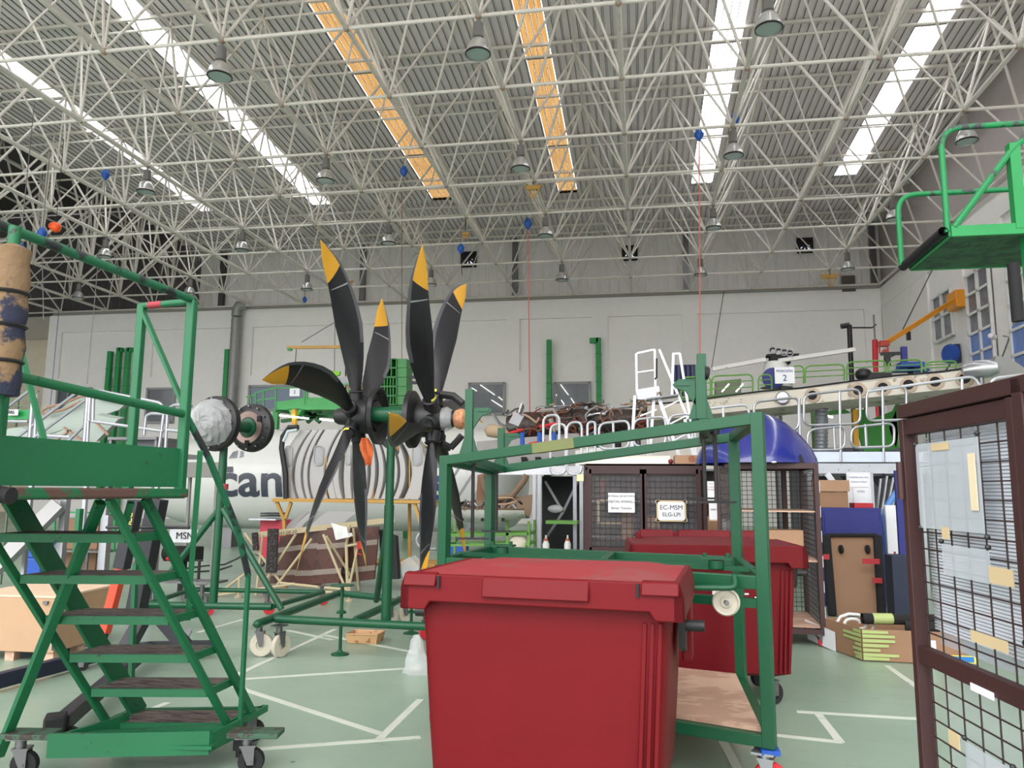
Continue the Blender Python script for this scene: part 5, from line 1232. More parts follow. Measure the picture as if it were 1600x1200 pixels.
b = B(); p = at(775, 674, 17.8); b.lathe([(0, -.3), (.14, -.2), (.16, 0), (.13, .2), (0, .32)], p, V((1, 0, -.1)), 12); b.build('lagging_wrap', mat('wrap_tan', (178, 156, 128), .8, bump=.4, bs=10), en)
b = B(); P4 = [at(x, y, 17.9) for x, y in ((745, 690), (905, 676), (905, 728), (745, 735))]; b.prism(P4, (0, .1, 0)); b.build('cowl_door', mat('cowl_grey', (150, 148, 146), .5), en, smooth=False)
for k in range(3):
    px = 820+22*k; b = B(); b.prism([at(x, y, 17.8) for x, y in ((px-4, 733), (px-6, 714), (px+3, 714), (px+10, 733))], (0, .02, 0)); b.build('louvre_opening', M_dark, en, smooth=False)

# ================================================================== aluminium dock with guard rails
YD = 14.6
dk = thing('maintenance_dock', 'silver aluminium dock with hooped guard rails under the wing at the right', 'work platform', at(1320, 760, YD))
def hoop(px0, px1, pt, pb, post=None, Y=YD, par=None, mid=None, r=.024, low=None, m=None):
    par = par or dk; b = B(); P = lambda x, y: at(x, y, Y)
    sl = (px1-px0)*-.11
    pts = [P(px0, pb), P(px0, pt), P(px1, pt+sl), P(px1, pb+sl*.3)]
    b.rtube(pts, r, .14, 8, closed=low is None)
    if mid: b.tube([P(px0, mid), P(px1, mid+sl*.5)], r, 6)
    if post: b.tube([P(post[0], pt+sl*.7), P(post[0]+2, post[1])], r, 6)
    return b.build('guard_rail', m or M_alu, par)
M_alw = mat('white_aluminium', (204, 206, 212), .35, .55)
for a_ in ((1178, 1248, 628, 674, (1249, 704)), (1256, 1344, 617, 665, (1312, 722)), (1354, 1416, 609, 658, (1379, 722)),
           (1262, 1320, 672, 704, (1303, 704)), (1330, 1397, 668, 700, (1352, 700))): hoop(*a_[:4], post=a_[4])
b = B(); b.rtube([at(1354, 612, YD), at(1521, 588, YD), at(1532, 604, YD)], .026, .15, 8); b.tube([at(1503, 592, YD), at(1504, 640, YD)], .024, 6); b.build('guard_rail', M_alw, dk)
b = B(); b.rtube([at(1546, 640, YD), at(1547, 592, YD), at(1600, 585, YD), at(1640, 590, YD)], .026, .15, 8); b.build('guard_rail', M_alw, dk)
for a_ in ((936, 983, 662, 702, (958, 738)), (990, 1040, 656, 698, (1012, 738)), (1045, 1082, 650, 694, None), (1086, 1170, 641, 690, (1130, 700))): hoop(*a_[:4], post=a_[4], m=M_alw)
for a_ in ((849, 874, 650, 700), (860, 884, 664, 742), (886, 909, 661, 742), (918, 930, 660, 742)): hoop(*a_[:4], m=M_alw)
a, c = at(1262, 706, YD), at(1408, 722, YD)
b = B(); b.box(((a.x+c.x)/2+.6, YD+.03, (a.z+c.z)/2), (c.x-a.x+1.4, .05, a.z-c.z)); b.build('fascia_board', mat('pale_blue_aluminium', (206, 216, 234), .4, .2), dk, smooth=False)
b = B(); b.box(((a.x+c.x)/2+.6, YD+1.0, c.z+.05), (c.x-a.x+1.4, 1.9, .05)); b.build('deck_board', M_alu, dk, smooth=False)
a2, c2 = at(1262, 724, YD), at(1408, 740, YD)
b = B(); b.box(((a2.x+c2.x)/2+.6, YD+.05, (a2.z+c2.z)/2), (c2.x-a2.x+1.4, .06, a2.z-c2.z)); 
b.build('perforated_beam', mat('perforated_alu', (186, 190, 198), .45, .4, wear=(60, 62, 66), ws=30, wa=.62), dk, smooth=False)
for px0, px1, py1 in ((1292, 1316, 752), (1340, 1322, 800)): b = B(); b.bar(at(px0, 740, YD), at(px1+12, 790, YD), .1, .05, up=V((0, 1, 0))); b.build('dock_brace', M_alw, dk, smooth=False)
for px in (1266, 1362, 1440): p = at(px, 740, YD); b = B(); b.bar((p.x, YD+.1, 0), (p.x, YD+.1, p.z), .08, .08); b.build('dock_leg', M_alu, dk, smooth=False)
for k in range(3): b = B(); b.prism([at(x, y, YD+.2) for x, y in ((1266+48*k, 744), (1300+48*k, 744), (1312+48*k, 760), (1276+48*k, 760))], (0, .05, 0)); b.build('tread_grating', M_dark, dk, smooth=False)
a, c = at(740, 728, YD+.8), at(912, 742, YD+.8)
b = B(); b.box(((a.x+c.x)/2, YD+.8, (a.z+c.z)/2), (c.x-a.x, .06, a.z-c.z)); b.box(((a.x+c.x)/2, YD+1.5, (a.z+c.z)/2), (c.x-a.x, 1.4, .06)); b.build('fascia_board', M_alw, dk, smooth=False)
for px in (835, 843, 898, 908): p = at(px, 742, YD+.8); b = B(); b.bar((p.x, YD+.82, 0), (p.x, YD+.82, p.z), .07, .07); b.build('dock_leg', M_alu, dk, smooth=False)
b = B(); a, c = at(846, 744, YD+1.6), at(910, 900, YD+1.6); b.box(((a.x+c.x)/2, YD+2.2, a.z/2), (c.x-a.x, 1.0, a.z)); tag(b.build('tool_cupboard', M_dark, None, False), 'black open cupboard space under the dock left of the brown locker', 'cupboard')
for x0_, y0_, x1_, y1_ in ((852, 752, 880, 800), (903, 752, 880, 800), (850, 845, 880, 800)):
    b = B(); b.bar(at(x0_, y0_, YD+1.4), at(x1_, y1_, YD+1.4), .07, .05); b.build('dock_brace', M_steel, dk, smooth=False)
b = B(); a, c = at(853, 806, YD+.5), at(902, 810, YD+.5); b.box(((a.x+c.x)/2, YD+.7, (a.z+c.z)/2-.1), (c.x-a.x, .5, .06)); b.build('dock_shelf', M_lime, dk, smooth=False)
b = B(); p = at(868, 795, YD+.6); b.ball(p, .16, 10, .5); tag(b.build('plastic_bundle', M_film), 'clear plastic bundle on the lime shelf left of the brown locker', 'plastic')
# box-like white housing between the engine and the locker
b = B(); P4 = [at(x, y, 15.6) for x, y in ((899, 704), (946, 698), (946, 728), (899, 745))]; b.prism(P4, (0, .5, 0)); b.build('white_panel', M_white, dk, smooth=False)
b = B(); P4 = [at(x, y, 17.5) for x, y in ((950, 706), (1100, 690), (1178, 700), (1178, 735), (950, 735))]; b.prism(P4, (0, .4, 0)); b.build('rear_panel', mat('rear_cream', (206, 202, 194), .6), dk, smooth=False)
# safety barriers painted red and blue near the engine
for x0_, x1_, y_ in ((795, 817, 677), (843, 870, 667), (826, 852, 694)):
    b = B(); b.tube([at(x0_, y_, 16.5), at(x1_, y_-6, 16.5)], .03, 6); b.build('red_rail', M_redw, dk)
for px in (816, 843, 1146-280): b = B(); b.cyl(at(px, 700, 16.4), at(px, 676, 16.4), .05, n=8); b.build('blue_sleeve', M_blu, dk)

# white aluminium step ladders
def ladder(label, L):
    t = thing('step_ladder', label, 'ladder', at(L[0][0], 740, 15.9), 'white aluminium step ladders')
    for x0_, y0_, x1_, y1_, r_ in L:
        b = B(); b.bar(at(x0_, y0_, 15.9), at(x1_, y1_, 15.9), r_, r_*.6, up=V((0, 1, 0))); b.build('ladder_member', M_alw if 'ladder' in label else mat('step_grey', (150, 152, 156), .4, .5), t, smooth=False)
    return t
L1 = [(994, 552, 995, 612, .045), (1023, 546, 1024, 612, .045), (1030, 546, 1075, 655, .05), (995, 552, 1023, 546, .04), (995, 582, 1023, 578, .03), (1023, 578, 1023, 592, .03),
      (992, 618, 985, 735, .06), (1022, 620, 1013, 735, .06), (1028, 618, 1064, 720, .07), (994, 614, 1030, 608, .12), (1052, 552, 1050, 618, .05), (1062, 552, 1092, 740, .05),
      (1051, 553, 1062, 552, .04), (1032, 640, 1062, 625, .03), (1042, 665, 1075, 648, .03), (1050, 690, 1082, 672, .03), (1000, 650, 1026, 640, .03), (1070, 655, 1090, 740, .06), (1040, 650, 1068, 735, .06), (1052, 700, 1080, 694, .03), (1056, 718, 1086, 712, .03)]
t = ladder('white aluminium double step ladder standing behind the brown locker', L1)
b = B(); a, c = at(996, 610, 15.85), at(1026, 624, 15.85); b.box(((a.x+c.x)/2, 15.85, (a.z+c.z)/2), (c.x-a.x, .03, a.z-c.z)); b.build('warning_sticker', mat('sticker_white_blue', (225, 228, 236), .5, wear=(60, 90, 170), ws=4, wa=.58), t, smooth=False)
b = B(); p = at(1010, 625, 15.9); q = at(1060, 618, 15.9); b.bar(p, q, .4, .03, up=UP); b.build('ladder_platform', M_steel, t, smooth=False)
b = B(); b.tube([at(1026, 560, 15.85), at(1026, 590, 15.85), at(1023, 592, 15.85)], .02, 6); b.build('grip', M_black, t)
t = ladder('silver aircraft steps with handrails leaning beside the green frame', [(700, 862, 760, 742, .08), (684, 826, 752, 720, .05), (668, 812, 742, 690, .05), (704, 870, 772, 760, .08), (690, 830, 705, 865, .03), (720, 785, 742, 800, .03), (700, 800, 726, 760, .03), (708, 826, 735, 830, .05), (718, 806, 745, 810, .05), (728, 786, 752, 790, .05), (698, 846, 722, 850, .05)])
b = B(); b.rtube([at(668, 818, 15.9), at(650, 842, 15.9), at(655, 856, 15.9), at(682, 858, 15.9)], .03, .2, 8); b.build('handrail_loop', M_alw, t)
t['group'] = 'aircraft steps'

# engine cowling half on a lime table
cw = thing('engine_cowling', 'open half engine cowling, brown inside and pale outside, resting on a lime table', 'engine cowling', at(768, 818, 10.6))
b = B(); rows = []; c_ = at(768, 790, 10.6)
M_cowl = [mat('cowl_pale', (190, 190, 184), .35, wear=(130, 128, 120), ws=6, wa=.55), mat('cowl_inside', (112, 92, 72), .7)]
for i in range(15):
    s = i/14; x = -.54+1.06*s; hh = 0; low = -.17-.09*math.sin(PI*min(1, s*1.15))
    rows.append([c_+V((x, -.40*math.cos(PI*j/10), low+((-.05 if j < 5 else (.02+.06*s+.05*s**2.2)*((j-5)/5)**.7)-low)*(1-math.sin(PI*j/10)))) for j in range(11)])
b.grid(rows, 0); o_ = cw
b.build('cowl_shell', M_cowl[0], cw)
b2 = B(); b2.grid([[p+V((0, -.0, .025)) for p in r] for r in rows]); b2.build('cowl_lining', M_cowl[1], cw)
b = B(); b.tube([at(x, y, 10.95) for x, y in ((752, 745), (757, 765), (775, 780), (800, 775), (818, 752), (823, 742))], .045, 8); b.build('rim_frame', M_cowl[1], cw)
b = B(); b.tube([at(x, y, 10.4) for x, y in ((757, 783), (775, 778), (800, 778), (808, 783), (790, 788), (768, 788))], .012, 6, True); b.build('seal_ring', mat('hose_tan', (0, 0, 0)), cw)
rn = random.Random(4)
for k in range(16):
    b = B(); x = c_.x-.45+.055*k; pts = [V((x+rn.uniform(-.05, .08), c_.y+rn.uniform(-.3, .1), c_.z+rn.uniform(-.08, .10))) for _ in range(4)]; b.rtube(pts, .012, .05, 5, seg=2); b.build('cowl_pipe', (M_black, M_steel, M_alu)[k % 3], cw)
for k in range(5): b = B(); p = at(722+16*k, 812, 10.2); b.lathe([(0, .0), (.02, .0), (.026, .004)], p, V((0, -1, 0)), 10); b.build('rivet_hole', M_dark, cw)
b = B(); b.prism([at(x, y, 11.1) for x, y in ((746, 742), (756, 740), (760, 770), (752, 800), (744, 790))], (0, .05, 0)); b.build('side_flap', mat('wood_brown', (120, 82, 58), .6), cw)
tb_ = thing('lime_table', 'lime green tube table under the open engine cowling', 'table', at(765, 880, 10.8))
ta, tc = at(695, 836, 10.6), at(826, 834, 10.6)
for p, q in ((ta, tc), (ta+V((0, .6, 0)), tc+V((0, .6, 0))), (ta, ta+V((0, .6, 0))), (tc, tc+V((0, .6, 0)))):
    b = B(); b.bar(p, q, .035, .04); b.bar(p-UP*.14, q-UP*.14, .03, .03); b.build('table_rail', M_lime, tb_, smooth=False)
for p in (ta, tc, ta+V((0, .6, 0)), tc+V((0, .6, 0)), ta.lerp(tc, .75)):
    b = B(); b.bar(V((p.x, p.y, 0)), V((p.x, p.y, p.z+.17)), .035, .035); b.build('table_leg', M_lime, tb_, smooth=False)
b = B(); p = at(810, 850, 10.7); b.ball(p, .16, 10, .8); tag(b.build('packing_bundle', mat('packing_paper', (206, 198, 180), .8, bump=1, bs=8)), 'crumpled pale packing bundle under the lime table', 'packing')
b = B(); p = at(716, 858, 12.0); b.box(p, (.3, .2, .2)); b.box((p.x, p.y, p.z/2), (.28, .18, p.z)); tag(b.build('blue_crate', M_blu, None, False, .01), 'blue crate on the floor seen below the engine cowling', 'crate')
for k, px in enumerate((853, 887)):
    p = at(px, 868, 12.5); t = thing('spray_bottle', ('white squeeze bottle with orange collar, left of the pair before the dock', 'white squeeze bottle with orange collar, right of the pair beside the locker')[k], 'bottle', V((p.x, 12.5, 0)), 'white bottles before the dock')
    b = B(); z0_ = at(px, 872, 12.5).z; b.lathe([(0, 0), (.055, 0), (.055, .22), (.03, .28), (.02, .30)], V((p.x, 12.5, z0_)), UP, 14); b.build('bottle_body', M_white, t)
    b = B(); b.lathe([(.032, .25), (.036, .28), (.024, .31), (.024, .25)], V((p.x, 12.5, z0_)), UP, 12); b.build('collar', mat('collar_orange', (190, 90, 60)), t)
    b = B(); b.cyl((p.x, 12.5, z0_+.30), (p.x, 12.5, z0_+.36), .014, n=8); b.build('nozzle', M_white, t)
    boxthing(('low grey trolley top carrying the left white bottle', 'tan carton carrying the right white bottle')[k], px-14, 872, px+16, 905, 12.4, .4, (M_dark, M_cardl)[k], ('trolley_box', 'cardboard_box')[k], 'box', z0=0)

# ================================================================== lime railings, sign and odd parts above the wing
ld = thing('rear_dock', 'far dock with thin lime green railings above the wing, at the right', 'work platform', at(1300, 640, 20))
def lrail(x0_, x1_, y0_, y1_, sl=-.05, Y=20.0):
    s_ = (x1_-x0_)*sl; b = B(); b.rtube([at(x0_, y1_, Y), at(x0_, y0_, Y), at(x1_, y0_+s_, Y), at(x1_, y1_+s_, Y)], .022, .15, 6)
    for f in (.33, .66): y = y0_+(y1_-y0_)*f; b.tube([at(x0_, y, Y), at(x1_, y+s_, Y)], .014, 5)
    b.build('lime_railing', M_lime, ld)
for a_ in ((1064, 1110, 590, 622), (1112, 1176, 588, 618), (1185, 1206, 586, 610), (1236, 1256, 572, 600), (1258, 1319, 572, 598), (1323, 1384, 566, 594), (1388, 1440, 564, 588), (1446, 1494, 566, 580)): lrail(*a_)
a, c = at(1060, 622, 20), at(1500, 586, 20); b = B(); b.bar(a-UP*.05, c-UP*.1, .1, .12); b.bar(a+V((0, .8, -.05)), c+V((0, .8, -.1)), .1, .12); b.build('dock_edge', mat('dark_lime', (70, 110, 60), .6), ld, smooth=False)
for f in (.1, .5, .9): p = a.lerp(c, f); b = B(); b.bar((p.x, p.y+.4, 0), (p.x, p.y+.4, p.z), .1, .1); b.build('dock_leg', mat('dark_lime', (0, 0, 0)), ld, smooth=False)
b = B(); P4 = [at(x, y, 21.5) for x, y in ((1118, 596), (1158, 592), (1158, 616), (1118, 620))]; b.prism(P4, (0, .3, 0)); b.build('screen_panel', mat('olive_screen', (96, 104, 84), .5), ld, smooth=False)
for x0_ in (1128, 1150): b = B(); b.bar(at(x0_, 612, 21.2), at(x0_+11, 600, 21.2), .04, .03); b.build('tube_light', M_tube, ld, smooth=False)
t = thing('position_sign', 'white sign reading POSICIÓN 2 hung on the lime railing', 'sign', at(1226, 586, 19.6)); a, c = at(1210, 574, 19.6), at(1242, 599, 19.6)
b = B(); b.box(((a.x+c.x)/2, 19.6, (a.z+c.z)/2), (c.x-a.x, .02, a.z-c.z)); b.build('sign_board', M_paper, t, smooth=False)
text('lettering', 'POSICIÓN', t, ((a.x+c.x)/2, 19.58, a.z-.10), (1, 0, 0), UP, .062, M_bink); text('lettering', '2', t, ((a.x+c.x)/2, 19.58, c.z+.13), (1, 0, 0), UP, .16, M_bink)
hd = thing('white_fairing', 'white tapered fairing with a blue oval and four grey ducts, behind the sign', 'aircraft part', at(1210, 600, 21))
b = B(); P0, P1 = at(1213, 606, 21), at(1212, 566, 21); b.lathe([(.42, 0), (.40, .2), (.28, (P1-P0).length), (0, (P1-P0).length+.02)], P0, (P1-P0), 20); b.build('fairing_body', M_fus, hd)
b = B(); c_ = at(1208, 591, 20.55); b.lathe([(0, 0), (.28, .0), (.27, .02), (0, .03)], c_, V((0, -1, 0)), 24); b.build('blue_oval', M_cab, hd)
for k in range(4):
    p = at(1207+9*k, 547+1.5*k, 20.8); b = B(); b.lathe([(.075, 0), (.10, 0), (.09, .5), (.06, .5)], p, V((.2, 1, .1)), 12); b.build('duct', M_steel, hd)
b = B(); b.box(at(1222, 556, 21), (.8, .3, .06), 0); b.box(at(1218, 563, 21), (.5, .35, .22)); b.build('mount_block', M_dark, hd, smooth=False)
for k, (x0_, y0_, x1_, y1_) in enumerate(((1113, 577, 1196, 562), (1216, 564, 1336, 546))):
    b = B(); b.bar(at(x0_, y0_, 20.8), at(x1_, y1_, 20.8), .13, .10); b.build('slotted_beam', mat('pale_beam', (206, 206, 202), .5, wear=(80, 80, 80), ws=9, wa=.64), hd, smooth=False)
b = B(); b.cyl(at(1213, 606, 21), V((at(1213, 606, 21).x, 21, 0)), .12, n=10); b.build('pedestal', M_steel, hd)
b = B(); c_ = at(1060, 595, 20.6)
for k in range(5): b.cyl(c_+V((-.1+.12*k, 0, .42)), c_+V((-.1+.12*k, 0, -.4)), .07, n=10)
b.box(c_+V((.14, .1, -.0)), (.6, .1, .8)); tag(b.build('corrugated_hose', mat('dark_navy', (38, 42, 78), .5)), 'dark navy ribbed hose stack behind the white step ladder', 'hose')
for x0_, y0_, x1_, y1_, m_, r_, lb, cat in ((1327, 508, 1331, 598, M_black, .09, 'black vertical post with a hooked top near the right wall', 'post'), (1367, 531, 1368, 572, M_redw, .10, 'red vertical post near the right corner', 'post'),
                                     (1365, 492, 1367, 531, M_steel, .03, 'thin grey mast above the red post in the right corner', 'mast')):
    Yq = 30; b = B(); p, q = at(x0_, y0_, Yq), at(x1_, y1_, Yq); b.cyl(p, V((q.x, q.y, q.z)), r_, n=10)
    if m_ is not M_steel: b.cyl(V((q.x, q.y, q.z)), V((q.x, q.y, 0)), r_*.9, n=8)
    if m_ is M_black: b.cyl(p, p+V((-.3, 0, -.04)), .1); b.tube([p+V((.1, 0, -.1)), p+V((.8, 0, -.12)), p+V((.95, 0, .0))], .03, 6)
    tag(b.build('wall_post' if cat == 'post' else 'mast', m_), lb, cat)
cr = thing('blue_lift_stand', 'blue and black lifting stand with a blue tray, below the orange jib crane', 'lifting stand', at(1410, 590, 20))
for x0_, y0_, x1_, y1_, w_, m_ in ((1412, 542, 1413, 566, .1, M_cab), (1376, 553, 1410, 552, .06, M_black), (1386, 556, 1387, 572, .1, M_black), (1390, 558, 1408, 550, .03, M_black)):
    b = B(); b.bar(at(x0_, y0_, 20.6), at(x1_, y1_, 20.6), w_*1.3, w_*1.3); b.build('lift_member', m_, cr, smooth=False)
a = at(1422, 571, 20.4); b = B(); b.box(a, (.55, .4, .12)); b.box(a-UP*.14, (.8, .3, .05)); b.build('blue_tray', M_blu, cr, smooth=False); b = B(); b.bar(a, V((a.x, a.y, 0)), .1, .1); b.build('stand_leg', M_dark, cr)
for k, (x_, y_) in enumerate(((1349, 585), (1372, 588))):
    p = at(x_, y_, 19.8); b = B(); b.ball(p, .2, 10, .8) if k == 0 else b.box(p, (.55, .3, .14)); b.bar(p, V((p.x, p.y, 0)), .05, .05); tag(b.build('dark_drum' if k == 0 else 'black_case', M_black), ('rounded black drum behind the lime railing, left of the black case', 'flat black case behind the lime railing near the right corner')[k], 'drum' if k == 0 else 'case')

# green structure and silver duct under the wing
gs = thing('green_engine_stand', 'bright green angular steel stand under the wing, seen through the guard rails', 'stand', at(1370, 740, 19))
for pts in (((1330, 640), (1352, 640), (1385, 705), (1350, 705)), ((1362, 655), (1400, 640), (1405, 700), (1376, 705)), ((1262, 632), (1300, 628), (1330, 645), (1280, 650)), ((1386, 660), (1404, 625), (1410, 640), (1400, 700))):
    b = B(); b.prism([at(x, y, 19) for x, y in pts], (0, .08, 0)); b.build('green_plate', mat('stand_green', (50, 138, 48), .5), gs, smooth=False)
b = B(); b.bar(at(1260, 626, 18.8), at(1408, 622, 18.8), .4, .12, up=UP); b.build('green_beam', mat('stand_dark_green', (24, 78, 34), .5), gs, smooth=False)
p = at(1336, 640, 18.7); q = at(1338, 700, 18.7); b = B(); b.bar(p, q, .1, .1); b.build('yellow_post', mat('post_yellow', (216, 160, 40), .5), gs, smooth=False); b = B(); b.bar(q, V((q.x, q.y, 0)), .11, .11); b.build('black_post', M_black, gs, smooth=False)
for x0_, y0_, x1_, y1_ in ((1303, 631, 1330, 637), (1292, 650, 1301, 652)): b = B(); b.bar(at(x0_, y0_, 18.4), at(x1_, y1_, 18.4), .05, .04); b.build('tube_light', M_tube, gs, smooth=False)
p0_, p1_ = at(1284, 628, 17.6), at(1283, 706, 17.6); b = B(); prof = []; n_ = 26; L0 = (p0_-p1_).length
for i in range(n_): prof += [(.125 if i % 2 else .14, L0*i/n_)]
b.lathe(prof, p1_, p0_-p1_, 18); b.cyl(p1_, V((p1_.x, p1_.y, 0)), .12, n=12); tag(b.build('flexible_duct', mat('duct_grey', (140, 144, 150), .35, .6)), 'ribbed silver flexible duct standing behind the right guard rails', 'duct')
b = B(); a, c = at(1262, 700, 22), at(1420, 740, 22); b.box(((a.x+c.x)/2, 22, a.z/2), (c.x-a.x+1, .2, a.z)); tag(b.build('rear_partition', mat('dim_partition', (96, 98, 104), .7), None, False), 'grey partition behind the green stand and the silver duct', 'partition')
# ================================================================== wall pipes, ducts, cranes on the walls
def wall_pipe(label, px, yt, yb_, hook=0, w_=.26, Y=YB-.35):
    p, q = at(px, yt, Y), at(px, yb_, Y); b = B(); top = V((p.x, p.y, p.z)); bot = V((p.x, p.y, .0))
    pts = [bot, top]
    if hook: pts = [bot, top, top+V((hook, 0, 0))]
    for i in range(len(pts)-1): b.bar(pts[i]+((V((0, 0, 0)))), pts[i+1]+(V((0, 0, w_/2)) if i == 0 and len(pts) > 2 else V((0, 0, 0))), w_, w_, up=V((0, 1, 0)))
    for z in range(1, 5): b.box(V((p.x, p.y, q.z+(p.z-q.z)*z/5)), (w_*1.15, w_*1.15, .05))
    tag(b.build('wall_duct', M_gpipe, None, False, .02), label, 'duct', 'green wall ducts')
wall_pipe('green wall duct with a short pipe stub, left of the pair at mid wall', 858, 531, 645)
wall_pipe('green wall duct whose top hooks over to the left, beside the dark window', 935, 532, 640, -.45)
wall_pipe('leftmost of three green wall ducts at the far left wall', 173, 549, 690, .0)
wall_pipe('middle of three green wall ducts at the far left wall', 187, 547, 690, .2)
wall_pipe('right one of three green wall ducts, seen between stair rail posts', 201, 547, 690, .25)
wall_pipe('single green wall duct left of the big grey ribbed pipe', 356, 546, 700)
p = at(371, 470, YB-.5); b = B(); prof = []
for i in range(60): prof += [(.26 if i % 2 else .275, (p.z-.8)*i/60)]
b.lathe(prof, (p.x, p.y, 0), UP, 20); b.tube([p-UP*.9, p-UP*.5, p+V((.1, 0, -.3)), p+V((.35, .2, -.2))], .28, 16); tag(b.build('ribbed_duct', mat('duct_grey2', (150, 150, 148), .45, .3)), 'tall grey ribbed ventilation duct on the back wall left of the propellers', 'duct')
# orange jib crane on the right wall
jc = thing('jib_crane', 'orange wall jib crane with a long arm on the right wall', 'crane', atx(1494, 470, XR-.1))
p0_ = atx(1494, 470, XR-.2); p1_ = at(1381, 538, 27.5)
b = B(); b.box(p0_, (.35, .9, .65)); b.build('wall_bracket', M_orange, jc, smooth=False, bevel=.03)
b = B(); b.bar(p0_-V((.1, .3, 0)), p1_, .10, .15); b.build('jib_arm', M_orange, jc, smooth=False)
b = B(); b.box(p1_+UP*.02, (.3, .3, .18)); b.bar(p1_+V((-.15, 0, -.3)), p1_+V((-.15, 0, -.1)), .06, .04); b.bar(p1_+V((.12, 0, -.3)), p1_+V((.12, 0, -.1)), .06, .04); b.lathe([(0, 0), (.1, 0), (.1, .04), (0, .05)], p1_-V((0, .05, .28)), V((0, -1, 0)), 12); b.build('hoist_head', mat('crane_red', (186, 66, 50), .5), jc)
b = B(); b.cyl(at(1411, 514, 28.4), at(1459, 417, 31), .02, n=5); b.build('stay_cable', M_black, jc)
b = B(); b.box(at(1419, 517, 28.5)-UP*.18, (.12, .12, .3)); b.build('trolley', M_black, jc)
hr = thing('hose_reel', 'round blue hose reel on the right wall below the windows', 'hose reel', atx(1485, 553, XR-.3)); p = atx(1485, 553, XR-.35)
b = B(); b.lathe([(0, -.12), (.34, -.12), (.38, 0), (.34, .12), (0, .12)], p, V((1, .3, 0)), 24); b.build('reel', M_blu, hr); b = B(); b.box(p+V((.2, 0, 0)), (.2, .3, .7)); b.build('reel_bracket', mat('dark_navy', (0, 0, 0)), hr)
b = B(); b.tube([p-UP*.35, p+V((-.1, .3, -.6)), p+V((-.1, .2, -1.0))], .03, 5); b.build('hose', M_black, hr)
p = atx(1553, 527, XR-.3); wl = thing('wall_spotlight', 'small white wall spotlight on a thin pole at the far right', 'spotlight', p)
b = B(); b.lathe([(0, 0), (.1, 0), (.08, .25), (0, .28)], p, V((-.6, -.6, .1)), 12); b.build('spot_head', M_white, wl); b = B(); b.tube([p+V((.2, -.2, .0)), p+V((.25, -.5, -.1)), atx(1565, 560, XR-.25)], .025, 6); b.build('pole', M_steel, wl)
# yellow light jib over the far left dock
yj = thing('jib_crane', 'thin yellow overhead jib beam above the far green dock', 'crane', at(500, 545, 25))
b = B(); b.bar(at(449, 543, 25), at(542, 542, 25), .09, .1); b.build('jib_arm', M_yel, yj, smooth=False); b = B(); b.box(at(453, 546, 25), (.14, .1, .1)); b.build('end_stop', M_gpipe, yj); b = B(); b.cyl(at(540, 545, 25), at(540, 612, 25), .02, n=5); b.lathe([(0, -.08), (.08, 0), (0, .08)], at(540, 549, 25), UP, 10); b.build('hoist_chain', M_black, yj)
b = B(); b.cyl(at(471, 535, 25), at(537, 495, 25.2), .015, n=5); b.build('stay_cable', M_steel, yj); b = B(); b.tube([at(463, 545, 25), at(462, 562, 25), at(459, 575, 25), at(459, 600, 25)], .018, 5); b.build('control_cable', M_steel, yj)
b = B(); p = at(544, 575, 25.1); b.bar(p, V((p.x, p.y, 0)), .12, .12); b.bar(p, at(541, 543, 25.1), .08, .08); b.build('mast', mat('pale_mast', (206, 196, 150), .5), yj, smooth=False)

# ================================================================== far green dock with crates
gd = thing('green_dock', 'bright green dock platform with railings behind the propellers', 'work platform', at(520, 640, 24.5))
Yg = 24.5
def gbar(x0_, y0_, x1_, y1_, w_=.08, m=M_glight, Y=Yg, nm='railing'): b = B(); b.bar(at(x0_, y0_, Y), at(x1_, y1_, Y), w_, w_*.8); b.build(nm, m, gd, smooth=False)
b = B(); b.prism([at(x, y, Yg) for x, y in ((431, 640), (432, 628), (478, 621), (640, 622), (640, 640))], (0, .1, 0)); b.build('fascia', M_glight, gd, smooth=False)
b = B(); b.prism([at(x, y, Yg+.05) for x, y in ((430, 640), (650, 640), (650, 634), (430, 634))], (0, 3, 0)); b.build('deck', M_glight, gd, smooth=False)
for x0_, y0_, x1_, y1_ in ((400, 614, 431, 606), (431, 606, 480, 606), (400, 614, 400, 640), (412, 611, 412, 640), (431, 606, 431, 640), (400, 626, 431, 622), (480, 606, 480, 624), (476, 608, 476, 632), (520, 600, 616, 599), (520, 610, 616, 609), (616, 599, 616, 632), (591, 600, 591, 632), (616, 600, 636, 608), (636, 608, 640, 632), (616, 610, 636, 618), (392, 618, 392, 640), (385, 620, 400, 617)): gbar(x0_, y0_, x1_, y1_, .05)
b = B(); b.prism([at(x, y, Yg) for x, y in ((450, 639), (472, 639), (463, 655), (459, 655))], (0, .3, 0)); b.build('gusset', M_glight, gd, smooth=False)
for x0_, y0_, x1_, y1_ in ((432, 642, 560, 655), (560, 642, 440, 658), (480, 642, 500, 660), (500, 642, 480, 660), (560, 640, 620, 655)): gbar(x0_, y0_, x1_, y1_, .14, mat('truss_dark_green', (30, 100, 50), .6), Yg+.6, 'truss')
gbar(460, 640, 461, 700, .16, mat('post_yellow', (216, 160, 40)), Yg-.1, 'yellow_leg'); p = at(640, 640, Yg+2); b = B(); b.bar(p, V((p.x, p.y, 0)), .2, .2); b.build('leg', M_glight, gd, smooth=False)
p = at(432, 640, Yg+2); b = B(); b.bar(p, V((p.x, p.y, 0)), .2, .2); b.build('leg', M_glight, gd, smooth=False)
for x0_, x1_, y_ in ((437, 482, 649), (500, 548, 655)): b = B(); b.bar(at(x0_, y_, Yg-.2), at(x1_, y_+5, Yg-.2), .07, .05); b.build('tube_light', M_tube, gd, smooth=False)
a, c = at(453, 607, Yg-.1), at(468, 619, Yg-.1); t = thing('position_sign', 'small white sign reading 3 on the far green dock railing', 'sign', a)
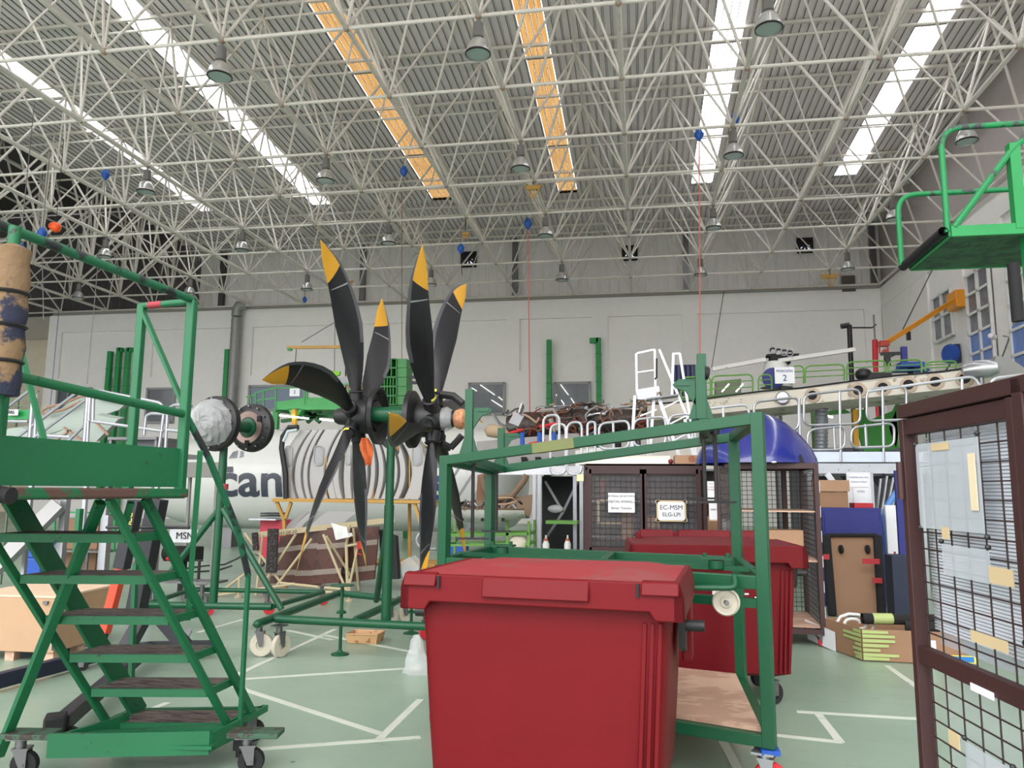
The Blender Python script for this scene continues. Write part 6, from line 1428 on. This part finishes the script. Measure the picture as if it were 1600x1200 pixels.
b = B(); b.box(((a.x+c.x)/2, Yg-.1, (a.z+c.z)/2), (c.x-a.x, .02, a.z-c.z)); b.build('sign_board', M_paper, t, smooth=False); text('lettering', '3', t, ((a.x+c.x)/2, Yg-.12, (a.z+c.z)/2), (1, 0, 0), UP, .13, M_bink)
b = B(); b.prism([at(x, y, Yg+.3) for x, y in ((503, 579), (531, 580), (530, 586), (512, 592))], (0, .1, 0)); tag(b.build('lime_cover', mat('lime_cover', (130, 200, 50), .6)), 'lime green triangular cover on the far dock', 'cover')
b = B(); b.prism([at(x, y, Yg+.4) for x, y in ((520, 592), (558, 584), (590, 594), (560, 601), (525, 602))], (0, .1, 0)); tag(b.build('aircraft_fairing', M_steel), 'grey panel lying on the far green dock beside the lime cover', 'aircraft panel')
ct = 0
for r in range(5):
    y0_, y1_ = 561+r*14.5, 574+r*14.5
    a, c = at(596, y0_, Yg-.2), at(619, y1_, Yg-.2)
    t = thing('stacking_crate', ('green slotted crate at the top of the tall stack on the far dock', 'green slotted crate second from the top of the stack on the far dock', 'green slotted crate in the middle of the tall stack on the far dock', 'green slotted crate fourth from the top of the far dock stack', 'green slotted crate at the bottom of the stack on the far dock')[r], 'crate', a, 'green crates stacked on the far dock')
    b = B(); cx_, cz_ = (a.x+c.x)/2, (a.z+c.z)/2; w_, h_ = c.x-a.x, a.z-c.z
    b.box((cx_, Yg+.15, a.z), (w_, .7, .03)); b.box((cx_, Yg+.15, c.z), (w_, .7, .03)); b.box((cx_, Yg+.5, cz_), (w_, .03, h_))
    for k in range(4 if r < 2 else 6): x = a.x+w_*k/(3 if r < 2 else 5); b.box((x, Yg+.13, cz_), (.03, .68, h_))
    b.build('crate_shell', mat('crate_green', (52, 132, 62), .5), t, smooth=False)
    b = B(); b.box((c.x+.17, Yg+.2, cz_), (.33, .7, h_*1.03)); b.build('crate_side', mat('crate_side_green', (70, 140, 80), .5), t, smooth=False)
for x0_, y0_, x1_, y1_ in ((640, 589, 660, 590), (657, 582, 658, 600), (640, 598, 660, 598)): b = B(); b.bar(at(x0_, y0_, 23), at(x1_, y1_, 23), .09, .09); b.build('dark_member', M_black, gd, smooth=False)

# ================================================================== roof lamps, fans, retractors
first = None
lamps = [(0, i) for i in (-5, -3, -1, 1)]+[(2, i) for i in (-5, -3, -1, 1, 3)]+[(4, i) for i in (-7, -5, -3, -1, 1, 3)]+[(6, i) for i in (-9, -7, -5, -3, -1, 1, 3)]
M_refl = mat('lamp_reflector', (206, 206, 204), .25, .6); M_lglass = mat('lamp_glass', (170, 186, 182), .15)
for r, i in lamps:
    p = bn(i, r)-UP*.086
    if not first:
        t = thing('high_bay_lamp', 'dome-shaped high bay lamp hanging unlit from a node of the white roof frame', 'ceiling lamp', (0, 0, 0), 'high bay lamps under the roof'); first = t
        b = B(); b.lathe([(0, 0), (.03, 0), (.03, -.08), (.11, -.10), (.12, -.42), (.06, -.44), (0, -.44)][::-1], (0, 0, 0), UP, 16); b.build('ballast_housing', mat('lamp_housing', (110, 108, 106), .5), t)
        b = B(); b.lathe([(.27, -.82), (.265, -.76), (.23, -.62), (.16, -.50), (.08, -.44)], (0, 0, 0), UP, 24); b.build('reflector', M_refl, t)
        b = B(); b.lathe([(0, -.80), (.255, -.80)], (0, 0, 0), UP, 24); b.build('lamp_glass', M_lglass, t)
        b = B(); b.lathe([(.262, -.83), (.28, -.82), (.278, -.79), (.262, -.79)], (0, 0, 0), UP, 24); b.build('rim', M_black, t)
        t.location = p
    else: c = copy_tree(first); c.location = p
for px, py, sz in ((732, 405, 24), (984, 395, 25), (1258, 383, 27)):
    a, c = at(px-sz/2, py-sz/2, YB-.1), at(px+sz/2, py+sz/2, YB-.1); cx_, cz_ = (a.x+c.x)/2, (a.z+c.z)/2; s_ = c.x-a.x
    t = thing('gable_fan', {732: 'square dark extractor fan in the gable, left one above the propellers', 984: 'square dark extractor fan in the gable, middle one', 1258: 'square dark extractor fan in the gable, right one'}[px], 'fan', (cx_, YB-.1, cz_), 'extractor fans in the gable')
    b = B(); b.box((cx_, YB-.05, cz_), (s_, .1, s_)); b.build('fan_housing', M_dark, t, smooth=False)
    b = B(); b.box((cx_, YB-.11, cz_-s_*.18), (s_*.55, .01, s_*.32)); b.build('daylight_glow', mat('fan_daylight', (226, 232, 255), .5, emis=1.2), t, smooth=False)  # panel glows by itself in place of daylight behind the fan
    b = B()
    for k in range(5):
        an = PI+.3+k*PI/5*1.2; d_ = V((math.cos(an), 0, math.sin(an))); n_ = V((-d_.z, 0, d_.x)); o_ = V((cx_, YB-.13, cz_+s_*.02))
        b.prism([o_+n_*.03, o_-n_*.03, o_+d_*s_*.42-n_*.09, o_+d_*s_*.42+n_*.09], (0, .01, 0))
    b.ball((cx_, YB-.14, cz_+s_*.02), s_*.12, 8); b.build('fan_blades', M_black, t)
b = B(); p = at(1326, 443, YB-.1); b.box(p, (.62, .08, .8)); tag(b.build('gable_hatch', mat('hatch_brown', (88, 78, 72), .6), None, False), 'small dark hatch panel in the gable near the right corner', 'hatch')
def retractor(px, py, Y, label, strap=None, sc=1.0):
    p = at(px, py, Y); t = thing('safety_retractor', label, 'retractor', p, 'blue retractors under the roof')
    b = B(); b.lathe([(0, .2*sc), (.07*sc, .15*sc), (.14*sc, .02), (.13*sc, -.06*sc), (.04*sc, -.2*sc), (0, -.21*sc)], p, UP, 12); b.build('retractor_body', mat('retractor_blue', (28, 84, 170), .4), t)
    b = B(); b.cyl(p+UP*.18*sc, V((p.x, p.y, ZB)), .012, n=5); b.build('hanger_cable', M_steel, t)
    if strap: q = at(strap[0], strap[1], Y-.3); b = B(); b.bar(p-UP*.2*sc, q, strap[2], .02, up=V((0, 1, 0))); b.build('strap', strap[3], t, smooth=False)
M_strap = mat('red_strap', (196, 104, 92), .7)
retractor(825, 349, 28, 'blue retractor with a long red strap at the middle of the hall', (828, 655, .04, M_strap), 1.2)
retractor(1092, 210, 22, 'blue retractor with a long red strap above the white step ladder', (1094, 575, .03, M_strap))
retractor(1148, 185, 22, 'blue retractor on a chain just right of the red strap one'); retractor(631, 267, 24, 'blue retractor below the left amber roof strip'); retractor(165, 272, 22, 'blue retractor above the left handrail', (163, 300, .01, M_black))
retractor(720, 388, 27, 'blue retractor beside the left gable fan', (722, 430, .02, M_black)); retractor(66, 392-28, 20, 'blue retractor just left of the orange ball'); retractor(31, 390, 17, 'blue retractor nearest the patterned foam sleeve')
retractor(476, 468, 33, 'small blue retractor at the top of the back wall', None, .8)
p = at(87, 355, 19); t = thing('orange_ball', 'bright orange ball hanging high at the far left', 'ball', p); b = B(); b.ball(p, .15, 18); b.lathe([(.05, .01), (.07, .02), (.09, .005)], p-V((.06, .125, -.02)), V((-.3, -1, .1)), 14); b.build('ball_shell', mat('orange_ball', (255, 92, 30), .4), t)
b = B(); b.cyl(p+UP*.14, V((p.x, p.y, ZB)), .01, n=5); b.build('cord', M_black, t)
def yframe(px, py, Y, s_, label):
    p = at(px, py, Y); t = thing('lifting_frame', label, 'lifting frame', p, 'yellow folded lifting frames')
    b = B(); b.prism([p+V((-.42*s_, 0, .12*s_)), p+V((.42*s_, 0, .12*s_)), p+V((.25*s_, 0, -.08*s_)), p+V((-.25*s_, 0, -.08*s_))], (0, .12, 0)); b.build('head_plate', M_yel, t, smooth=False)
    for k in range(4): b = B(); b.bar(p+V(((-.3+.2*k)*s_, 0, -.05)), p+V(((-.06+.04*k)*s_, 0, -.5*s_)), .03, .03); b.build('arm', M_yel, t)
    b = B(); b.cyl(p+UP*.1, V((p.x, p.y, ZB)), .02, n=6); b.build('hanger', M_black, t)
yframe(833, 293, 24, .7, 'yellow folded lifting frame above the strap retractor'); yframe(1297, 432, 36, 1.0, 'yellow lifting frame below the right gable fan'); yframe(727, 365, 27, .4, 'small yellow lifting frame left of the middle node'); yframe(541, 442, 36, .9, 'yellow lifting frame behind the tall left blade')
# blue hanging cables at left
for px0, py0, px1, py1, Y, m_, lb in ((92, 485, 78, 640, 30, mat('blue_cable', (50, 60, 140), .5), 'dark blue cable hanging down the left end of the back wall'), (155, 390, 136, 600, 24, M_steel, 'thin grey cable hanging left of the stair rail'), (66, 400, 68, 500, 20, M_steel, 'thin grey cable hanging below the orange ball'),
                                   (628, 300, 628, 620, 27, mat('rope_brown', (120, 90, 76), .7), 'brown rope hanging between the two propellers'), (524, 470, 522, 620, 27, M_steel, 'thin grey cable hanging left of the tall blade'), (1131, 455, 1112, 575, 27, M_black, 'black slanting cable above the green cradle posts')):
    b = B(); b.cyl(at(px0, py0, Y), at(px1, py1, Y), .014, n=5); tag(b.build('hanging_cable', m_), lb, 'cable')

# ================================================================== left background: silver rails, panels, trolley, crane, crate
sr = thing('silver_dock_steps', 'silver dock stairs with round handrails seen between the green rails at left', 'work platform', at(100, 690, 9.5))
def srail(pts, Y=9.5, r=.022): b = B(); b.rtube([at(x, y, Y) for x, y in pts], r, .14, 8); b.build('handrail', M_alu, sr)
srail([(0, 645), (50, 607), (58, 620), (54, 690)]); srail([(18, 690), (130, 606), (141, 612), (136, 700)]); srail([(42, 692), (140, 620)]); srail([(52, 612), (46, 690)], r=.03); srail([(137, 622), (131, 700)], r=.03); srail([(95, 700), (142, 655)])
srail([(145, 660), (146, 622), (152, 610), (253, 630), (256, 645), (247, 710)]); srail([(143, 658), (255, 674)]); srail([(258, 708), (262, 640), (272, 632), (300, 635)]); srail([(225, 680), (228, 650), (236, 646), (276, 648)]); srail([(262, 672), (300, 676)])
srail([(0, 658), (44, 659)]); srail([(60, 680), (110, 683)])
b = B(); b.bar(at(-10, 890, 9.2), at(92, 788, 9.6), .2, .12, up=V((0, 1, 0))); b.build('stair_stringer', mat('dull_aluminium', (150, 150, 150), .5, .4), sr, smooth=False)
for px, y0_, y1_, w_ in ((103, 780, 905, .09), (92, 850, 905, .08), (168, 805, 908, .1), (248, 780, 855, .08), (166, 780, 900, .07)):
    p, q = at(px, y0_, 9.7), at(px-6, y1_, 9.7); b = B(); b.bar(V((p.x, p.y, 0)), p, w_, w_); b.build('dock_leg', M_alu, sr, smooth=False)
for px in (55, 140, 250): p = at(px, 700, 9.5); b = B(); b.bar(V((p.x, p.y, 0)), p, .05, .05); b.build('dock_leg', M_alu, sr, smooth=False)
b = B(); b.bar(at(0, 712, 9.6), at(285, 712, 9.9), 1.2, .06); b.build('dock_deck', M_alu, sr, smooth=False)
fp = thing('aircraft_flap', 'pale green-grey aircraft flap with open ribs on the silver dock at left', 'aircraft panel', at(120, 650, 11))
M_flap = mat('pale_green_skin', (150, 163, 154), .45, vary=.03)
for pts, Y in ((((2, 682), (60, 664), (125, 616), (200, 628), (186, 640), (96, 672), (10, 700)), 11), (((80, 680), (150, 648), (185, 655), (150, 690), (90, 700)), 10.7), (((0, 672), (30, 668), (60, 675), (60, 700), (0, 700)), 10.5)):
    b = B(); b.prism([at(x, y, Y) for x, y in pts], (0, .15, .04)); b.build('skin_panel', M_flap, fp, smooth=False)
b = B(); b.prism([at(x, y, 10.9) for x, y in ((150, 616), (198, 624), (196, 630), (150, 622))], (0, .1, 0)); b.build('rib_edge', mat('rib_rust', (110, 70, 56), .6, wear=(60, 46, 42), ws=12, wa=.5), fp, smooth=False)
b = B(); b.tube([at(x, y, 10.9) for x, y in ((62, 645), (75, 636), (100, 631), (125, 620), (140, 618))], .02, 6); b.tube([at(x, y, 10.9) for x, y in ((62, 645), (75, 646), (100, 640), (125, 628))], .02, 6); b.build('rib_edge', mat('rib_tan', (150, 120, 100), .6), fp)
for x0_, y0_, x1_, y1_ in ((100, 668, 130, 690), (150, 660, 170, 680), (85, 690, 110, 672)): b = B(); b.bar(at(x0_, y0_, 10.6), at(x1_, y1_, 10.6), .04, .03); b.build('rib_member', mat('rib_tan', (0, 0, 0)), fp, smooth=False)
lg = thing('numbered_dock', 'green dock edge bearing the number 986 at the far left', 'work platform', at(20, 645, 11.6))
b = B(); b.box(at(20, 648, 11.7)+V((-.6, 0, 0)), (2.0, .05, .17)); b.build('green_board', M_gpipe, lg, smooth=False)
a, c = at(9, 640, 11.6), at(28, 649, 11.6); b = B(); b.box(((a.x+c.x)/2, 11.6, (a.z+c.z)/2), (c.x-a.x, .01, a.z-c.z)); b.build('number_plate', M_paper, lg, smooth=False); text('lettering', '986', lg, ((a.x+c.x)/2, 11.58, (a.z+c.z)/2), (1, 0, 0), UP, .07, M_ink)
for y_ in (598, 612, 624, 634): b = B(); b.bar(at(5, y_, 11.9), at(48 if y_ < 600 else 60, y_, 11.9), .02, .02); b.build('green_rail', mat('rail_olive', (84, 104, 78), .5), lg, smooth=False)
p = at(31, 600, 11.9); b = B(); b.bar(p, V((p.x, p.y, 0)), .03, .03); b.build('green_rail', mat('rail_olive', (0, 0, 0)), lg)
# dark work table under the silver rails
t = thing('dark_work_table', 'dark grey workbench behind the silver guard rail at left', 'table', at(205, 690, 10.6)); a, c = at(168, 685, 10.6), at(244, 692, 10.6)
b = B(); b.box(((a.x+c.x)/2, 10.9, a.z), (c.x-a.x, .6, .04)); b.build('table_top', M_steel, t, smooth=False)
b = B(); b.box(((a.x+c.x)/2+.2, 10.95, a.z-.16), ((c.x-a.x)*.6, .5, .28)); b.build('drawer_unit', mat('bench_grey', (92, 94, 98), .6), t, smooth=False)
for x in (a.x+.03, c.x-.03): b = B(); b.bar((x, 10.65, 0), (x, 10.65, a.z), .04, .04); b.build('leg', M_steel, t, smooth=False)
b = B(); a, c = at(289, 722, 13), at(338, 746, 13); b.box(((a.x+c.x)/2-.6, 13.2, (a.z+c.z)/2), (c.x-a.x+1.2, .3, a.z-c.z)); 
for x in (a.x, c.x-.1): b.bar((x, 13.2, 0), (x, 13.2, c.z), .05, .05)
tag(b.build('grey_counter', mat('counter_grey', (140, 138, 136), .6), None, False), 'grey horizontal board behind the thin green post, left of the lettering', 'board')
# wooden crate
c0_ = atz(82, 1036, .0); c1_ = atz(-60, 1030, 0); c2_ = atz(172, 1006, 0)
cz_ = .72; wc_ = thing('wooden_crate', 'large plywood crate on pallet feet behind the green stairs at left', 'crate', c0_)
hgt = at(82, 935, c0_.y).z; uA = (c1_-c0_); uB = (c2_-c0_); uA.z = uB.z = 0
b = B(); b.prism([zz(c0_, .09), zz(c0_+uA, .09), zz(c0_+uA+uB, .09), zz(c0_+uB, .09)], (0, 0, hgt-.09)); b.build('crate_body', M_crate, wc_, smooth=False, bevel=.005)
b = B(); b.prism([zz(c0_, hgt+.002)-uB*.01-uA*.01, zz(c0_+uA, hgt+.002), zz(c0_+uA+uB, hgt+.002), zz(c0_+uB*1.01, hgt+.002)], (0, 0, .02)); b.build('crate_lid', mat('crate_lid', (214, 188, 160), .7), wc_, smooth=False)
for f in (.02, .45): 
    for g_ in (.03, .45, .86): b = B(); p = c0_+uA*f+uB*g_; b.prism([zz(p, 0), zz(p+uA*.1, 0), zz(p+uA*.1+uB*.1, 0), zz(p+uB*.1, 0)], (0, 0, .09)); b.build('pallet_foot', M_wood, wc_, smooth=False)
b = B(); b.bar(zz(c0_, .12)-uB*.012, zz(c0_, hgt)-uB*.012, .05, .01); b.build('corner_strip', M_alu, wc_, smooth=False)
for f in (.12, .75): 
    for z_ in (.14, hgt-.04): b = B(); b.box(zz(c0_+uA*f, z_)-V((0, .015, 0)), (.05, .02, .03)); b.build('latch', M_steel, wc_)
# workshop crane folded
M_nav = mat('crane_charcoal', (34, 34, 42), .5)
wk = thing('workshop_crane', 'folded black workshop crane with an orange inner boom and hook behind the stairs', 'crane', atz(215, 1010, 0))
def kb_(x0_, y0_, Y0_, x1_, y1_, Y1_, w_, m=M_nav, nm='crane_member', h_=None): b = B(); b.bar(at(x0_, y0_, Y0_), at(x1_, y1_, Y1_), w_, h_ or w_, up=V((0, 1, 0))); return b.build(nm, m, wk, smooth=False, bevel=.004)
kb_(247, 780, 6.3, 212, 960, 6.3, .13, nm='mast'); kb_(228, 958, 6.3, 198, 1012, 6.2, .11, nm='strut'); kb_(243, 955, 6.3, 290, 1010, 6.3, .10, nm='strut'); kb_(212, 885, 6.35, 200, 1000, 6.35, .05, M_steel, 'ram')
o_ = kb_(213, 782, 5.9, 190, 888, 5.9, .10, nm='boom_sleeve'); kb_(190, 886, 5.9, 163, 988, 5.9, .075, mat('boom_orange', (206, 72, 46), .45), 'boom_inner')
text('lettering', 'BAMCO', o_, at(202, 820, 5.82), at(198, 790, 5.82)-at(192, 840, 5.82), V((-1, 0, .2)), .045, mat('label_yellow', (230, 214, 90)))
b = B(); p = at(161, 992, 5.9); b.box(p, (.06, .05, .05)); b.build('hook_block', M_black, wk); b = B(); b.tube([p-UP*.02, p-UP*.06, p+V((.03, 0, -.09)), p+V((.02, 0, -.13)), p+V((-.02, 0, -.13)), p+V((-.03, 0, -.10))], .012, 6); b.build('hook', M_black, wk)
b = B(); b.cyl(at(166, 824, 6.1), at(296, 824, 6.2), .013, n=8); b.build('handle_bar', M_black, wk)
fa, fb, fc = atz(95, 1142, .07), atz(232, 1020, .07), atz(330, 1018, .07)
b = B(); b.bar(fa+UP*.05, fb+UP*.05, .10, .10); b.build('base_leg', M_nav, wk, smooth=False, bevel=.01); b = B(); b.box(fa+UP*.045+V((-.02, -.03, 0)), (.13, .16, .13), .6); b.build('leg_cap', M_rub, wk, bevel=.015); b = B(); b.lathe([(0, -.03), (.045, -.03), (.045, .03), (0, .03)], fa+V((.07, .02, -.02)), V((1, -.6, 0)), 14); b.build('wheel', M_rub, wk)
b = B(); b.bar(atz(-20, 1068, .09), atz(172, 1018, .09), .09, .12); b.build('base_leg', mat('leg_navy', (26, 30, 52), .5), wk, smooth=False, bevel=.01)
b = B(); b.bar(fb+UP*.05, fc+UP*.05, .1, .1); b.bar(atz(172, 1018, .09), fb+UP*.05, .1, .1); b.build('base_beam', M_nav, wk, smooth=False)
for p in (atz(128, 1048, 0), atz(150, 1030, 0), atz(300, 1022, 0)): caster(wk, p, .05, .03, .4, M_rub, top=.12)
b = B(); b.bar(atz(296, 985, .25), atz(275, 1030, .05), .05, .04); b.build('strut', M_alu, wk, smooth=False)
# MSN plate on a black power unit, cart, cables
pu = thing('power_unit', 'black wheeled power unit with a white plate reading MSN behind the left stand', 'equipment', atz(285, 885, 0))
a, c = at(266, 827, 11.2), at(308, 848, 11.2); b = B(); b.box(((a.x+c.x)/2, 11.2, (a.z+c.z)/2), (c.x-a.x, .02, a.z-c.z)); b.build('name_plate', M_paper, pu, smooth=False); text('lettering', 'MSN', pu, ((a.x+c.x)/2+.03, 11.18, (a.z+c.z)/2), (1, 0, 0), UP, .11, M_ink)
b = B(); p = at(287, 865, 11.5); b.box(p, (.5, .35, .22)); b.cyl(p+V((-.2, -.2, .02)), p+V((.2, -.2, .02)), .11, n=16); b.bar(p, V((p.x, p.y, 0)), .1, .1); b.build('unit_body', M_rub, pu, bevel=.02); b = B(); b.ball(at(264, 872, 11.25), .05, 10); b.build('red_valve', M_redw, pu)
b = B(); b.bar(at(270, 826, 11.25), at(262, 855, 11.25), .02, .02); b.bar(at(304, 826, 11.25), at(300, 870, 11.25), .02, .02); b.build('plate_bracket', M_steel, pu)
ck = thing('tool_cart', 'pink-red tool cart with a flat tray top, left of the yellow rack', 'cart', atz(422, 885, 0))
a, c = at(408, 812, 15.8), at(440, 872, 15.8); b = B(); b.box(((a.x+c.x)/2, 16.0, (a.z+c.z)/2), (c.x-a.x, .5, a.z-c.z)); b.build('cart_body', mat('cart_pink', (206, 62, 84), .5), ck, smooth=False, bevel=.02)
b = B(); p = at(420, 811, 15.8); b.box(p, (.62, .6, .03)); b.build('tray_top', M_alw, ck, smooth=False); b = B(); b.box(p+V((.06, .1, .07)), (.42, .4, .03)); b.box(p+V((.06, .1, .12)), (.42, .4, .03)); b.build('tray_case', M_nav, ck, smooth=False)
for x in (a.x+.06, c.x-.06): caster(ck, V((x, 15.85, 0)), .05, .03, .3, M_rub, top=max(.12, c.z))
b = B(); b.tube([atz(x, y, .015) for x, y in ((290, 888), (320, 884), (350, 882), (372, 872), (385, 862), (405, 868))], .015, 6); b.tube([atz(x, y, .015) for x, y in ((286, 894), (310, 893), (340, 891), (362, 884))], .015, 6); tag(b.build('power_cable', M_black), 'black power cable on the floor behind the left stand', 'cable')
b = B(); b.box(at(64, 855, 12), (.3, .3, .35)); p = at(64, 855, 12); b.box((p.x, p.y, (p.z-.17)/2), (.28, .28, p.z-.17)); tag(b.build('blue_drum', M_blu, None, False, .03), 'blue container behind the silver posts at the left', 'container')
t = thing('green_trolley', 'low green wire trolley on black casters behind the silver posts at left', 'trolley', atz(120, 870, 0))
b = B(); b.box(at(128, 860, 13.2), (1.3, .5, .03)); b.build('trolley_deck', M_steel, t, smooth=False)
for x0_, y0_, x1_, y1_ in ((85, 800, 86, 862), (85, 800, 180, 802), (180, 802, 178, 862), (120, 800, 121, 862)): b = B(); b.bar(at(x0_, y0_, 13.1), at(x1_, y1_, 13.1), .03, .03); b.build('trolley_frame', M_gpipe, t, smooth=False)
for x_ in (88, 140, 172): p = at(x_, 860, 13.0); caster(t, V((p.x, 13.0, 0)), .07, .03, .3, M_rub, top=max(.16, p.z))
b = B(); p = at(140, 815, 13.6); b.box((p.x, p.y, p.z-.4), (.7, .4, .9)); b.box((p.x, p.y, .3), (.66, .36, .6)); tag(b.build('cardboard_box', M_card, None, False), 'tall tan carton behind the crossing green stair braces', 'box')
# low grey trolley near the left stand
t = thing('steel_trolley', 'low grey steel trolley with a tall screw jack behind the left stand', 'trolley', atz(300, 925, 0))
b = B(); b.box(at(298, 908, 9.9), (.9, .35, .03)); b.build('trolley_deck', M_steel, t, smooth=False); b = B(); p = at(310, 905, 9.9); b.cyl(p, p+UP*.25, .02, n=8); b.cyl(p+UP*.25-V((.05, 0, 0)), p+UP*.25+V((.05, 0, 0)), .012, n=6); b.build('screw', M_black, t)
p = at(316, 927, 9.7); caster(t, V((p.x, 9.75, 0)), .08, .035, .3, M_rub, top=max(.2, at(298, 908, 9.9).z-.015)); p = at(282, 927, 9.7); caster(t, V((p.x, 9.85, 0)), .08, .035, .3, M_rub, top=max(.2, at(298, 908, 9.9).z-.015))
# dark clutter behind the trestle and black rubber piece
b = B(); P4 = [at(x, y, 12.2) for x, y in ((592, 828), (618, 838), (622, 905), (596, 905))]; b.prism(P4, (0, .15, 0)); tag(b.build('dark_partition', M_nav), 'dark panel standing right behind the stand pole on the rack base', 'panel')
b = B(); P4 = [at(x, y, 12.0) for x, y in ((626, 878), (640, 870), (655, 885), (650, 905), (630, 905))]; b.prism(P4, (0, .3, 0)); tag(b.build('pale_fairing', M_film), 'pale glossy fairing piece at the right foot of the yellow rack', 'aircraft panel')
